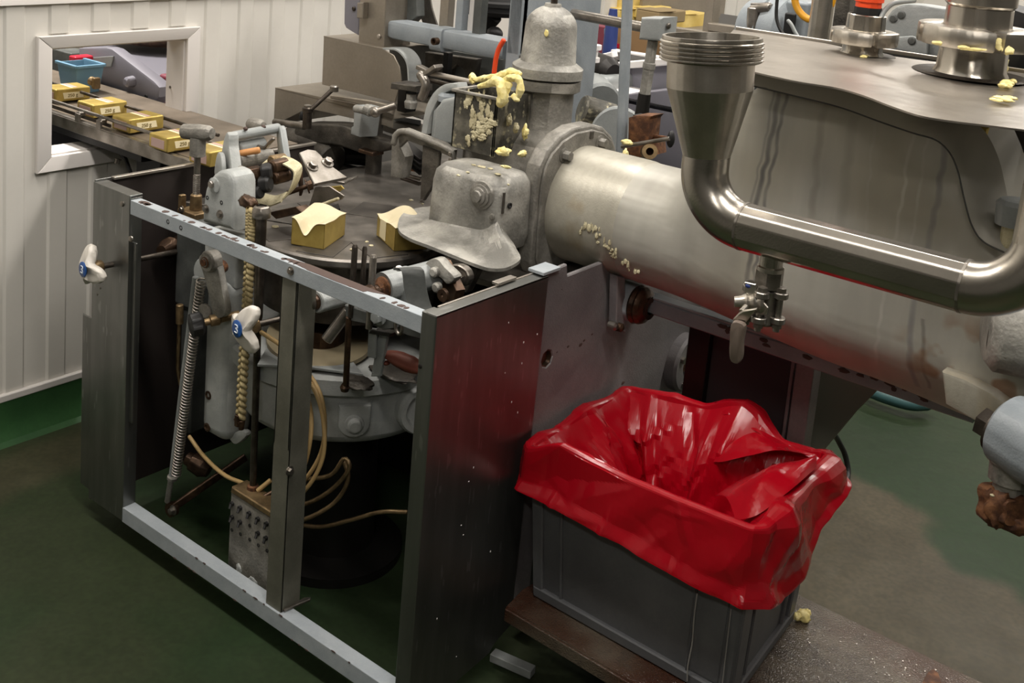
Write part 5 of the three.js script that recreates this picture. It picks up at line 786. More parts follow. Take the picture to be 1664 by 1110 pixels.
// ---- stainless transfer pipe with funnel
const PZ = -1.3, tp = thing('transfer_pipe', 'bright stainless pipe rising into a threaded conical funnel in front of the hopper', 'pipe', at(1300, 400, 'z', PZ));
{
  const A = at(1212, 368, 'z', PZ), B = at(1570, 466, 'z', PZ), r = pxm(A, 39), up0 = at(1143, 250, 'z', PZ);
  const xE = at(1146, 270, 'z', PZ).x, yA = (A.y + B.y) / 2, R = 0.062;
  const P0 = V(xE, yA + R, PZ), pts = [V(xE, up0.y + 0.004, PZ), P0.clone().add(V(0, 0.0, 0))];
  const path = new THREE.CurvePath();
  path.add(new THREE.LineCurve3(V(xE, up0.y + 0.02, PZ), P0)); path.add(new THREE.QuadraticBezierCurve3(P0, V(xE, yA, PZ), V(xE + R, yA, PZ))); 
  const el = (c0, c1, c2, n = 28) => { const c = []; for (let i = 0; i <= n; i++) { const a = i / n * Math.PI / 2, u = c0.clone().sub(c1), w = c2.clone().sub(c1), o = c1.clone().add(u).add(w); c.push(o.clone().addScaledVector(u, -Math.sin(0)).addScaledVector(w, -Math.cos(a)).addScaledVector(u, -Math.sin(a))); } return c; };
  const tubeG = (p, n, rad = r) => new THREE.TubeGeometry(new THREE.CatmullRomCurve3(p, false, 'centripetal'), n, rad, 48);
  part(tp, 'elbow', [tubeG([V(xE, Math.max(up0.y, P0.y) + 0.002, PZ), ...el(P0, V(xE, yA, PZ), V(xE + R, yA, PZ)), V(xE + R + 0.004, yA, PZ)], 60)], M.pipeSteel);
  part(tp, 'straight', [cyl(V(xE + R, yA, PZ), V(B.x, yA, PZ), r, r, 64, 0.03)], M.pipeSteel);
  for (const x of [xE + R, B.x - 0.001]) part(tp, 'weld_seam', turn(V(x - 0.002, yA, PZ), XV, [[0, r - 0.001], [0.0005, r + 0.0007], [0.0035, r + 0.0007], [0.004, r - 0.001]], 64), M.steel);
  const R2 = 0.062, Q0 = V(B.x, yA, PZ), Qc = V(B.x + R2, yA, PZ), Q1 = V(B.x + R2 + 0.003, yA + R2 * 0.95, PZ - 0.012);
  part(tp, 'rising_elbow', [tubeG([Q0.clone().add(V(-0.003, 0, 0)), ...el(Q0, Qc, Q1)], 60), cyl(Q1, Q1.clone().add(V(0.0, 0.3, -0.03)), r, r, 64, 0.03)], M.pipeSteel);
  // funnel
  const yc0 = at(1146, 252, 'z', PZ).y, yc1 = at(1152, 142, 'z', PZ).y, yc2 = at(1155, 100, 'z', PZ).y, yc3 = at(1156, 74, 'z', PZ).y, d = depthOf(V(xE, yc2, PZ));
  const rt = pxm(V(xE, yc2, PZ), 70) , rf = pxm(V(xE, yc3, PZ), 84);
  const FT = V(-0.075, 1, 0).normalize(), fAt = (y) => V(xE, yc0, PZ).addScaledVector(FT, y - yc0);
  part(tp, 'cone', turn(V(xE, yc0, PZ), FT, [[0, r - 0.002], [0, r], [yc1 - yc0, rt], [yc2 - yc0 + 0.01, rt * 1.01], [yc2 - yc0 + 0.01, rt - 0.003], [yc1 - yc0, rt - 0.003], [0, r - 0.003]], 96, 0.16), M.polished);
  const pr = [[0, rt * 0.98], [0.001, rf * 0.93]]; const N = 5, hT = 0.026; for (let i = 0; i < N; i++) { const t = 0.002 + i * hT / N; pr.push([t, rf * 0.965], [t + hT / N * 0.3, rf], [t + hT / N * 0.6, rf], [t + hT / N * 0.9, rf * 0.965]); } pr.push([hT + 0.002, rf * 0.97], [hT + 0.006, rf * 0.955], [hT + 0.006, rf * 0.9], [hT - 0.002, rf * 0.88], [hT - 0.02, rf * 0.84], [0.002, rt * 0.96]);
  part(tp, 'threaded_rim', turn(fAt(yc2), FT, pr, 80, 0.35), M.pipeSteel);
  part(tp, 'blue_reflection', turn(fAt(yc2 + 0.006), FT, [[0, rt * 0.9], [0, rt * 0.965], [0.006, rt * 0.965], [0.006, rt * 0.9], [0, rt * 0.9]], 64), std({ color: 0x2a4f86, roughness: 0.4 }));  // blue ring stands in for a reflection on the inner metal
  // ---- drain valve hanging from the pipe
  const sx = at(1254, 420, 'z', PZ).x, py = (v) => at(1250, v, 'z', PZ).y, C = (y, x = sx) => V(x, y, PZ);
  const dv = thing('ball_valve', 'small stainless three-piece ball valve hanging below the transfer pipe', 'valve', C(py(525)));
  const rs = pxm(C(py(420)), 18.5);
  part(dv, 'stub', cyl(C(py(436)), C(yA - r * 0.8), rs, rs, 32, 0.02), M.pipeSteel);
  part(dv, 'weld_ring', turn(C(py(440)), UPV, [[0, rs], [0.001, rs + 0.0025], [0.006, rs + 0.0025], [0.007, rs]], 32), M.polished);
  const hexG = (y0, y1, rr) => { const g = new THREE.CylinderGeometry(rr, rr, y1 - y0, 6).toNonIndexed(); g.computeVertexNormals(); g.rotateY(0.25); g.translate(sx, (y0 + y1) / 2, PZ); return g; };
  part(dv, 'hex_end', [hexG(py(466), py(439), pxm(C(py(450)), 23.5))], M.steel);
  const yF1 = py(470), yF0 = py(516), rb = pxm(C(py(490)), 20);
  part(dv, 'ball_body', turn(C(yF0 - 0.006), UPV, [[0, 0], [0, rb * 1.05], [0.008, rb], [yF1 - yF0, rb], [yF1 - yF0 + 0.006, rb * 1.1], [yF1 - yF0 + 0.008, 0]], 32), M.steel);
  part(dv, 'lower_end', turn(C(py(528)), UPV, [[0, 0], [0, rb * 0.85], [0.004, rb * 0.95], [py(514) - py(528), rb], [py(514) - py(528), 0]], 32), M.steel);
  const o4 = pxm(C(yF1), 24);
  for (const [i, [a, b]] of [[-1, 0.55], [0.1, 1.05], [1, 0.1], [-0.35, -0.9]].entries()) {
    const q = V(sx + a * o4 * 1.0, 0, PZ + b * o4);
    for (const y of [yF1 - 0.002, yF0 + 0.001]) part(dv, 'flange_ear', [turn(V(q.x, y - 0.004, q.z), UPV, [[0, 0], [0, 0.0085], [0.001, 0.0095], [0.007, 0.0095], [0.008, 0.0085], [0.008, 0]], 20), bar(V(q.x, y, q.z), C(y), 0.013, 0.008, UPV, 0.001)], M.steel);
    part(dv, 'tie_bolt', [cyl(V(q.x, yF0 - 0.014, q.z), V(q.x, yF1 + 0.004, q.z), 0.0042), hexBolt(V(q.x, yF1 + 0.002, q.z), UPV, 0.0065, 0.005, false), hexBolt(V(q.x, yF0 - 0.004, q.z), V(0, -1, 0), 0.0065, 0.005, false)], M.steel);
  }
  // stem, bracket and lever to the left front
  const st0 = at(1240, 492, 'z', PZ + 0.015), sd = V(-0.85, -0.1, 0.5).normalize(), st1 = st0.clone().addScaledVector(sd, 0.03);
  part(dv, 'stem', turn(st0, sd, [[0, 0], [0, 0.013], [0.004, 0.014], [0.008, 0.011], [0.012, 0.0125], [0.016, 0.009], [0.02, 0.011], [0.026, 0.008], [0.034, 0.0065], [0.034, 0]], 24), M.polished);
  part(dv, 'blue_mark', lump(at(1215, 465, 'z', PZ + 0.03), 0.0035, 0.0025, 0.0015, 4, 0.2, 1), M.navy);
  part(dv, 'stop_plate', slab(px([[1210, 458], [1228, 462], [1228, 476], [1248, 500], [1244, 512], [1232, 512], [1224, 496], [1208, 486]], 'z', PZ + 0.024), V(0, 0, -1), 0.003, 0.0008), M.polished);
  const lv = px([[1206, 506], [1229, 503], [1222, 513], [1211, 527], [1207, 531], [1189, 531], [1190, 521], [1200, 510]], 'z', PZ + 0.05);
  part(dv, 'lever', slab(lv, V(-0.2, 0.3, -1), 0.004, 0.001), M.polished);
  part(dv, 'lever_sleeve', slab(smooth(px([[1190, 524], [1208, 530], [1204, 560], [1200, 590], [1192, 598], [1182, 592], [1182, 560]], 'z', PZ + 0.056), 32), V(-0.1, 0.15, -1), 0.009, 0.003), M.sleeve, 'grey-brown grip sleeve');
  part(dv, 'lever_boss', cyl(at(1205, 507, 'z', PZ + 0.045), at(1213, 498, 'z', PZ + 0.035), 0.0038), M.polished);
}
// ================= platform, crate, red liner =================
const PY = 0.178;
const pfm = thing('platform', 'worn brown metal platform plate under the grey crate', 'platform', V(-0.75, 0, -1.7));
{
  const c = [at(822, 985, 'y', PY), at(1034, 1112, 'y', PY)], dir = c[1].clone().sub(c[0]).normalize(), A = c[0], F = A.clone().addScaledVector(dir, 0.9), Bk = at(1290, 962, 'y', PY), G = at(1700, 1158, 'y', PY), L = at(866, 950, 'y', PY);
  part(pfm, 'top_plate', slab([A, F, V(G.x + 0.4, PY, G.z + 0.05), V(G.x, PY, G.z), Bk, V(-1.04, PY, Bk.z + 0.03), V(-1.058, PY, A.z - 0.06)], V(0, -1, 0), 0.022, 0.003), M.plate);
  part(pfm, 'front_edge', bar(A.clone().add(V(0.002, -0.013, 0.003)), F.clone().add(V(0, -0.013, 0.003)), 0.006, 0.024, UPV, 0.002), M.plate);
  part(pfm, 'leg', boxAB(-0.5, -0.46, 0, PY - 0.022, -1.8, -1.76, 0.003), M.steelDark); part(pfm, 'leg', boxAB(-0.98, -0.94, 0, PY - 0.022, -1.84, -1.8, 0.003), M.steelDark);
  part(pfm, 'lug', slab([at(1497, 1114, 'y', PY + 0.001), at(1508, 1094, 'y', PY + 0.001), at(1516, 1090, 'y', PY + 0.001), at(1524, 1096, 'y', PY + 0.001), at(1530, 1114, 'y', PY + 0.001)], UPV, 0.004), M.rust);
  reseed(3); const dr = []; for (let i = 0; i < 180; i++) { const uu = 1310 + rnd() * 290, p = at(uu, 976 + (uu - 1290) * 0.487 + rnd() * 120, 'y', PY); dr.push(fin(lump(p, 0.0008 + rnd() * 0.0016, 0.0011, 0.0008 + rnd() * 0.0018, i, 0.2, 1))); }
  part(pfm, 'glint_drop', mergeGeometries(dr), std({ color: 0xb9b2aa, metalness: 0.7, roughness: 0.08 })).userData.kind = 'stuff';  // drops coloured pale metal to imitate wet glints
}
single('butter_scrap', 'butter lump on the platform at the corner of the grey crate', 'butter', [[0, 0, 1], [6, 6, 0.8], [-8, 4, 0.7], [8, -8, 0.6]].map(([a, b, s], k) => { const p = at(1303 + a, 1000 + b * 0.6, 'y', PY + 0.008); return lump(p, 0.011 * s, 0.01 * s, 0.011 * s, 230 + k, 0.5); }), M.butter);
// crate corners (measured): bottom and rim loops
const CB = [V(-1.036, PY, -1.565), V(-0.648, PY, -1.558), V(-0.674, PY, -1.846), V(-1.046, PY, -1.846)], CTY = 0.444, BT = 0.488;
const CT = [V(-1.054, CTY, -1.547), V(-0.636, CTY, -1.542), V(-0.662, CTY, -1.86), V(-1.056, CTY, -1.86)];
const crt = thing('crate', 'grey plastic stacking crate lined with a red bag, standing on the platform', 'crate', V(-0.85, PY, -1.7));
{
  const cc = (y) => { const k = (y - PY) / (CTY - PY); return CB.map((b, i) => b.clone().lerp(CT[i], k)); };
  const q = (l, k) => { const m = l.reduce((a, p) => a.add(p), V(0, 0, 0)).multiplyScalar(0.25); return l.map((p) => p.clone().lerp(m, k)); };
  const rr = (l, r) => { const o = [], n = 4; for (let i = 0; i < n; i++) { const p = l[i], a = l[(i + 3) % 4].clone().sub(p).normalize(), b = l[(i + 1) % 4].clone().sub(p).normalize(); for (let k = 0; k <= 4; k++) { const t = k / 4; o.push(p.clone().addScaledVector(a, r * (1 - t) * (1 - t)).addScaledVector(b, r * t * t)); } } return o; };
  // walls: outer and inner lofts with floor
  const outer = [PY + 0.001, PY + 0.006, CTY - 0.004, CTY].map((y, i) => rr(q(cc(y), 0.028 + (i === 0 ? 0.02 : 0)), 0.012)), inner = [CTY, PY + 0.012].map((y) => rr(q(cc(y), 0.055), 0.012));
  part(crt, 'shell', loft([...outer, ...inner], true, 0.5), M.crate);
  const face = (i, s0, s1, y0, y1, th) => { const P = (s, y) => { const l = cc(y); return l[i].clone().lerp(l[(i + 1) % 4], s); }; const n = l4n(i); return slab([P(s0, y0), P(s1, y0), P(s1, y1), P(s0, y1)].map((p) => p.addScaledVector(n, -0.012)), n, th, 0.002); };
  const l4n = (i) => { const a = CB[(i + 1) % 4].clone().sub(CB[i]); return V(-a.z, 0, a.x).normalize().multiplyScalar(-1).setY(0.04).normalize().multiplyScalar(1); };
  const nrm = [V(-0.0, 0, 1), V(1, 0, -0.09).normalize(), V(0, 0, -1), V(-1, 0, 0)];
  const fc = (i, s0, s1, y0, y1, out, th = 0.012) => { const n = nrm[i], P = (s, y) => { const l = cc(y); return l[i].clone().lerp(l[(i + 1) % 4], s).addScaledVector(n, out - th); }; const p = [P(s0, y0), P(s1, y0), P(s1, y1), P(s0, y1)], nn = p[1].clone().sub(p[0]).cross(p[3].clone().sub(p[0])).normalize(); if (nn.dot(n) < 0) nn.negate(); return slab(p, nn, th, 0.0025); };
  for (const i of [0, 1]) {
    part(crt, 'corner_column', fc(i, 0.005, i ? 0.14 : 0.06, PY + 0.004, CTY, 0.002), M.crate); part(crt, 'corner_column', fc(i, i ? 0.88 : 0.945, 0.995, PY + 0.004, CTY, 0.002), M.crate);
    part(crt, 'base_rim', fc(i, 0.01, 0.99, PY + 0.002, PY + 0.022, 0.0035), M.crate);
    part(crt, 'top_rim', fc(i, 0.0, 1.0, CTY - 0.05, CTY - 0.004, 0.001), M.crate);
  }
  for (const s of [0.15, 0.79]) part(crt, 'rib', fc(0, s, s + 0.012, PY + 0.02, CTY - 0.05, 0.001), M.crate);
  part(crt, 'rib', fc(0, 0.8, 0.94, PY + 0.024, CTY - 0.05, -0.003), M.crate);
  part(crt, 'rib', fc(1, 0.2, 0.225, PY + 0.02, CTY - 0.05, 0.0), M.crate); part(crt, 'rib', fc(1, 0.78, 0.805, PY + 0.02, CTY - 0.05, 0.0), M.crate);
  // scratches
  const fz = (u, v) => { const k = (at(u, v, 'z', -1.56).y - PY) / (CTY - PY); return at(u, v, 'z', lerp(-1.556, -1.541, k) - 0.0105); };
  const fz2 = (u, v) => fz(u, v).add(V(0, 0, 0.0125));
  part(crt, 'scratch', tube([[1018, 937], [1022, 960], [1028, 985], [1034, 999], [1041, 1008]].map(([u, v]) => fz(u, v)), 0.0011, 24, 6), M.scratch);
  part(crt, 'scratch', tube([[1139, 960], [1134, 1000], [1131, 1040], [1124, 1078], [1123, 1100]].map(([u, v]) => fz2(u, v)), 0.0013, 24, 6), M.scratch);
  part(crt, 'scratch', tube([[1194, 985], [1190, 1020], [1184, 1070], [1180, 1105]].map(([u, v]) => fz2(u, v)), 0.0009, 24, 6), M.scratch);
}
// red bin liner: inner drop, rim, folded-over skirt; the film creases in flat facets along sharp fold lines
{
  const N = 400, loop = (k, y, r = 0.02) => { const c = CT.map((p) => p.clone().setY(y)), m = c.reduce((a, p) => a.add(p), V(0, 0, 0)).multiplyScalar(0.25), q = c.map((p) => { const d = p.clone().sub(m), L = d.length(); return m.clone().addScaledVector(d, (L + k) / L); }), o = []; for (let i = 0; i < 4; i++) { const p = q[i], a = q[(i + 3) % 4].clone().sub(p).normalize(), b = q[(i + 1) % 4].clone().sub(p).normalize(); for (let j = 0; j <= 5; j++) { const t = j / 5; o.push(p.clone().addScaledVector(a, r * (1 - t) * (1 - t)).addScaledVector(b, r * t * t)); } } const cv = new THREE.CurvePath(); for (let i = 0; i < o.length; i++) cv.add(new THREE.LineCurve3(o[i], o[(i + 1) % o.length])); return Array.from({ length: N }, (_, i) => cv.getPointAt(i / N)); };
  const base = loop(0.006, BT), cen = base.reduce((a, p) => a.add(p), V(0, 0, 0)).multiplyScalar(1 / N), PER = 1.48;
  const near = (p) => { let b = 0, d = 9; base.forEach((q, i) => { const e = q.distanceTo(p); if (e < d) { d = e; b = i; } }); return b / N; };
  const tc = CT.map((p) => near(p));
  const seg = (t) => { for (let i = 0; i < 4; i++) { const a = tc[i]; let b = tc[(i + 1) % 4]; if (b < a) b += 1; let x = t; if (x < a - 1e-9) x += 1; if (x >= a && x <= b) return [i, (x - a) / (b - a)]; } return [0, 0]; };
  const hemY = [[0.39, 0.392, 0.389, 0.386, 0.381, 0.377, 0.376], [0.376, 0.364, 0.385, 0.43, 0.455], [0.455, 0.44, 0.43], [0.43, 0.41, 0.39]];
  const rimU = [[-0.03, 0.004, 0.001, -0.002, 0.0, 0.004, 0.008], [0.008, 0.01, 0.006, 0.0, -0.006], [-0.006, -0.006, 0.034, 0.0, -0.012, -0.02], [-0.02, -0.024, -0.026, -0.03]];
  const pick = (l, s) => { const x = s * (l.length - 1), i = Math.min(l.length - 2, Math.floor(x)); return lerp(l[i], l[i + 1], lerp(x - i, sm(0, 1, x - i), 0.6)); };
  // fold lines: [x, y, direction, half width, amplitude] in unrolled metres
  const folds = (n, seed, y0, y1, steep) => { reseed(seed); return Array.from({ length: n }, () => { const a = (rnd() - 0.5) * steep; return [rnd() * PER, lerp(y0, y1, rnd()), Math.PI / 2 + a, 0.014 + 0.05 * rnd() * rnd(), (rnd() - 0.42) * 0.026, 0.05 + rnd() * 0.14]; }); };
  const fo = folds(64, 7, 0, 0.12, 2.3).map((f) => [f[0], f[1], f[2], f[3] * 1.3 + 0.012, f[4] * 0.8, f[5] * 1.3]), fi = folds(90, 19, 0, 0.3, 1.0);
  fo.push(...folds(70, 23, 0, 0.12, 3.0).map((f) => [f[0], f[1], f[2], 0.008 + (f[3] - 0.014) * 0.25, f[4] * 0.35, f[5] * 0.5])); fi.push(...folds(160, 29, 0, 0.3, 2.0).map((f) => [f[0], f[1], f[2], 0.009 + (f[3] - 0.014) * 0.3, f[4] * 0.4, f[5] * 0.7]));
  const fold = (l, x, y) => { let h = 0; for (const [cx, cy, a, w, amp, len] of l) { let dx = x - cx; if (dx > PER / 2) dx -= PER; if (dx < -PER / 2) dx += PER; const dy = y - cy, u = dx * Math.cos(a) + dy * Math.sin(a), v = -dx * Math.sin(a) + dy * Math.cos(a); const k = 1 - Math.sqrt(v * v + 0.000004) / w, m = 1 - Math.abs(u) / len; if (k > 0 && m > 0) h += amp * k * sm(0, 0.8, m); } return h; };
  const grid = [], RI = 22, RR = 28, rows = 64;
  for (let r = 0; r <= rows; r++) {
    const row = [];
    for (let i = 0; i < N; i++) {
      const t = i / N, [sd, s] = seg(t), hy = pick(hemY[sd], s), rise = pick(rimU[sd], s), p = base[i], out = V(p.x - cen.x, 0, p.z - cen.z).normalize();
      const nr = sd === 0 ? V(0, 0, 1) : sd === 1 ? V(1, 0, -0.09) : sd === 2 ? V(0, 0, -1) : V(-1, 0, 0), o = nr.clone().lerp(out, 0.35).normalize(), X = t * PER;
      let q;
      if (r <= RI) {           // inside: from the bottom of the bag up to the rim
        const k = r / RI, y = lerp(PY + 0.09, BT + rise, k), inn = lerp(0.085, 0.006, k * k * k) + fold(fi, X, (1 - k) * 0.3) * 1.6 * (0.35 + 0.65 * sm(1, 0.7, k));
        q = p.clone().setY(y).addScaledVector(o, -Math.max(inn, 0.006));
      } else if (r <= RR) {    // rolled rim
        const a = (r - RI) / (RR - RI) * Math.PI, e = Math.max(-0.006, fold(fo, X, 0) * 0.8); q = p.clone().setY(BT + rise + Math.sin(a) * 0.005 + e * 0.6).addScaledVector(o, -0.009 * Math.cos(a) + 0.003 + e * 0.8 * (1 - Math.cos(a)) / 2);
      } else {                 // skirt outside, kicking out towards the hem
        const k = (r - RR) / (rows - RR), y = lerp(BT + rise, hy, k), d = BT - hy, flare = 0.012 + 0.011 * k + 0.008 * sm(0.75, 1, k);
        q = p.clone().setY(y).addScaledVector(o, Math.max(flare + fold(fo, X, k * d) * (1 - 0.25 * k), 0.011));
        if (q.x < XR + 0.008) q.x = XR + 0.008;
      }
      row.push(q);
    }
    grid.push(row);
  }
  const pos = [], idx = []; grid.forEach((row) => row.forEach((p) => pos.push(p.x, p.y, p.z)));
  for (let r = 0; r < rows; r++) for (let i = 0; i < N; i++) { const a = r * N + i, b = r * N + (i + 1) % N, c = b + N, d = a + N; idx.push(a, b, c, a, c, d); }
  const ci = pos.length / 3; pos.push(cen.x, PY + 0.075, cen.z); for (let i = 0; i < N; i++) idx.push((i + 1) % N, i, ci);
  let g = new THREE.BufferGeometry(); g.setAttribute('position', new THREE.Float32BufferAttribute(pos, 3)); g.setIndex(idx); g = toCreasedNormals(g.toNonIndexed(), 0.12);
  const bag = thing('bin_liner', 'crumpled shiny red plastic bin liner folded over the rim of the grey crate', 'bag', V(cen.x, PY + 0.09, cen.z));
  part(bag, 'film', g, M.redFilm);
  // slack film: standing flap at the rear, and the corner tucked over at the right
  const facet = (s, t, sd, n, amp) => { reseed(sd); let h = 0; for (let i = 0; i < n; i++) { const cx = rnd(), cy = rnd(), a = rnd() * Math.PI, w = 0.1 + rnd() * 0.22, m = (rnd() - 0.4) * amp, v = -(s - cx) * Math.sin(a) + (t - cy) * Math.cos(a); h += m * Math.max(0, 1 - Math.abs(v) / w); } return h; };
  const cr3 = (l) => new THREE.CatmullRomCurve3(l.map(([u, v, z]) => at(u, v, 'z', z)), false, 'centripetal');
  const flapT = cr3([[1128, 664, -1.86], [1160, 656, -1.87], [1192, 649, -1.875], [1232, 684, -1.87], [1278, 722, -1.86], [1328, 742, -1.845]]), flapL = cr3([[1118, 742, -1.84], [1140, 748, -1.82], [1180, 746, -1.79], [1220, 740, -1.78], [1262, 734, -1.79], [1316, 744, -1.83]]);
  part(bag, 'slack_fold', sheet((s, t) => flapT.getPoint(s).lerp(flapL.getPoint(s), t).add(V(0, 0, facet(s, t, 5, 9, 0.03) * sm(0, 0.15, t))), 70, 22, 0.0006), M.redFilm);
  const tT = cr3([[1162, 806, -1.69], [1200, 782, -1.7], [1255, 760, -1.74], [1322, 750, -1.8]]), tL = cr3([[1196, 846, -1.585], [1228, 838, -1.59], [1280, 800, -1.65], [1326, 760, -1.76]]);
  part(bag, 'tucked_fold', sheet((s, t) => { const p = tT.getPoint(s).lerp(tL.getPoint(s), t); p.y += 0.016 * Math.sin(t * Math.PI) + facet(s, t, 11, 8, 0.02) * Math.sin(t * Math.PI); return p; }, 60, 24, 0.0006), M.redFilm);
}
// floor cable right of the crate, machine leg and dark sheet behind
single('floor_cable', 'black cable curving over the green floor behind the red-lined crate', 'cable', tube([at(1352, 700, 'y', 0.16), at(1362, 716, 'y', 0.1), at(1374, 742, 'y', 0.05), at(1378, 770, 'y', 0.012), at(1360, 798, 'y', 0.008), at(1325, 808, 'y', 0.008), at(1290, 806, 'y', 0.008)], 0.007, 60, 10), M.rubber);
const leg = thing('leg_frame', 'dark frame legs and olive steel apron under the hopper rail', 'frame', V(-0.75, 0, -1.9));
{
  part(leg, 'leg', boxAB(-0.762, -0.728, 0.0, 0.64, -1.965, -1.928, 0.003), M.machinePaint);
  part(leg, 'leg', boxAB(-0.985, -0.94, 0, 0.63, -2.0, -1.94, 0.003), M.blackSteel);
  part(leg, 'sheet', slab([V(-0.94, 0.03, -1.955), V(-0.762, 0.03, -1.945), V(-0.762, 0.64, -1.945), V(-0.94, 0.63, -1.955)], V(0, 0, -1), 0.004), M.darkSheet);
  part(leg, 'edge_bead', boxAB(-0.774, -0.768, 0.03, 0.62, -1.944, -1.936, 0.001), M.machinePaint);
  const ap = [[1292, 592], [1432, 628], [1392, 668], [1330, 742], [1246, 778]].map(([u, v]) => at(u, v, 'z', -2.06));
  part(leg, 'apron', slab(ap, V(0, 0, -1), 0.006), std({ color: 0x77786a, roughness: 0.5 }), 'olive-grey sloping apron sheet');
}
const bl = thing('floor_basin', 'dull teal edge of a basin on the floor under the hopper', 'basin', at(1460, 648, 'y', 0));
part(bl, 'rim', tube([at(1412, 634, 'y', 0.04), at(1440, 645, 'y', 0.04), at(1480, 656, 'y', 0.04), at(1505, 656, 'y', 0.04)], 0.02, 30, 10), M.teal);
part(bl, 'wall', turn(at(1500, 560, 'y', 0.0), UPV, [[0, 0], [0, 0.3], [0.03, 0.34], [0.032, 0.33], [0.01, 0.29], [0.01, 0.0001]], 48), M.teal);
// outlet valve at the right edge
const ov = thing('outlet_valve', 'blue-grey cast outlet with a hex bolt and rusty cock at the right edge', 'valve', at(1640, 760, 'z', -1.6));
{
  const z = -1.6, c = at(1652, 705, 'z', z), ax = V(0.93, -0.1, 0.34).normalize();
  const hx = at(1612, 694, 'z', z + 0.005);
  part(ov, 'body', turn(c.clone().addScaledVector(ax, -0.02), ax, [[0, 0], [0, 0.04], [0.006, 0.048], [0.05, 0.052], [0.1, 0.05], [0.12, 0.04], [0.12, 0]], 40), M.bluePaint);
  part(ov, 'inlet_pipe', cyl(c.clone().addScaledVector(ax, 0.05), V(c.x + 0.11, 0.78, -1.76), 0.036), M.castLight);
  part(ov, 'bolt', hexBolt(hx.clone().addScaledVector(ax, 0.012), ax.clone().negate(), 0.021, 0.02), M.steelDark);
  const dn = V(0.02, -1, 0.02).normalize(), n0 = at(1648, 735, 'z', z);
  part(ov, 'neck', turn(n0, dn, [[0, 0], [0, 0.034], [0.012, 0.034], [0.014, 0.028], [0.04, 0.027], [0.042, 0.02], [0.055, 0.02], [0.055, 0]], 30), M.cast);
  part(ov, 'gasket', turn(n0.clone().addScaledVector(dn, 0.002), dn, [[0, 0.02], [0, 0.0345], [0.004, 0.0345], [0.004, 0.02]], 30), M.rust);
  const k = at(1632, 820, 'z', z), ang = (s) => { const o = []; for (let i = 0; i < 40; i++) { const a = i / 40 * Math.PI * 2, r = s * (1 + 0.14 * Math.cos(5 * a)); o.push([Math.cos(a) * r, Math.sin(a) * r]); } return o; };
  const u = V(0.75, 0.15, 0.64).normalize(), [x, , y] = frameY(u), ring = (t, s) => ang(s).map(([a, b]) => k.clone().addScaledVector(u, t).addScaledVector(x, a).addScaledVector(y, b));
  part(ov, 'cock', loft([ring(-0.022, 0.02), ring(-0.018, 0.03), ring(0.004, 0.032), ring(0.01, 0.024), ring(0.03, 0.02)], true, 0.7), M.rust);
  part(ov, 'cock_web', [lump(at(1622, 828, 'z', z + 0.02), 0.016, 0.03, 0.012, 6, 0.4), lump(at(1650, 848, 'z', z + 0.01), 0.026, 0.014, 0.018, 7, 0.4), lump(at(1645, 770, 'z', z), 0.02, 0.014, 0.02, 8, 0.2)], M.rust);
  part(ov, 'butter_speck', [lump(at(1612, 805, 'z', z + 0.04), 0.003, 0.002, 0.002, 1, 0.3, 1)], M.butterDry);
}
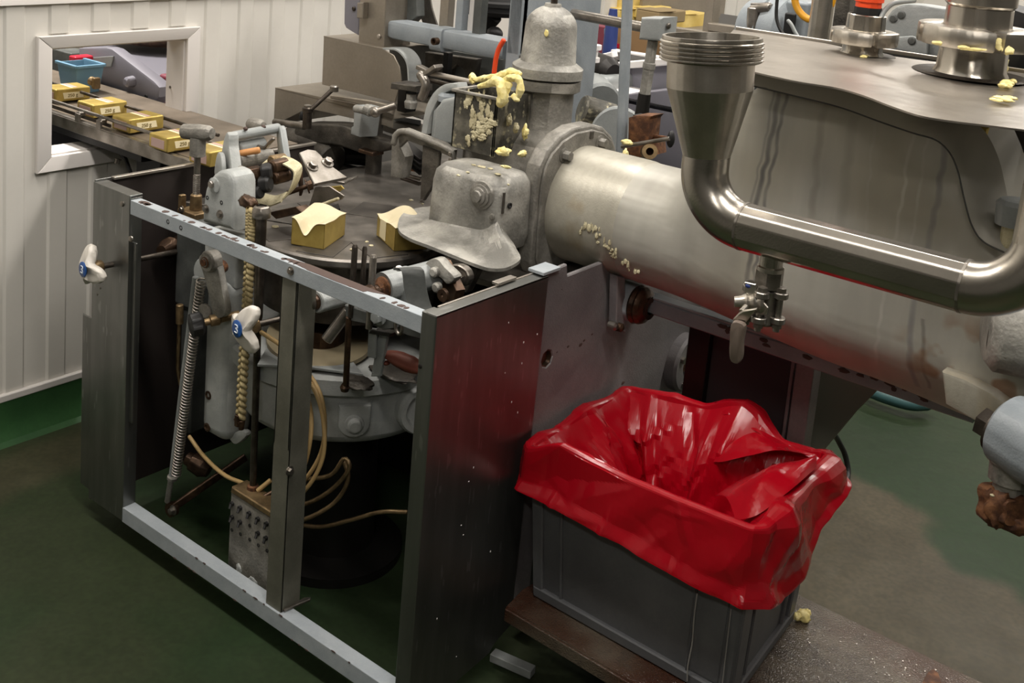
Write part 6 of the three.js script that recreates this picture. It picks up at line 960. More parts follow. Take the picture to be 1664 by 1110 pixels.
// ================= butter conveyor through the wall, wrapped packs =================
const CY = 0.755, cv = thing('conveyor', 'narrow steel conveyor carrying gold butter packs out through the wall opening', 'conveyor', V(-2.6, 0.5, -1.65));
{
  const z0 = -1.548, z1 = -1.70, x0 = -3.6, x1 = -2.02;
  part(cv, 'belt', boxAB(x0, x1, CY - 0.008, CY, z1 + 0.01, z0 - 0.02, 0.002), M.belt);
  part(cv, 'side_plate', slab([V(x0, CY + 0.002, z0), V(x1, CY + 0.002, z0), V(x1, CY - 0.028, z0), V(x0, CY - 0.028, z0)], V(0, 0, -1), 0.012, 0.002), M.steel);
  part(cv, 'side_plate', boxAB(x0, x1, CY - 0.028, CY + 0.002, z1 - 0.004, z1 + 0.008, 0.002), M.steel);
  part(cv, 'slide_strip', boxAB(x0, x1 - 0.1, CY + 0.0005, CY + 0.004, z0 - 0.018, z0 - 0.002, 0.001), M.steel);
  part(cv, 'dead_plate', boxAB(x0, x1, CY - 0.006, CY + 0.001, -1.86, z1 - 0.005, 0.001), M.belt);
  part(cv, 'under_rail', boxAB(x0, x1 - 0.2, CY - 0.048, CY - 0.03, z0 - 0.05, z0 - 0.012, 0.002), M.black);
  const gy = CY + 0.026, g0 = at(80, 165, 'z', -1.565), gA = V(x0, gy, -1.568), gB = at(263, 232, 'z', -1.57);
  part(cv, 'guide_rail', cyl(gA, V(gB.x, gy, -1.568), 0.0042), M.steel);
  part(cv, 'guide_rail', cyl(V(x0, gy, -1.685), V(-2.1, gy, -1.685), 0.0042), M.steelDark);
  part(cv, 'rail_end', box(V(gB.x + 0.005, gy, -1.568), 0.02, 0.01, 0.014, 0.002), M.steel);
  for (const u of [166, 131]) { const p = at(u, 205, 'z', -1.56); part(cv, 'rail_bracket', [box(V(p.x, CY + 0.004, -1.552), 0.02, 0.036, 0.006, 0.002), box(V(p.x, CY + 0.02, -1.56), 0.018, 0.01, 0.016, 0.002)], M.steel); }
  part(cv, 'low_guide', boxAB(x0, -2.36, CY + 0.006, CY + 0.014, -1.572, -1.568, 0.001), M.steelDark);
  part(cv, 'leg', boxAB(-2.28, -2.25, 0, CY - 0.045, -1.66, -1.63, 0.003), M.steelDark);
  part(cv, 'motor_box', boxAB(-2.3, -2.2, CY - 0.1, CY - 0.04, -1.7, -1.6, 0.006), M.black);
  part(cv, 'cable', tube(px([[196, 250], [204, 258], [208, 268], [214, 285], [220, 300]], 'z', -1.62), 0.005, 24, 8), M.rubber);
  part(cv, 'bolt', hexBolt(at(192, 258, 'z', -1.6), V(0, -1, 0.3), 0.006, 0.01), M.steel);
}
// wrapped butter packs
const packMat = M.gold, lab = std({ color: 0xe3d6b0, roughness: 0.6 }), pinkStripe = std({ color: 0xb79a92, roughness: 0.5 }), ink2 = std({ color: 0x7a6a3a, roughness: 0.7 });
const packFont = await new FontLoader().loadAsync('fonts/droid/droid_sans_bold.typeface.json');
function makePack(name, label) {
  const w = 0.068, h = 0.034, l = 0.1, t = thing(name, label, 'butter pack', V(0, 0, 0), { group: 'wrapped butter packs on the conveyor' });
  part(t, 'wrapper', box(V(0, h / 2 + 0.0005, 0), w, h, l, 0.004), packMat);
  const lb = part(t, 'weight_label', slab([V(w / 2, 0.008, -0.03), V(w / 2, 0.008, 0.026), V(w / 2, 0.024, 0.03), V(w / 2, 0.024, -0.026)], XV, 0.0006, 0), lab);
  const tg = new TextGeometry('250 g', { font: packFont, size: 0.0085, depth: 0.0006, curveSegments: 3 }); tg.rotateY(Math.PI / 2); tg.translate(w / 2 + 0.0005, 0.0115, 0.016); part(lb, 'lettering', tg, ink2);
  part(t, 'top_stripe', slab([V(-w / 2 + 0.006, h, -0.016), V(w / 2 - 0.006, h, -0.016), V(w / 2 - 0.006, h, -0.006), V(-w / 2 + 0.006, h, -0.006)], UPV, 0.0009, 0), pinkStripe);
  part(t, 'top_print', slab([V(-w / 2 + 0.006, h, -0.004), V(w / 2 - 0.006, h, -0.004), V(w / 2 - 0.006, h, 0.004), V(-w / 2 + 0.006, h, 0.004)], UPV, 0.0008, 0), lab);
  part(t, 'end_print', slab([V(-0.024, 0.006, l / 2), V(0.024, 0.006, l / 2), V(0.024, 0.026, l / 2), V(-0.024, 0.026, l / 2)], FWD, 0.0006, 0), pinkStripe);
  part(t, 'wrapper_fold', slab([V(w / 2, 0.002, 0.03), V(w / 2, 0.002, 0.048), V(w / 2, 0.03, 0.046)], XV, 0.0008, 0), packMat);
  return t;
}
const proto = makePack('butter_pack', 'gold wrapped butter pack furthest from the wall on the conveyor, half hidden by grey arm');
{
  const place = (o, u, v, rot = 0) => { const p = at(u, v, 'y', CY + 0.0045); o.position.set(p.x, CY + 0.0045, p.z); o.rotation.y = rot; };
  // u, v: middle of each pack's footprint
  const spots = [[352, 262, 0.05, null], [286, 239, 0.0, 'gold butter pack on the conveyor beside the tee handle'], [224, 209, 0.04, 'gold butter pack with clear label, just inside the room'], [166, 185, 0.02, 'gold butter pack lying in the middle of the wall opening'], [108, 160, -0.03, 'gold butter pack cut by the left edge of the wall opening']];
  spots.forEach(([u, v, r, l], i) => { let o = proto; if (i) { o = proto.clone(); o.name = numbered('butter_pack'); o.userData = { ...proto.userData, label: l }; scene.add(o); } place(o, u, v, r); });
}
// ---- two open gold cartons on the rotary table
function carton(name, label, c, ang, fn, dims = [0.069, 0.052, 0.1]) {
  const [w, h, l] = dims, t = thing(name, label, 'carton', V(c.x, TY + 0.0015, c.z)), q = new THREE.Quaternion().setFromAxisAngle(UPV, ang), L = (x, y, z) => V(x, y, z).applyQuaternion(q).add(V(c.x, TY + 0.002, c.z));
  const wall = (a, b, ha, hb, dir) => slab([L(...a, 0).constructor === Object ? 0 : L(a[0], 0, a[1]), L(b[0], 0, b[1]), L(b[0], hb, b[1]), L(a[0], ha, a[1])], dir.applyQuaternion(q), 0.0012, 0);
  const hgt = (s, t2) => h + fn(s, t2);
  // walls follow the wavy paper edge
  const side = (p0, p1, f, n) => { const top = [], N = 16; for (let i = 0; i <= N; i++) { const k = i / N; top.push(L(lerp(p1[0], p0[0], k), f(k), lerp(p1[1], p0[1], k))); } return slab([L(p0[0], 0, p0[1]), L(p1[0], 0, p1[1]), ...top], n.clone().applyQuaternion(q), 0.0012, 0); };
  part(t, 'wall', side([-w / 2, l / 2], [w / 2, l / 2], (k) => hgt(1 - k, 1) - 0.001, V(0, 0, -1)), M.gold);
  part(t, 'wall', side([w / 2, l / 2], [w / 2, -l / 2], (k) => hgt(1, k) - 0.001, V(-1, 0, 0)), M.gold);
  part(t, 'wall', side([w / 2, -l / 2], [-w / 2, -l / 2], (k) => hgt(k, 0) - 0.001, V(0, 0, 1)), M.gold);
  part(t, 'wall', side([-w / 2, -l / 2], [-w / 2, l / 2], (k) => hgt(0, 1 - k) - 0.001, V(1, 0, 0)), M.gold);
  part(t, 'floor', slab([L(-w / 2, 0, -l / 2), L(w / 2, 0, -l / 2), L(w / 2, 0, l / 2), L(-w / 2, 0, l / 2)], UPV, 0.001, 0), M.gold);
  part(t, 'paper_lining', sheet((s, t2) => L(lerp(-w / 2, w / 2, s) * 1.03, hgt(s, t2), lerp(-l / 2, l / 2, t2) * 1.03), 36, 36, 0.0006), M.paper, 'cream paper lining sagging over the top');
  return [t, L];
}
{
  const A = at(470.8, 397.5, 'y', TY), B = at(525.6, 407, 'y', TY), Cc = at(561.6, 383, 'y', TY), c = A.clone().add(Cc).multiplyScalar(0.5), ang = Math.atan2(-(B.z - A.z), B.x - A.x);
  carton('butter_carton', 'open gold butter carton with sagging cream paper, left on the rotary table', c, ang, (s, t) => -0.034 * Math.exp(-(((s - 0.42) / 0.22) ** 2)) * sm(0.35, 1, t) - 0.02 * Math.exp(-(((s - 0.5) / 0.4) ** 2 + ((t - 0.55) / 0.3) ** 2)) + 0.004 * Math.sin(s * 5) - 0.006 * sm(0.4, 0, t) * s + 0.004, [0.067, 0.05, 0.103]);
  const D = at(611, 383, 'y', TY), E2 = at(640, 410, 'y', TY), dir = E2.clone().sub(D), a2 = Math.atan2(-(dir.z), dir.x), px2 = V(Math.sin(a2), 0, Math.cos(a2)), mid = D.clone().add(E2).multiplyScalar(0.5), c2 = mid.clone().addScaledVector(V(dir.z, 0, -dir.x).normalize(), 0.034);
  const [t2, L2] = carton('butter_carton', 'open gold butter carton with raised cream paper under the dosing spout', c2, a2, (s, t) => 0.012 * Math.exp(-(((s - 0.1) / 0.4) ** 2 + ((t - 0.2) / 0.35) ** 2)) - 0.014 * Math.exp(-(((s - 0.3) / 0.25) ** 2 + ((t - 0.85) / 0.25) ** 2)) - 0.004, [0.1, 0.05, 0.067]);
  part(t2, 'printed_label', slab([L2(-0.03, 0.004, 0.0342), L2(0.002, 0.004, 0.0342), L2(0.002, 0.043, 0.0342), L2(-0.03, 0.04, 0.0342)], V(Math.sin(a2), 0, Math.cos(a2)), 0.0008, 0), lab);
}
[[500, 447, 10], [447, 368, 9], [571, 405, 5], [603, 399, 6], [596, 393, 5], [547, 343, 5], [668, 325, 5], [686, 331, 4], [530, 455, 8], [505, 431, 12], [548, 439, 7]].forEach(([u, v, s], i) => { const onTable = v < 412 && i !== 0; const p = onTable ? at(u, v, 'y', TY + 0.002) : at(u, v, 'z', -1.315); if (!onTable) return; single('butter_chip', ['', 'pale chip on the table beside the push rod', 'pale chip by the left open carton\'s right corner', 'pale flake between the two open cartons, nearest the rim', 'pale flake between the two open cartons, further from the rim', 'pale chip in front of the folding plates', 'pale chip at the rear of the table near the hood frame', 'pale chip at the foot of the hood frame upright'][i], 'butter chip', lump(p, pxm(p, s * 0.6), 0.002, pxm(p, s * 0.6), 260 + i, 0.5, 2), M.butterDry); });

// ---- seen through the opening: next room's machinery
const br2 = thing('blue_box', 'open light blue plastic box on the conveyor behind the wall opening', 'box', V(-3.0, CY, -1.75));
{
  const z = -1.76, A = at(112, 112, 'z', z), B = at(150, 114, 'z', z), y0 = CY + 0.002, w = (B.x - A.x) * 0.85, cx = (A.x + B.x) / 2, cy = y0 + 0.075;
  const ring = (y, a, d, o) => [V(cx - a, y, z + d), V(cx + a, y, z + d), V(cx + a, y, z - d), V(cx - a, y, z - d)].map((p) => p);
  part(br2, 'tub', loft([ring(y0, w * 0.38, 0.034), ring(cy, w * 0.5, 0.042), ring(cy, w * 0.46, 0.037), ring(y0 + 0.006, w * 0.34, 0.03)], true, 0.3), M.bluePlastic);
  part(br2, 'rim', [bar(V(cx - w * 0.52, cy, z + 0.043), V(cx + w * 0.52, cy, z + 0.043), 0.01, 0.008), bar(V(cx + w * 0.52, cy, z + 0.043), V(cx + w * 0.52, cy, z - 0.043), 0.01, 0.008), bar(V(cx - w * 0.52, cy, z - 0.043), V(cx + w * 0.52, cy, z - 0.043), 0.01, 0.008)], M.bluePlastic);
}
single('brass_tap', 'small brass tap fitting beside the light blue box', 'tap', [cyl(at(148, 131, 'z', -1.7), at(155, 134, 'z', -1.7), 0.012), box(at(156, 135, 'z', -1.7), 0.014, 0.03, 0.02, 0.003)], M.brass);
const sp2 = thing('side_guard', 'purple-grey machine guard plate behind the wall opening', 'guard plate', at(210, 130, 'z', -2.05));
{
  const z = -1.875;
  part(sp2, 'plate', slab(px([[128, 78], [172, 77], [182, 80], [250, 132], [259, 142], [258, 158], [248, 170], [240, 171], [150, 138], [128, 110]], 'z', z), V(0, 0, -1), 0.04, 0.004), M.purpleGrey);
  part(sp2, 'nameplate', slab(px([[138, 94], [184, 91], [180, 108], [150, 110]], 'z', z + 0.004), V(0, 0, -1), 0.004, 0.001), M.greyPaint);
  part(sp2, 'knob', turn(at(216, 132, 'z', z), FWD, [[0, 0], [0, 0.016], [0.02, 0.014], [0.026, 0.008], [0.026, 0.0001]], 22), M.purpleGrey);
  part(sp2, 'hole', turn(at(238, 157, 'z', z), FWD, [[0, 0], [0, 0.006], [0.003, 0.006], [0.003, 0.0001]], 14), M.black);
  part(sp2, 'stand', boxAB(-3.25, -3.1, 0, 0.8, -1.99, -1.92, 0.004), M.darkPaint);
}
single('red_clip', 'small red clip above the light blue box behind the opening', 'clip', box(at(132, 97, 'z', -1.84), 0.034, 0.026, 0.06, 0.005), M.red);
single('steel_canister', 'shiny steel canister at the left edge of the wall opening', 'canister', turn(at(97, 128, 'z', -2.0), UPV, [[0, 0], [0, 0.07], [0.14, 0.07], [0.142, 0.06], [0.142, 0]], 32), M.polished);
single('black_strut', 'black machine arm at the top left of the wall opening', 'machine part', bar(at(70, 88, 'z', -2.0), at(126, 89, 'z', -2.0), 0.06, 0.018), M.black);
single('blue_motor', 'dark blue motor under the top of the wall opening', 'motor', turn(at(112, 92, 'z', -2.1), V(0.2, 0.1, 1), [[0, 0], [0, 0.05], [0.02, 0.06], [0.09, 0.06], [0.1, 0.04], [0.1, 0.0001]], 28), M.navy);
single('round_tray', 'dark round tray at the upper right of the wall opening', 'tray', turn(at(262, 66, 'z', -2.6), UPV, [[0, 0], [0, 0.16], [0.03, 0.19], [0.05, 0.2], [0.05, 0.18], [0.02, 0.15], [0.02, 0.0001]], 40), M.bronzeDark);
const wt = thing('work_table', 'steel work table beyond the wall opening', 'table', at(250, 120, 'z', -2.5));
{ const a = at(205, 98, 'z', -2.35); part(wt, 'top', boxAB(-4.2, -2.58, a.y - 0.03, a.y, -3.3, -2.2, 0.003), M.purpleGrey); part(wt, 'leg', boxAB(-2.75, -2.7, 0, a.y - 0.03, -2.45, -2.4, 0.003), M.steel); part(wt, 'leg', boxAB(a.x + 0.02, a.x + 0.07, 0, a.y - 0.03, -2.45, -2.4, 0.003), M.steel); part(wt, 'upstand', boxAB(-4.2, -2.58, a.y, a.y + 0.3, -3.3, -3.27, 0.002), M.paper); }
single('maroon_bin', 'dark maroon bin at the right of the wall opening', 'bin', boxAB(-2.72, -2.57, 0.3, 0.8, -2.12, -1.96, 0.01), M.maroon);
const lt = thing('lower_cabinet', 'dark slate cabinet under the conveyor behind the wall', 'cabinet', V(-3.0, 0, -1.7));
part(lt, 'body', boxAB(-3.5, -2.6, 0, 0.66, -1.9, -1.5, 0.006), std({ color: 0x50525c, roughness: 0.5 }));
// ================= wrapping machine behind the rotary table =================
const zz = (l, z, dir, th, bev = 0.002) => slab(px(l, 'z', z), dir, th, bev), IN = V(0, 0, -1);
const wc = thing('wrapper_cover', 'brown-grey brushed steel covers of the wrapping machine by the panelled wall', 'machine cover', V(-2.1, 0.7, -2.1));
{
  const low = part(wc, 'lower_cover', [slab(px([[447, 142], [640, 181], [637, 207], [500, 176], [446, 203]], 'z', -2.02), IN, 0.004, 0.001), slab([at(447, 142, 'z', -2.02), at(640, 181, 'z', -2.02), at(640, 181, 'z', -2.02).add(V(0, 0, -0.3)), at(447, 142, 'z', -2.02).add(V(0, 0, -0.3))], V(0, -1, 0), 0.003, 0.001), slab([at(447, 142, 'z', -2.02), at(447, 142, 'z', -2.02).add(V(0, 0, -0.3)), at(446, 203, 'z', -2.02).add(V(0, 0, -0.3)), at(446, 203, 'z', -2.02)], XV, 0.003, 0.001)], M.brownSheet);
  part(low, 'step_plate', slab([[536, 154], [600, 163], [640, 172], [637, 186], [576, 168], [536, 160]].map(([u, v]) => at(u, v, 'z', -2.005)), IN, 0.01, 0.002), M.brownSheet);
  const A = px([[526, 58], [622, 79], [640, 90], [649, 108], [652, 130], [641, 166], [523, 137]], 'z', -2.1);
  part(wc, 'upper_cover', [slab(A, IN, 0.004, 0.001), slab([A[0], A[1], A[1].clone().add(V(0, 0, -0.22)), A[0].clone().add(V(0, 0, -0.22))], V(0, -1, 0), 0.003, 0.001)], M.brownSheet);
  part(wc, 'cover_edge', sheet((s, t) => { const k = new THREE.CatmullRomCurve3(px([[622, 79], [645, 82], [660, 100], [664, 134]], 'z', -2.1)).getPoint(s); return k.add(V(0, 0, -0.05 * t)); }, 20, 2, 0.004), M.whitePaint, 'pale curved edge strip');
}
const col = thing('wrapper_column', 'brown sheet column with a pale side wing and hinge block above the steel covers', 'column', V(-2.05, 0.95, -2.15));
{
  part(col, 'front_sheet', zz([[587, -70], [631, -70], [623, 80], [582, 71]], -2.12, IN, 0.1), M.brownSheet);
  part(col, 'side_wing', zz([[561, -70], [589, -70], [582, 57], [575, 53], [562, 45], [559, 38]], -2.135, IN, 0.004), M.purpleGrey);
  part(col, 'hinge_block', zz([[580, 4], [590, 4], [589, 30], [579, 29]], -2.1, IN, 0.02), M.brownSheet);
  part(col, 'screw', screwHead(at(616, 59, 'z', -2.118), FWD, 0.006), M.guardEdge);
  part(col, 'screw', screwHead(at(575, 14, 'z', -2.133), FWD, 0.006), M.steelDark);
}
const ba = thing('cross_arm', 'blue-grey cast cross arm with a drilled boss joining the sheet column to a pillar', 'arm', V(-1.8, 0.9, -2.15));
{
  const pa = (u0, v0, u1, v1, u2, v2, u3, v3) => { const z0 = -2.13, f = px([[u0, v0], [u1, v1], [u2, v2], [u3, v3]], 'z', z0), h0 = f[0].y - f[3].y, h1 = f[1].y - f[2].y; const ring = (t, b, sh) => { const o = []; for (let k = 0; k < 28; k++) { const a = -k / 28 * Math.PI * 2, c = Math.cos(a), s = Math.sin(a), e = (q) => Math.sign(q) * Math.pow(Math.abs(q), 0.3); o.push(V((t.x + b.x) / 2, (t.y + b.y) / 2 + e(s) * (t.y - b.y) / 2 * sh, z0 - 0.035 + e(c) * 0.035 * sh)); } return o; }; return loft([ring(f[0], f[3], 0.9), ring(f[0].clone().lerp(f[1], 0.04), f[3].clone().lerp(f[2], 0.04), 1), ring(f[0].clone().lerp(f[1], 0.96), f[3].clone().lerp(f[2], 0.96), 1), ring(f[1], f[2], 0.9)], true, 0.8); };
  part(ba, 'beam', pa(628, 32, 818, 66, 812, 98, 628, 62), M.bluePaint);
  part(ba, 'boss', (() => { const g = pa(700, 43, 721, 47, 718, 85, 699, 81); g.translate(0, 0, 0.006); return g; })(), M.bluePaint);
  part(ba, 'boss_hole', turn(at(706, 67, 'z', -2.088), FWD, [[-0.01, 0], [-0.01, 0.009], [0.004, 0.009], [0.004, 0.006], [-0.004, 0.005], [-0.004, 0.0001]], 20), M.bronzeDark);
  part(ba, 'bracket', zz([[629, -60], [676, -60], [678, 26], [668, 36], [629, 34]], -2.2, IN, 0.03), M.darkPaint);
  part(ba, 'pillar', [boxAB(at(824, 60, 'z', -2.1).x, at(846, 60, 'z', -2.1).x, at(830, 118, 'z', -2.1).y, 1.35, -2.1, -2.12, 0.003), boxAB(at(824, 60, 'z', -2.1).x, at(846, 60, 'z', -2.1).x, 0.7, 1.35, -2.42, -2.1, 0.004)], M.bluePaint);
  part(ba, 'screw', turn(at(846, 91, 'x', at(846, 60, 'z', -2.1).x), XV, [[0, 0], [0, 0.006], [0.003, 0.005], [0.003, 0.0001]], 14), M.darkPaint);
}
const psts = [[[712, 726], 'brown upright bar standing on the blue-grey arm', M.brownSheet, -2.18], [[738, 749], 'narrow blue-grey upright on the blue-grey arm', M.bluePaint, -2.17], [[759, 767], 'cream strip upright between two posts on the blue-grey arm', M.pvcTrim, -2.19], [[766, 779], 'dark grey upright nearest the pillar on the blue-grey arm', M.darkPaint, -2.16]];
psts.forEach(([[a, b], l, m, z], i) => { const p = at(a, 50 + i * 3, 'z', z), q = at(b, 50 + i * 3, 'z', z); single('upright_post', l, 'post', boxAB(p.x, q.x, p.y - 0.01, 1.32, z, z - 0.025, 0.002), m); });
single('curved_chute', 'dark curved sheet chute behind the upright bars', 'chute', sheet((s, t) => new THREE.CatmullRomCurve3(px([[700, -40], [700, 0], [706, 25], [714, 48]], 'z', -2.24)).getPoint(s).add(V(-0.07 * t, 0.0, -0.02 * t)), 20, 3, 0.004), M.castDark);
const rd = thing('reel', 'black round film reel on a short spindle near the top edge', 'reel', at(800, 40, 'z', -2.45));
{ const c = at(802, 22, 'z', -2.45); part(rd, 'disc', turn(c, UPV, [[0, 0], [0, 0.085], [0.012, 0.095], [0.014, 0.09], [0.024, 0.09], [0.026, 0.096], [0.036, 0.096], [0.04, 0.08], [0.06, 0.075], [0.06, 0]], 44), M.rubber); part(rd, 'spindle', cyl(at(790, 56, 'z', -2.45), c, 0.011), M.black); part(rd, 'hub', cyl(at(790, 36, 'z', -2.45), c, 0.028), M.black); part(rd, 'lock_knob', lump(at(804, 54, 'z', -2.4), 0.022, 0.018, 0.022, 2, 0.12), M.rubber); }
single('orange_hose', 'bright orange hose in front of the blue-grey pillar', 'hose', tube(px([[818, 66], [811, 78], [806, 95], [803, 118]], 'z', -2.05), 0.0058, 30, 10), M.orange);
// works under the arm: dark body, plates, rods
const wb = thing('wrapping_machine', 'dark works and plates of the wrapping machine under the blue-grey arm', 'machine', V(-1.8, 0.6, -2.3));
{
  part(wb, 'rear_panel', zz([[630, 62], [700, 76], [818, 96], [818, 150], [640, 160]], -2.3, IN, 0.02), M.darkPaint);
  part(wb, 'arch_plate', zz([[690, 84], [776, 96], [770, 128], [758, 128], [752, 112], [742, 105], [734, 112], [730, 128], [690, 120]], -2.26, IN, 0.02), M.castDark);
  part(wb, 'post', boxAB(at(720, 90, 'z', -2.2).x, at(728, 90, 'z', -2.2).x, at(720, 140, 'z', -2.2).y, at(720, 84, 'z', -2.2).y, -2.2, -2.22, 0.002), M.blackSteel);
  part(wb, 'cross_shaft', cyl(at(700, 119, 'z', -2.0), at(770, 134, 'z', -2.0), 0.0065), M.guardEdge);
  part(wb, 'cross_shaft', cyl(at(690, 128, 'z', -2.02), at(745, 142, 'z', -2.02), 0.006), M.steelDark);
  part(wb, 'ledge', zz([[635, 134], [676, 140], [676, 150], [634, 144]], -2.02, IN, 0.06), M.castDark);
  part(wb, 'bright_link', [bar(at(680, 108, 'z', -2.02), at(704, 120, 'z', -2.02), 0.02, 0.01), bar(at(694, 120, 'z', -1.99), at(713, 107, 'z', -1.99), 0.03, 0.01), tube(px([[684, 122], [692, 136], [690, 148], [686, 158]], 'z', -2.0), 0.011, 20, 8)], M.steel);
  part(wb, 'dark_post', boxAB(at(645, 160, 'z', -2.06).x, at(660, 160, 'z', -2.06).x, at(650, 182, 'z', -2.06).y, at(650, 142, 'z', -2.06).y, -2.06, -2.1, 0.004), M.blackSteel);
  part(wb, 'collar', turn(at(668, 162, 'z', -2.04), UPV, [[-0.02, 0], [-0.02, 0.014], [-0.005, 0.016], [0.0, 0.012], [0.014, 0.012], [0.016, 0]], 20), M.castLight);
  part(wb, 'film_web', slab([at(640, 178, 'y', 0.79), at(690, 194, 'y', 0.79), at(692, 176, 'y', 0.79), at(668, 170, 'y', 0.79)], V(0, -1, 0), 0.002, 0), M.white, 'bright sheet of film');
  part(wb, 'bed_plate', slab([at(602, 198, 'y', 0.765), at(700, 232, 'y', 0.765), at(720, 212, 'y', 0.765), at(640, 186, 'y', 0.765)], V(0, -1, 0), 0.012, 0.002), M.brownSheet);
  part(wb, 'bed_edge', bar(at(602, 200, 'y', 0.765), at(700, 234, 'y', 0.765), 0.008, 0.014, UPV, 0.002), M.guardEdge);
  part(wb, 'slot_plate', slab([at(640, 195, 'y', 0.768), at(684, 204, 'y', 0.768), at(684, 196, 'y', 0.768), at(650, 190, 'y', 0.768)], UPV, 0.001, 0), M.black);
  part(wb, 'base_casting', [boxAB(-2.35, -1.47, 0.55, 0.66, -2.5, -2.08, 0.01), boxAB(-2.35, -1.4, 0.0, 0.6, -2.6, -2.35, 0.01)], M.blackSteel);
  part(wb, 'blue_bracket', zz([[575, 170], [602, 174], [592, 222], [566, 218], [568, 206], [574, 204]], -1.95, V(0.4, 0, -1), 0.05, 0.004), M.greyPaint, 'pale grey bracket block');
  part(wb, 'swing_arm', slab(smooth(px([[478, 206], [520, 201], [560, 205], [600, 222], [640, 236], [600, 250], [545, 236], [500, 232], [480, 224]], 'z', -1.98), 50), V(0, 0, -1), 0.06, 0.006), M.castDark);
  part(wb, 'drum', cyl(at(478, 222, 'z', -2.02), at(540, 262, 'z', -2.0), 0.045), M.castDark);
  part(wb, 'shaft', cyl(at(545, 250, 'z', -2.05), at(600, 256, 'z', -2.1), 0.022), M.blackSteel);
  part(wb, 'column', turn(at(606, 280, 'z', -2.02), UPV, [[0, 0], [0, 0.02], [0.07, 0.02], [0.072, 0.026], [0.08, 0.026], [0.082, 0.018], [0.16, 0.018], [0.16, 0]], 24), M.castDark);
  part(wb, 'collar_pad', box(at(603, 246, 'z', -1.98), 0.05, 0.01, 0.04, 0.003), M.bronzeDark);
}
// indexing cranks on top of the cover
const ck = thing('crank_lever', 'thin steel crank lever between two capped posts on the lower cover', 'lever', at(500, 190, 'z', -1.95));
{
  const z = -1.93, P = at(500, 180, 'z', z), Q = at(543, 143, 'z', z - 0.05);
  part(ck, 'post', turn(V(P.x, at(500, 208, 'z', z).y, z), UPV, [[0, 0], [0, 0.0115], [0.04, 0.0115], [0.041, 0.014], [0.05, 0.014], [0.053, 0.01], [0.053, 0.0001]], 22), M.steelDark);
  part(ck, 'nut', hexBolt(V(P.x, at(500, 172, 'z', z).y - 0.004, z), UPV, 0.01, 0.006, false), M.steel);
  part(ck, 'arm', cyl(at(505, 178, 'z', z), Q, 0.0055), M.steelDark);
  part(ck, 'end_nut', turn(Q.clone().add(V(0, -0.008, 0)), UPV, [[0, 0], [0, 0.011], [0.012, 0.011], [0.015, 0.008], [0.016, 0.0001]], 18), M.steel);
  part(ck, 'side_knob', lump(at(492, 188, 'z', z), 0.008, 0.013, 0.01, 1, 0.1, 2), M.black);
  part(ck, 'tie_bar', cyl(at(446, 198, 'z', z), at(495, 205, 'z', z), 0.009), M.steel);
}
const cs = thing('clamp_screw', 'polished clamp screw with a round head on the pale bracket block', 'clamp', at(605, 180, 'z', -1.92));
{ const z = -1.91; part(cs, 'rod', cyl(at(577, 176, 'z', z), at(606, 183, 'z', z), 0.009), M.castLight); part(cs, 'head', lump(at(610, 182, 'z', z), 0.013, 0.013, 0.013, 3, 0.08, 2), M.steel); part(cs, 'barrel', cyl(at(612, 181, 'z', z), at(643, 171, 'z', z - 0.03), 0.0085), M.steel); part(cs, 'collar', cyl(at(594, 177, 'z', z), at(603, 181, 'z', z), 0.013), M.castLight); }
single('ball_grip', 'tarnished rounded hand grip behind the fork arm', 'grip', turn(at(404, 200, 'z', -1.8), V(1, 0, -0.1), [[0, 0], [0.002, 0.012], [0.01, 0.0165], [0.04, 0.0165], [0.048, 0.012], [0.05, 0.0001]], 24), M.cast);
// grey cast hood frame at the side of the dosing head
const hf = thing('hood_frame', 'grey cast loop frame with rounded corners left of the dosing head', 'frame', at(690, 330, 'z', -1.75));
{
  const z = -1.76;
  part(hf, 'left_upright', zz([[636, 218], [644, 210], [652, 212], [648, 232], [658, 255], [652, 290], [634, 288]], z - 0.02, IN, 0.03, 0.004), M.cast);
  part(hf, 'top_bar', tube(px([[640, 232], [644, 219], [654, 213], [690, 226], [722, 239], [735, 250], [737, 268]], 'z', z), 0.0065, 50, 12), M.cast);
  part(hf, 'top_plate', zz([[646, 212], [660, 208], [722, 232], [738, 244], [736, 258], [724, 252], [660, 228], [648, 240]], z - 0.008, IN, 0.012, 0.003), M.cast);
  part(hf, 'right_upright', zz([[686, 236], [714, 246], [710, 290], [688, 326], [682, 326]], z - 0.004, IN, 0.01, 0.002), M.castDark);
  part(hf, 'upright_foot', hexBolt(at(685, 329, 'z', z), UPV, 0.004, 0.004), M.steel);
  for (const [u, v] of [[731, 250], [732, 259], [733, 267]]) part(hf, 'screw', screwHead(at(u, v, 'z', z + 0.012), FWD, 0.0045), M.steel);
  for (let i = 0; i < 4; i++) part(hf, 'fin', box(at(672, 244 + i * 8, 'z', -1.84), 0.07, 0.004, 0.03, 0.001, new THREE.Quaternion().setFromAxisAngle(FWD, -0.35)), M.blackSteel);
  part(hf, 'wooden_block', zz([[650, 258], [688, 268], [684, 282], [648, 274]], -1.85, IN, 0.03, 0.003), std({ color: 0x8a5530, roughness: 0.6 }), 'orange-brown block inside the frame');
  part(hf, 'slat', zz([[646, 280], [684, 290], [682, 294], [645, 285]], -1.82, IN, 0.01, 0.001), M.steel);
  part(hf, 'slat', zz([[650, 288], [682, 298], [680, 302], [650, 292]], -1.82, IN, 0.01, 0.001), M.steelDark);
}
const ag = thing('arched_guard', 'grey arched guard with a pale rim beside the butter chute', 'guard', at(710, 230, 'z', -1.86));
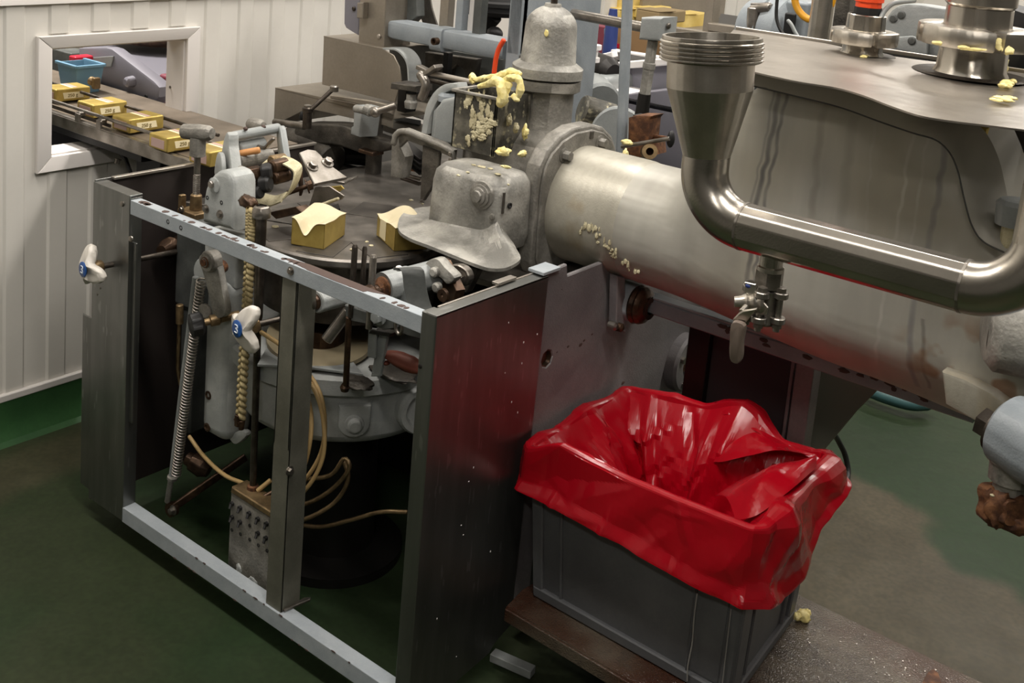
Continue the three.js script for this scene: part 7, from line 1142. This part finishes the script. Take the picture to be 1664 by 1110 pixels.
{
  const z = -1.86, o = [[684, 216], [688, 190], [694, 168], [706, 148], [722, 137], [742, 135]], i2 = [[693, 218], [698, 192], [706, 172], [716, 157], [728, 148], [744, 144]];
  const O = smoothOpen(px(o, 'z', z), 30), I = smoothOpen(px(i2, 'z', z), 30);
  part(ag, 'rim', slab([...O, ...I.reverse()], IN, 0.035, 0.003), M.whitePaint);
  part(ag, 'inner_plate', zz([[694, 218], [699, 192], [707, 172], [717, 158], [729, 149], [746, 146], [746, 236], [700, 232]], z - 0.03, IN, 0.004), M.blackSteel);
  part(ag, 'body', zz([[698, 232], [703, 180], [712, 170], [724, 166], [746, 164], [746, 240]], z - 0.002, IN, 0.028, 0.006), M.greyPaint);
  part(ag, 'cap', turn(at(728, 164, 'z', z - 0.01), UPV, [[0, 0], [0, 0.022], [0.012, 0.022], [0.018, 0.016], [0.018, 0.0001]], 24), M.bluePaint);
}
// ================= machines and tables further back =================
const bz = (l, z, th, bev = 0.002) => slab(px(l, 'z', z), V(0, 0, -1), th, bev);
const rp3 = thing('linkage', 'grey linkage of round rod, cube joint and slanting shaft behind the barrel', 'linkage', at(1040, 210, 'z', -2.2));
{
  const z = -2.2;
  part(rp3, 'cross_rod', cyl(at(930, 22, 'z', z - 0.03), at(1046, 44, 'z', z - 0.03), 0.012), M.steel);
  part(rp3, 'cube_joint', slab(px([[1041, 28], [1076, 29], [1072, 67], [1037, 64]], 'z', z + 0.01), IN, 0.07, 0.006), M.greyPaint);
  part(rp3, 'screw', screwHead(at(1086, 42, 'x', at(1075, 45, 'z', z + 0.01).x + 0.002), XV, 0.007), M.steel);
  const a = at(1061, 66, 'z', z - 0.02), b = at(1042, 190, 'z', z - 0.02), d = b.clone().sub(a), L = d.length();
  part(rp3, 'shaft', turn(a, d, [[0, 0], [0, 0.0115], [L * 0.28, 0.0115], [L * 0.29, 0.014], [L * 0.36, 0.014], [L * 0.37, 0.0125], [L * 0.7, 0.012], [L * 0.7, 0]], 22), M.castLight);
  part(rp3, 'fork', turn(a.clone().addScaledVector(d, 0.69), d, [[0, 0], [0, 0.014], [L * 0.3, 0.016], [L * 0.3, 0]], 18), M.blackSteel);
}
single('pole', 'tall thin grey pole standing behind the barrel flange', 'pole', (() => { const a = at(1015, 218, 'z', -2.12), b = at(1021, -30, 'z', -2.12); return cyl(a.clone().add(V(0, -0.1, 0)), b, 0.0115); })(), M.bluePaint);
const dw = thing('disc_wheel', 'plain grey disc wheel half hidden behind the grey pole', 'wheel', at(1004, 215, 'z', -2.22));
{ const c = at(1004, 218, 'z', -2.22), n = V(0.55, 0.1, 0.83).normalize(); part(dw, 'disc', turn(c, n, [[-0.03, 0], [-0.03, 0.058], [-0.026, 0.062], [0.0, 0.062], [0.003, 0.058], [0.003, 0]], 48), M.greyPaint); part(dw, 'axle', cyl(c.clone().addScaledVector(n, -0.1), c, 0.02), M.steelDark); part(dw, 'stand', boxAB(c.x - 0.04, c.x + 0.04, 0, c.y - 0.02, c.z - 0.1, c.z - 0.04, 0.004), M.darkPaint); }
single('mottled_tube', 'stained mottled tube between the domed valve and the disc wheel', 'tube', cyl(at(944, 178, 'z', -2.2), at(996, 194, 'z', -2.26), 0.036), M.chute);
const rb2 = thing('rusty_bracket', 'rust-brown bracket with a thin cross rod behind the barrel flange', 'bracket', at(1040, 240, 'z', -2.1));
{
  const z = -2.1;
  part(rb2, 'socket', slab(px([[1021, 191], [1034, 187], [1060, 188], [1055, 194], [1051, 232], [1020, 232]], 'z', z), IN, 0.05, 0.003), M.rust);
  part(rb2, 'socket_mouth', box(at(1044, 189, 'z', z - 0.025), 0.03, 0.006, 0.03, 0.002), M.black);
  part(rb2, 'cross_rod', cyl(at(1010, 238, 'z', z + 0.02), at(1088, 225, 'z', z + 0.02), 0.0045), M.steel);
  part(rb2, 'cross_rod', cyl(at(1060, 221, 'z', z - 0.03), at(1088, 224, 'z', z + 0.0), 0.0035), M.rust);
  part(rb2, 'rod_knob', lump(at(1090, 226, 'z', z + 0.01), 0.008, 0.018, 0.01, 2, 0.1, 2), M.black);
  part(rb2, 'base', slab(px([[1012, 236], [1062, 232], [1064, 252], [1040, 256], [1014, 250]], 'z', z - 0.005), IN, 0.05, 0.003), M.rust);
  part(rb2, 'pipe_end', pipe(at(1052, 246, 'z', z - 0.02), at(1056, 246, 'z', z + 0.03), 0.016, 0.008, 24), M.brass);
}
lumpsAt([[1018, 231, 10, 5, -2.07, 'butter lump on the rusty bracket'], [1016, 250, 4, 9, -1.95, 'butter scrap on the top edge of the barrel flange']]);
function lumpsAt(l) { l.forEach(([u, v, a, b, z, t], i) => { const p = at(u, v, 'z', z); single('butter_lump', t, 'butter', [lump(p, pxm(p, a), pxm(p, b), pxm(p, 6), 300 + i, 0.5), lump(p.clone().add(V(pxm(p, a * 0.7), 0, 0)), pxm(p, a * 0.5), pxm(p, b * 0.6), pxm(p, 4), 310 + i, 0.5)], M.butter); }); }
// grey rear machine with pale ledges
const rm = thing('rear_machine', 'grey rear machine casing with bright pale ledges left of the funnel', 'machine', V(-1.6, 0, -2.7));
{
  part(rm, 'upper_box', [slab(px([[985, 106], [1120, 96], [1120, 150], [975, 160]], 'z', -2.75), IN, 0.3, 0.004)], M.purpleGrey);
  part(rm, 'pale_edge', bar(at(986, 108, 'z', -2.74), at(1120, 97, 'z', -2.74), 0.03, 0.02, UPV, 0.004), M.white);
  part(rm, 'pale_edge', bar(at(990, 84, 'z', -3.0), at(1080, 98, 'z', -3.0), 0.03, 0.022, UPV, 0.004), M.white);
  part(rm, 'pale_edge', bar(at(976, 94, 'z', -2.9), at(1000, 88, 'z', -2.9), 0.03, 0.02, UPV, 0.004), M.white);
  part(rm, 'dark_tray', slab([at(998, 96, 'z', -2.85), at(1066, 102, 'z', -2.85), at(1060, 92, 'z', -3.0), at(1004, 90, 'z', -3.0)], V(0, -1, 0), 0.02), M.blackSteel);
  part(rm, 'ledge', slab([at(996, 152, 'z', -2.6), at(1110, 140, 'z', -2.6), at(1110, 130, 'z', -2.75), at(1000, 146, 'z', -2.75)], V(0, -1, 0), 0.02, 0.003), M.white);
  part(rm, 'lower_box', slab(px([[996, 156], [1115, 142], [1112, 300], [1010, 300]], 'z', -2.6), IN, 0.3, 0.004), M.purpleGrey);
  part(rm, 'round_casing', [cyl(at(955, 150, 'z', -2.6), at(975, 170, 'z', -2.55), 0.06), boxAB(at(955, 150, 'z', -2.62).x, at(985, 150, 'z', -2.62).x, 0.3, at(960, 120, 'z', -2.62).y, -2.62, -2.9, 0.02)], M.greyPaint);
  part(rm, 'motor', turn(at(955, 106, 'z', -2.7), V(1, -0.1, 0.2), [[0, 0], [0, 0.04], [0.02, 0.045], [0.08, 0.045], [0.1, 0.03], [0.1, 0]], 26), M.blackSteel);
  part(rm, 'white_knob', turn(at(962, 100, 'z', -2.6), UPV, [[0, 0], [0, 0.02], [0.012, 0.02], [0.014, 0.014], [0.03, 0.014], [0.034, 0.022], [0.046, 0.022], [0.046, 0]], 20), M.white);
}
const sb2 = thing('squeeze_bottle', 'dark blue spray bottle standing among the rear machinery', 'bottle', at(990, 90, 'z', -3.0));
part(sb2, 'body', turn(at(989, 94, 'z', -3.0), UPV, [[0, 0], [0, 0.022], [0.1, 0.02], [0.13, 0.014], [0.15, 0.012], [0.15, 0]], 20), M.navy); part(sb2, 'cap', cyl(at(989, 56, 'z', -3.0), at(989, 46, 'z', -3.0), 0.014), M.bluePlastic);
const cbx = thing('cardboard_box', 'brown cardboard box with a red mark behind the blue spray bottle', 'box', at(1000, 60, 'z', -3.3));
part(cbx, 'red_label', bz([[994, 70], [1006, 71], [1005, 78], [993, 77]], -3.296, 0.004, 0.0005), M.red);
part(cbx, 'body', boxAB(at(990, 60, 'z', -3.3).x, at(1024, 60, 'z', -3.3).x, 0, at(1000, 42, 'z', -3.3).y, -3.3, -3.6, 0.004), std({ color: 0x8a6a45, roughness: 0.8 }));
single('maroon_cabinet', 'maroon machine cabinet behind the domed valve', 'cabinet', bz([[940, 36], [984, 44], [976, 300], [932, 300]], -3.2, 0.05), M.maroon);
// far tables with yellow cartons along the panelled wall
const ft = thing('packing_table', 'grey steel packing table along the wall with yellow cartons', 'table', at(1080, 60, 'z', -4.2));
{
  const y = at(1110, 45, 'z', -4.1).y;
  part(ft, 'top', boxAB(-2.4, -1.2, y - 0.03, y, -4.7, -4.0, 0.003), M.brownSheet);
  part(ft, 'upstand', boxAB(-2.41, -2.395, y, y + 0.1, -4.7, -4.0, 0.002), M.brownSheet);
  part(ft, 'rear_rail', bz([[1112, 24], [1240, 40], [1240, 50], [1112, 38]], -4.5, 0.02), M.brownSheet);
  for (const [x, z] of [[-2.3, -4.05], [-1.3, -4.05], [-2.3, -4.65], [-1.3, -4.65]]) part(ft, 'leg', boxAB(x - 0.02, x + 0.02, 0, y - 0.03, z - 0.02, z + 0.02, 0.003), M.steel);
}
const yb = (u0, v0, u1, v1, z, l, m = M.cardYellow) => { const a = at(u0, v1, 'z', z), b = at(u1, v0, 'z', z); const t = thing('carton_box', l, 'carton', V((a.x + b.x) / 2, a.y, z)); part(t, 'box', boxAB(a.x, b.x, a.y, b.y, z - 0.2, z, 0.006), m); part(t, 'flap', slab([V(a.x, b.y, z), V(b.x, b.y, z), V(b.x + 0.01, b.y + 0.01, z - 0.1), V(a.x, b.y + 0.012, z - 0.1)], UPV, 0.003, 0), m); };
yb(958, -20, 1010, 8, -3.9, 'yellow carton stack at the top edge behind the pole');
yb(958, 16, 1008, 30, -3.85, 'low yellow carton under the stack behind the pole');
yb(1027, 14, 1050, 28, -3.95, 'yellow carton just right of the grey pole');
yb(1032, 20, 1072, 34, -3.8, 'scuffed brown carton beside the cube joint', std({ color: 0x8d7a58, roughness: 0.8 }));
yb(1078, 24, 1112, 42, -4.1, 'yellow carton at the end of the packing table');
const fr = thing('table_frame', 'brown-grey steel post and rail frame behind the funnel', 'frame', at(1150, 60, 'z', -3.4));
part(fr, 'post', boxAB(at(1143, 30, 'z', -3.4).x, at(1157, 30, 'z', -3.4).x, 0, 1.6, -3.45, -3.4, 0.003), M.brownSheet);
part(fr, 'rail', bz([[1150, 37], [1330, 62], [1330, 75], [1150, 50]], -3.38, 0.04), M.brownSheet);
part(fr, 'rail', bz([[1090, 44], [1152, 52], [1152, 60], [1090, 52]], -3.39, 0.04), M.brownSheet);
part(fr, 'tray', slab([at(1165, 37, 'z', -3.6), at(1200, 42, 'z', -3.6), at(1202, 35, 'z', -3.9), at(1170, 33, 'z', -3.9)], V(0, -1, 0), 0.03), M.blackSteel);
// motor, cables and columns behind the lid
const mo = thing('motor', 'rounded blue-grey motor casing behind the hopper lid', 'motor', at(1260, 60, 'z', -2.9));
{
  const z = -2.9, c = at(1265, 48, 'z', z);
  part(mo, 'casing', turn(c.clone().add(V(-0.09, -0.01, 0)), V(1, 0.05, 0.25), [[0, 0], [0.005, 0.05], [0.03, 0.085], [0.075, 0.098], [0.1, 0.098], [0.102, 0.09], [0.108, 0.09], [0.11, 0.1], [0.16, 0.1], [0.17, 0.08], [0.17, 0]], 40), M.bluePaint);
  part(mo, 'terminal_box', box(at(1302, 32, 'z', z + 0.05), 0.06, 0.1, 0.08, 0.01), M.bluePaint);
  part(mo, 'fan_recess', box(at(1283, 40, 'z', z + 0.11), 0.03, 0.06, 0.01, 0.008), M.black);
  part(mo, 'stand', boxAB(c.x - 0.05, c.x + 0.06, 0, c.y - 0.06, z - 0.1, z, 0.006), M.darkPaint);
}
single('tap_valve', 'steel tap valve left of the blue-grey motor', 'valve', [cyl(at(1224, 48, 'z', -2.8), at(1226, 12, 'z', -2.8), 0.018), cyl(at(1222, 14, 'z', -2.8), at(1252, 12, 'z', -2.8), 0.014), bar(at(1222, 8, 'z', -2.8), at(1254, 10, 'z', -2.8), 0.02, 0.012)], M.steel);
single('yellow_cable', 'bright yellow cable hanging in a loop above the hopper lid', 'cable', tube(px([[1290, -30], [1291, -5], [1296, 14], [1310, 29], [1324, 32], [1340, 24], [1350, 8], [1356, -20]], 'z', -2.6), 0.0085, 60, 10), M.yellowCable);
single('grey_cable', 'thin black cable hanging in front of the motor', 'cable', tube(px([[1265, -20], [1262, 10], [1262, 30], [1268, 48], [1275, 58]], 'z', -2.72), 0.0045, 40, 8), M.rubber);
single('thin_grey_cable', 'thin grey cable sloping right of the motor', 'cable', tube(px([[1281, 34], [1286, 40], [1292, 52], [1298, 62]], 'z', -2.7), 0.005, 30, 8), M.greyPaint);
const scol = thing('steel_column', 'round stainless column behind the yellow cable', 'column', at(1330, 70, 'z', -2.6));
part(scol, 'tube', cyl(V(at(1333, 40, 'z', -2.6).x, 0, -2.6), V(at(1333, 40, 'z', -2.6).x, 1.6, -2.6), 0.026), M.polished);
part(scol, 'foot', turn(V(at(1333, 40, 'z', -2.6).x, 0, -2.6), UPV, [[0, 0], [0, 0.06], [0.008, 0.06], [0.01, 0.03], [0.03, 0.027]], 30), M.steel);
single('black_panel_post', 'dark rear post between the column and the orange sensor', 'post', boxAB(at(1352, 40, 'z', -2.9).x, at(1376, 40, 'z', -2.9).x, 0.6, 1.6, -2.95, -2.9, 0.004), M.castDark);
single('rear_steel_post', 'grey rear post behind the orange sensor', 'post', boxAB(at(1384, 40, 'z', -3.0).x, at(1396, 40, 'z', -3.0).x, 0.6, 1.6, -3.05, -3.0, 0.004), M.steel);
const gc = thing('gear_cover', 'pale grey rounded gear cover behind the two pipe unions', 'cover', at(1480, 90, 'z', -2.3));
{
  const z = -2.3;
  part(gc, 'plate', slab([...smoothOpen(px([[1434, 96], [1436, 50], [1444, 22], [1462, 8], [1490, 7], [1540, 14], [1690, 20]], 'z', z), 30), ...px([[1690, 118], [1560, 104], [1500, 92]], 'z', z)], IN, 0.05, 0.005), M.greyPaint);
  part(gc, 'lower_rib', bz([[1438, 62], [1480, 58], [1506, 66], [1506, 92], [1438, 80]], z + 0.02, 0.02, 0.004), M.greyPaint);
  for (const [u, v] of [[1452, 30], [1465, 24], [1482, 66]]) part(gc, 'screw', screwHead(at(u, v, 'z', z + (v > 60 ? 0.02 : 0)), FWD, 0.008), M.darkPaint);
  part(gc, 'dark_base', bz([[1430, 74], [1510, 92], [1510, 110], [1430, 92]], z + 0.03, 0.05), M.black);
}
single('dark_motor', 'black motor body at the right edge behind the larger union', 'motor', turn(at(1650, 70, 'z', -2.2), V(0.2, 1, 0), [[-0.06, 0], [-0.06, 0.05], [0.02, 0.055], [0.06, 0.05], [0.06, 0]], 30), M.rubber);
const rdp = thing('dark_cabinet', 'dark brown-black cabinet under the lid at the right edge', 'cabinet', at(1640, 300, 'z', -2.0));
part(rdp, 'side', slab(px([[1588, 190], [1780, 215], [1780, 480], [1588, 440]], 'z', -2.03), IN, 0.3, 0.006), std({ color: 0x3c3733, roughness: 0.5 }));
part(rdp, 'stand', boxAB(-0.12, -0.06, 0, 0.9, -2.2, -2.1, 0.003), M.blackSteel);
single('yellow_scraper', 'yellow corner of a plastic scraper under the lid', 'scraper', bz([[1580, 205], [1606, 208], [1598, 232]], -1.82, 0.01, 0.002), M.cardYellow);
renderer.render(scene, camera);
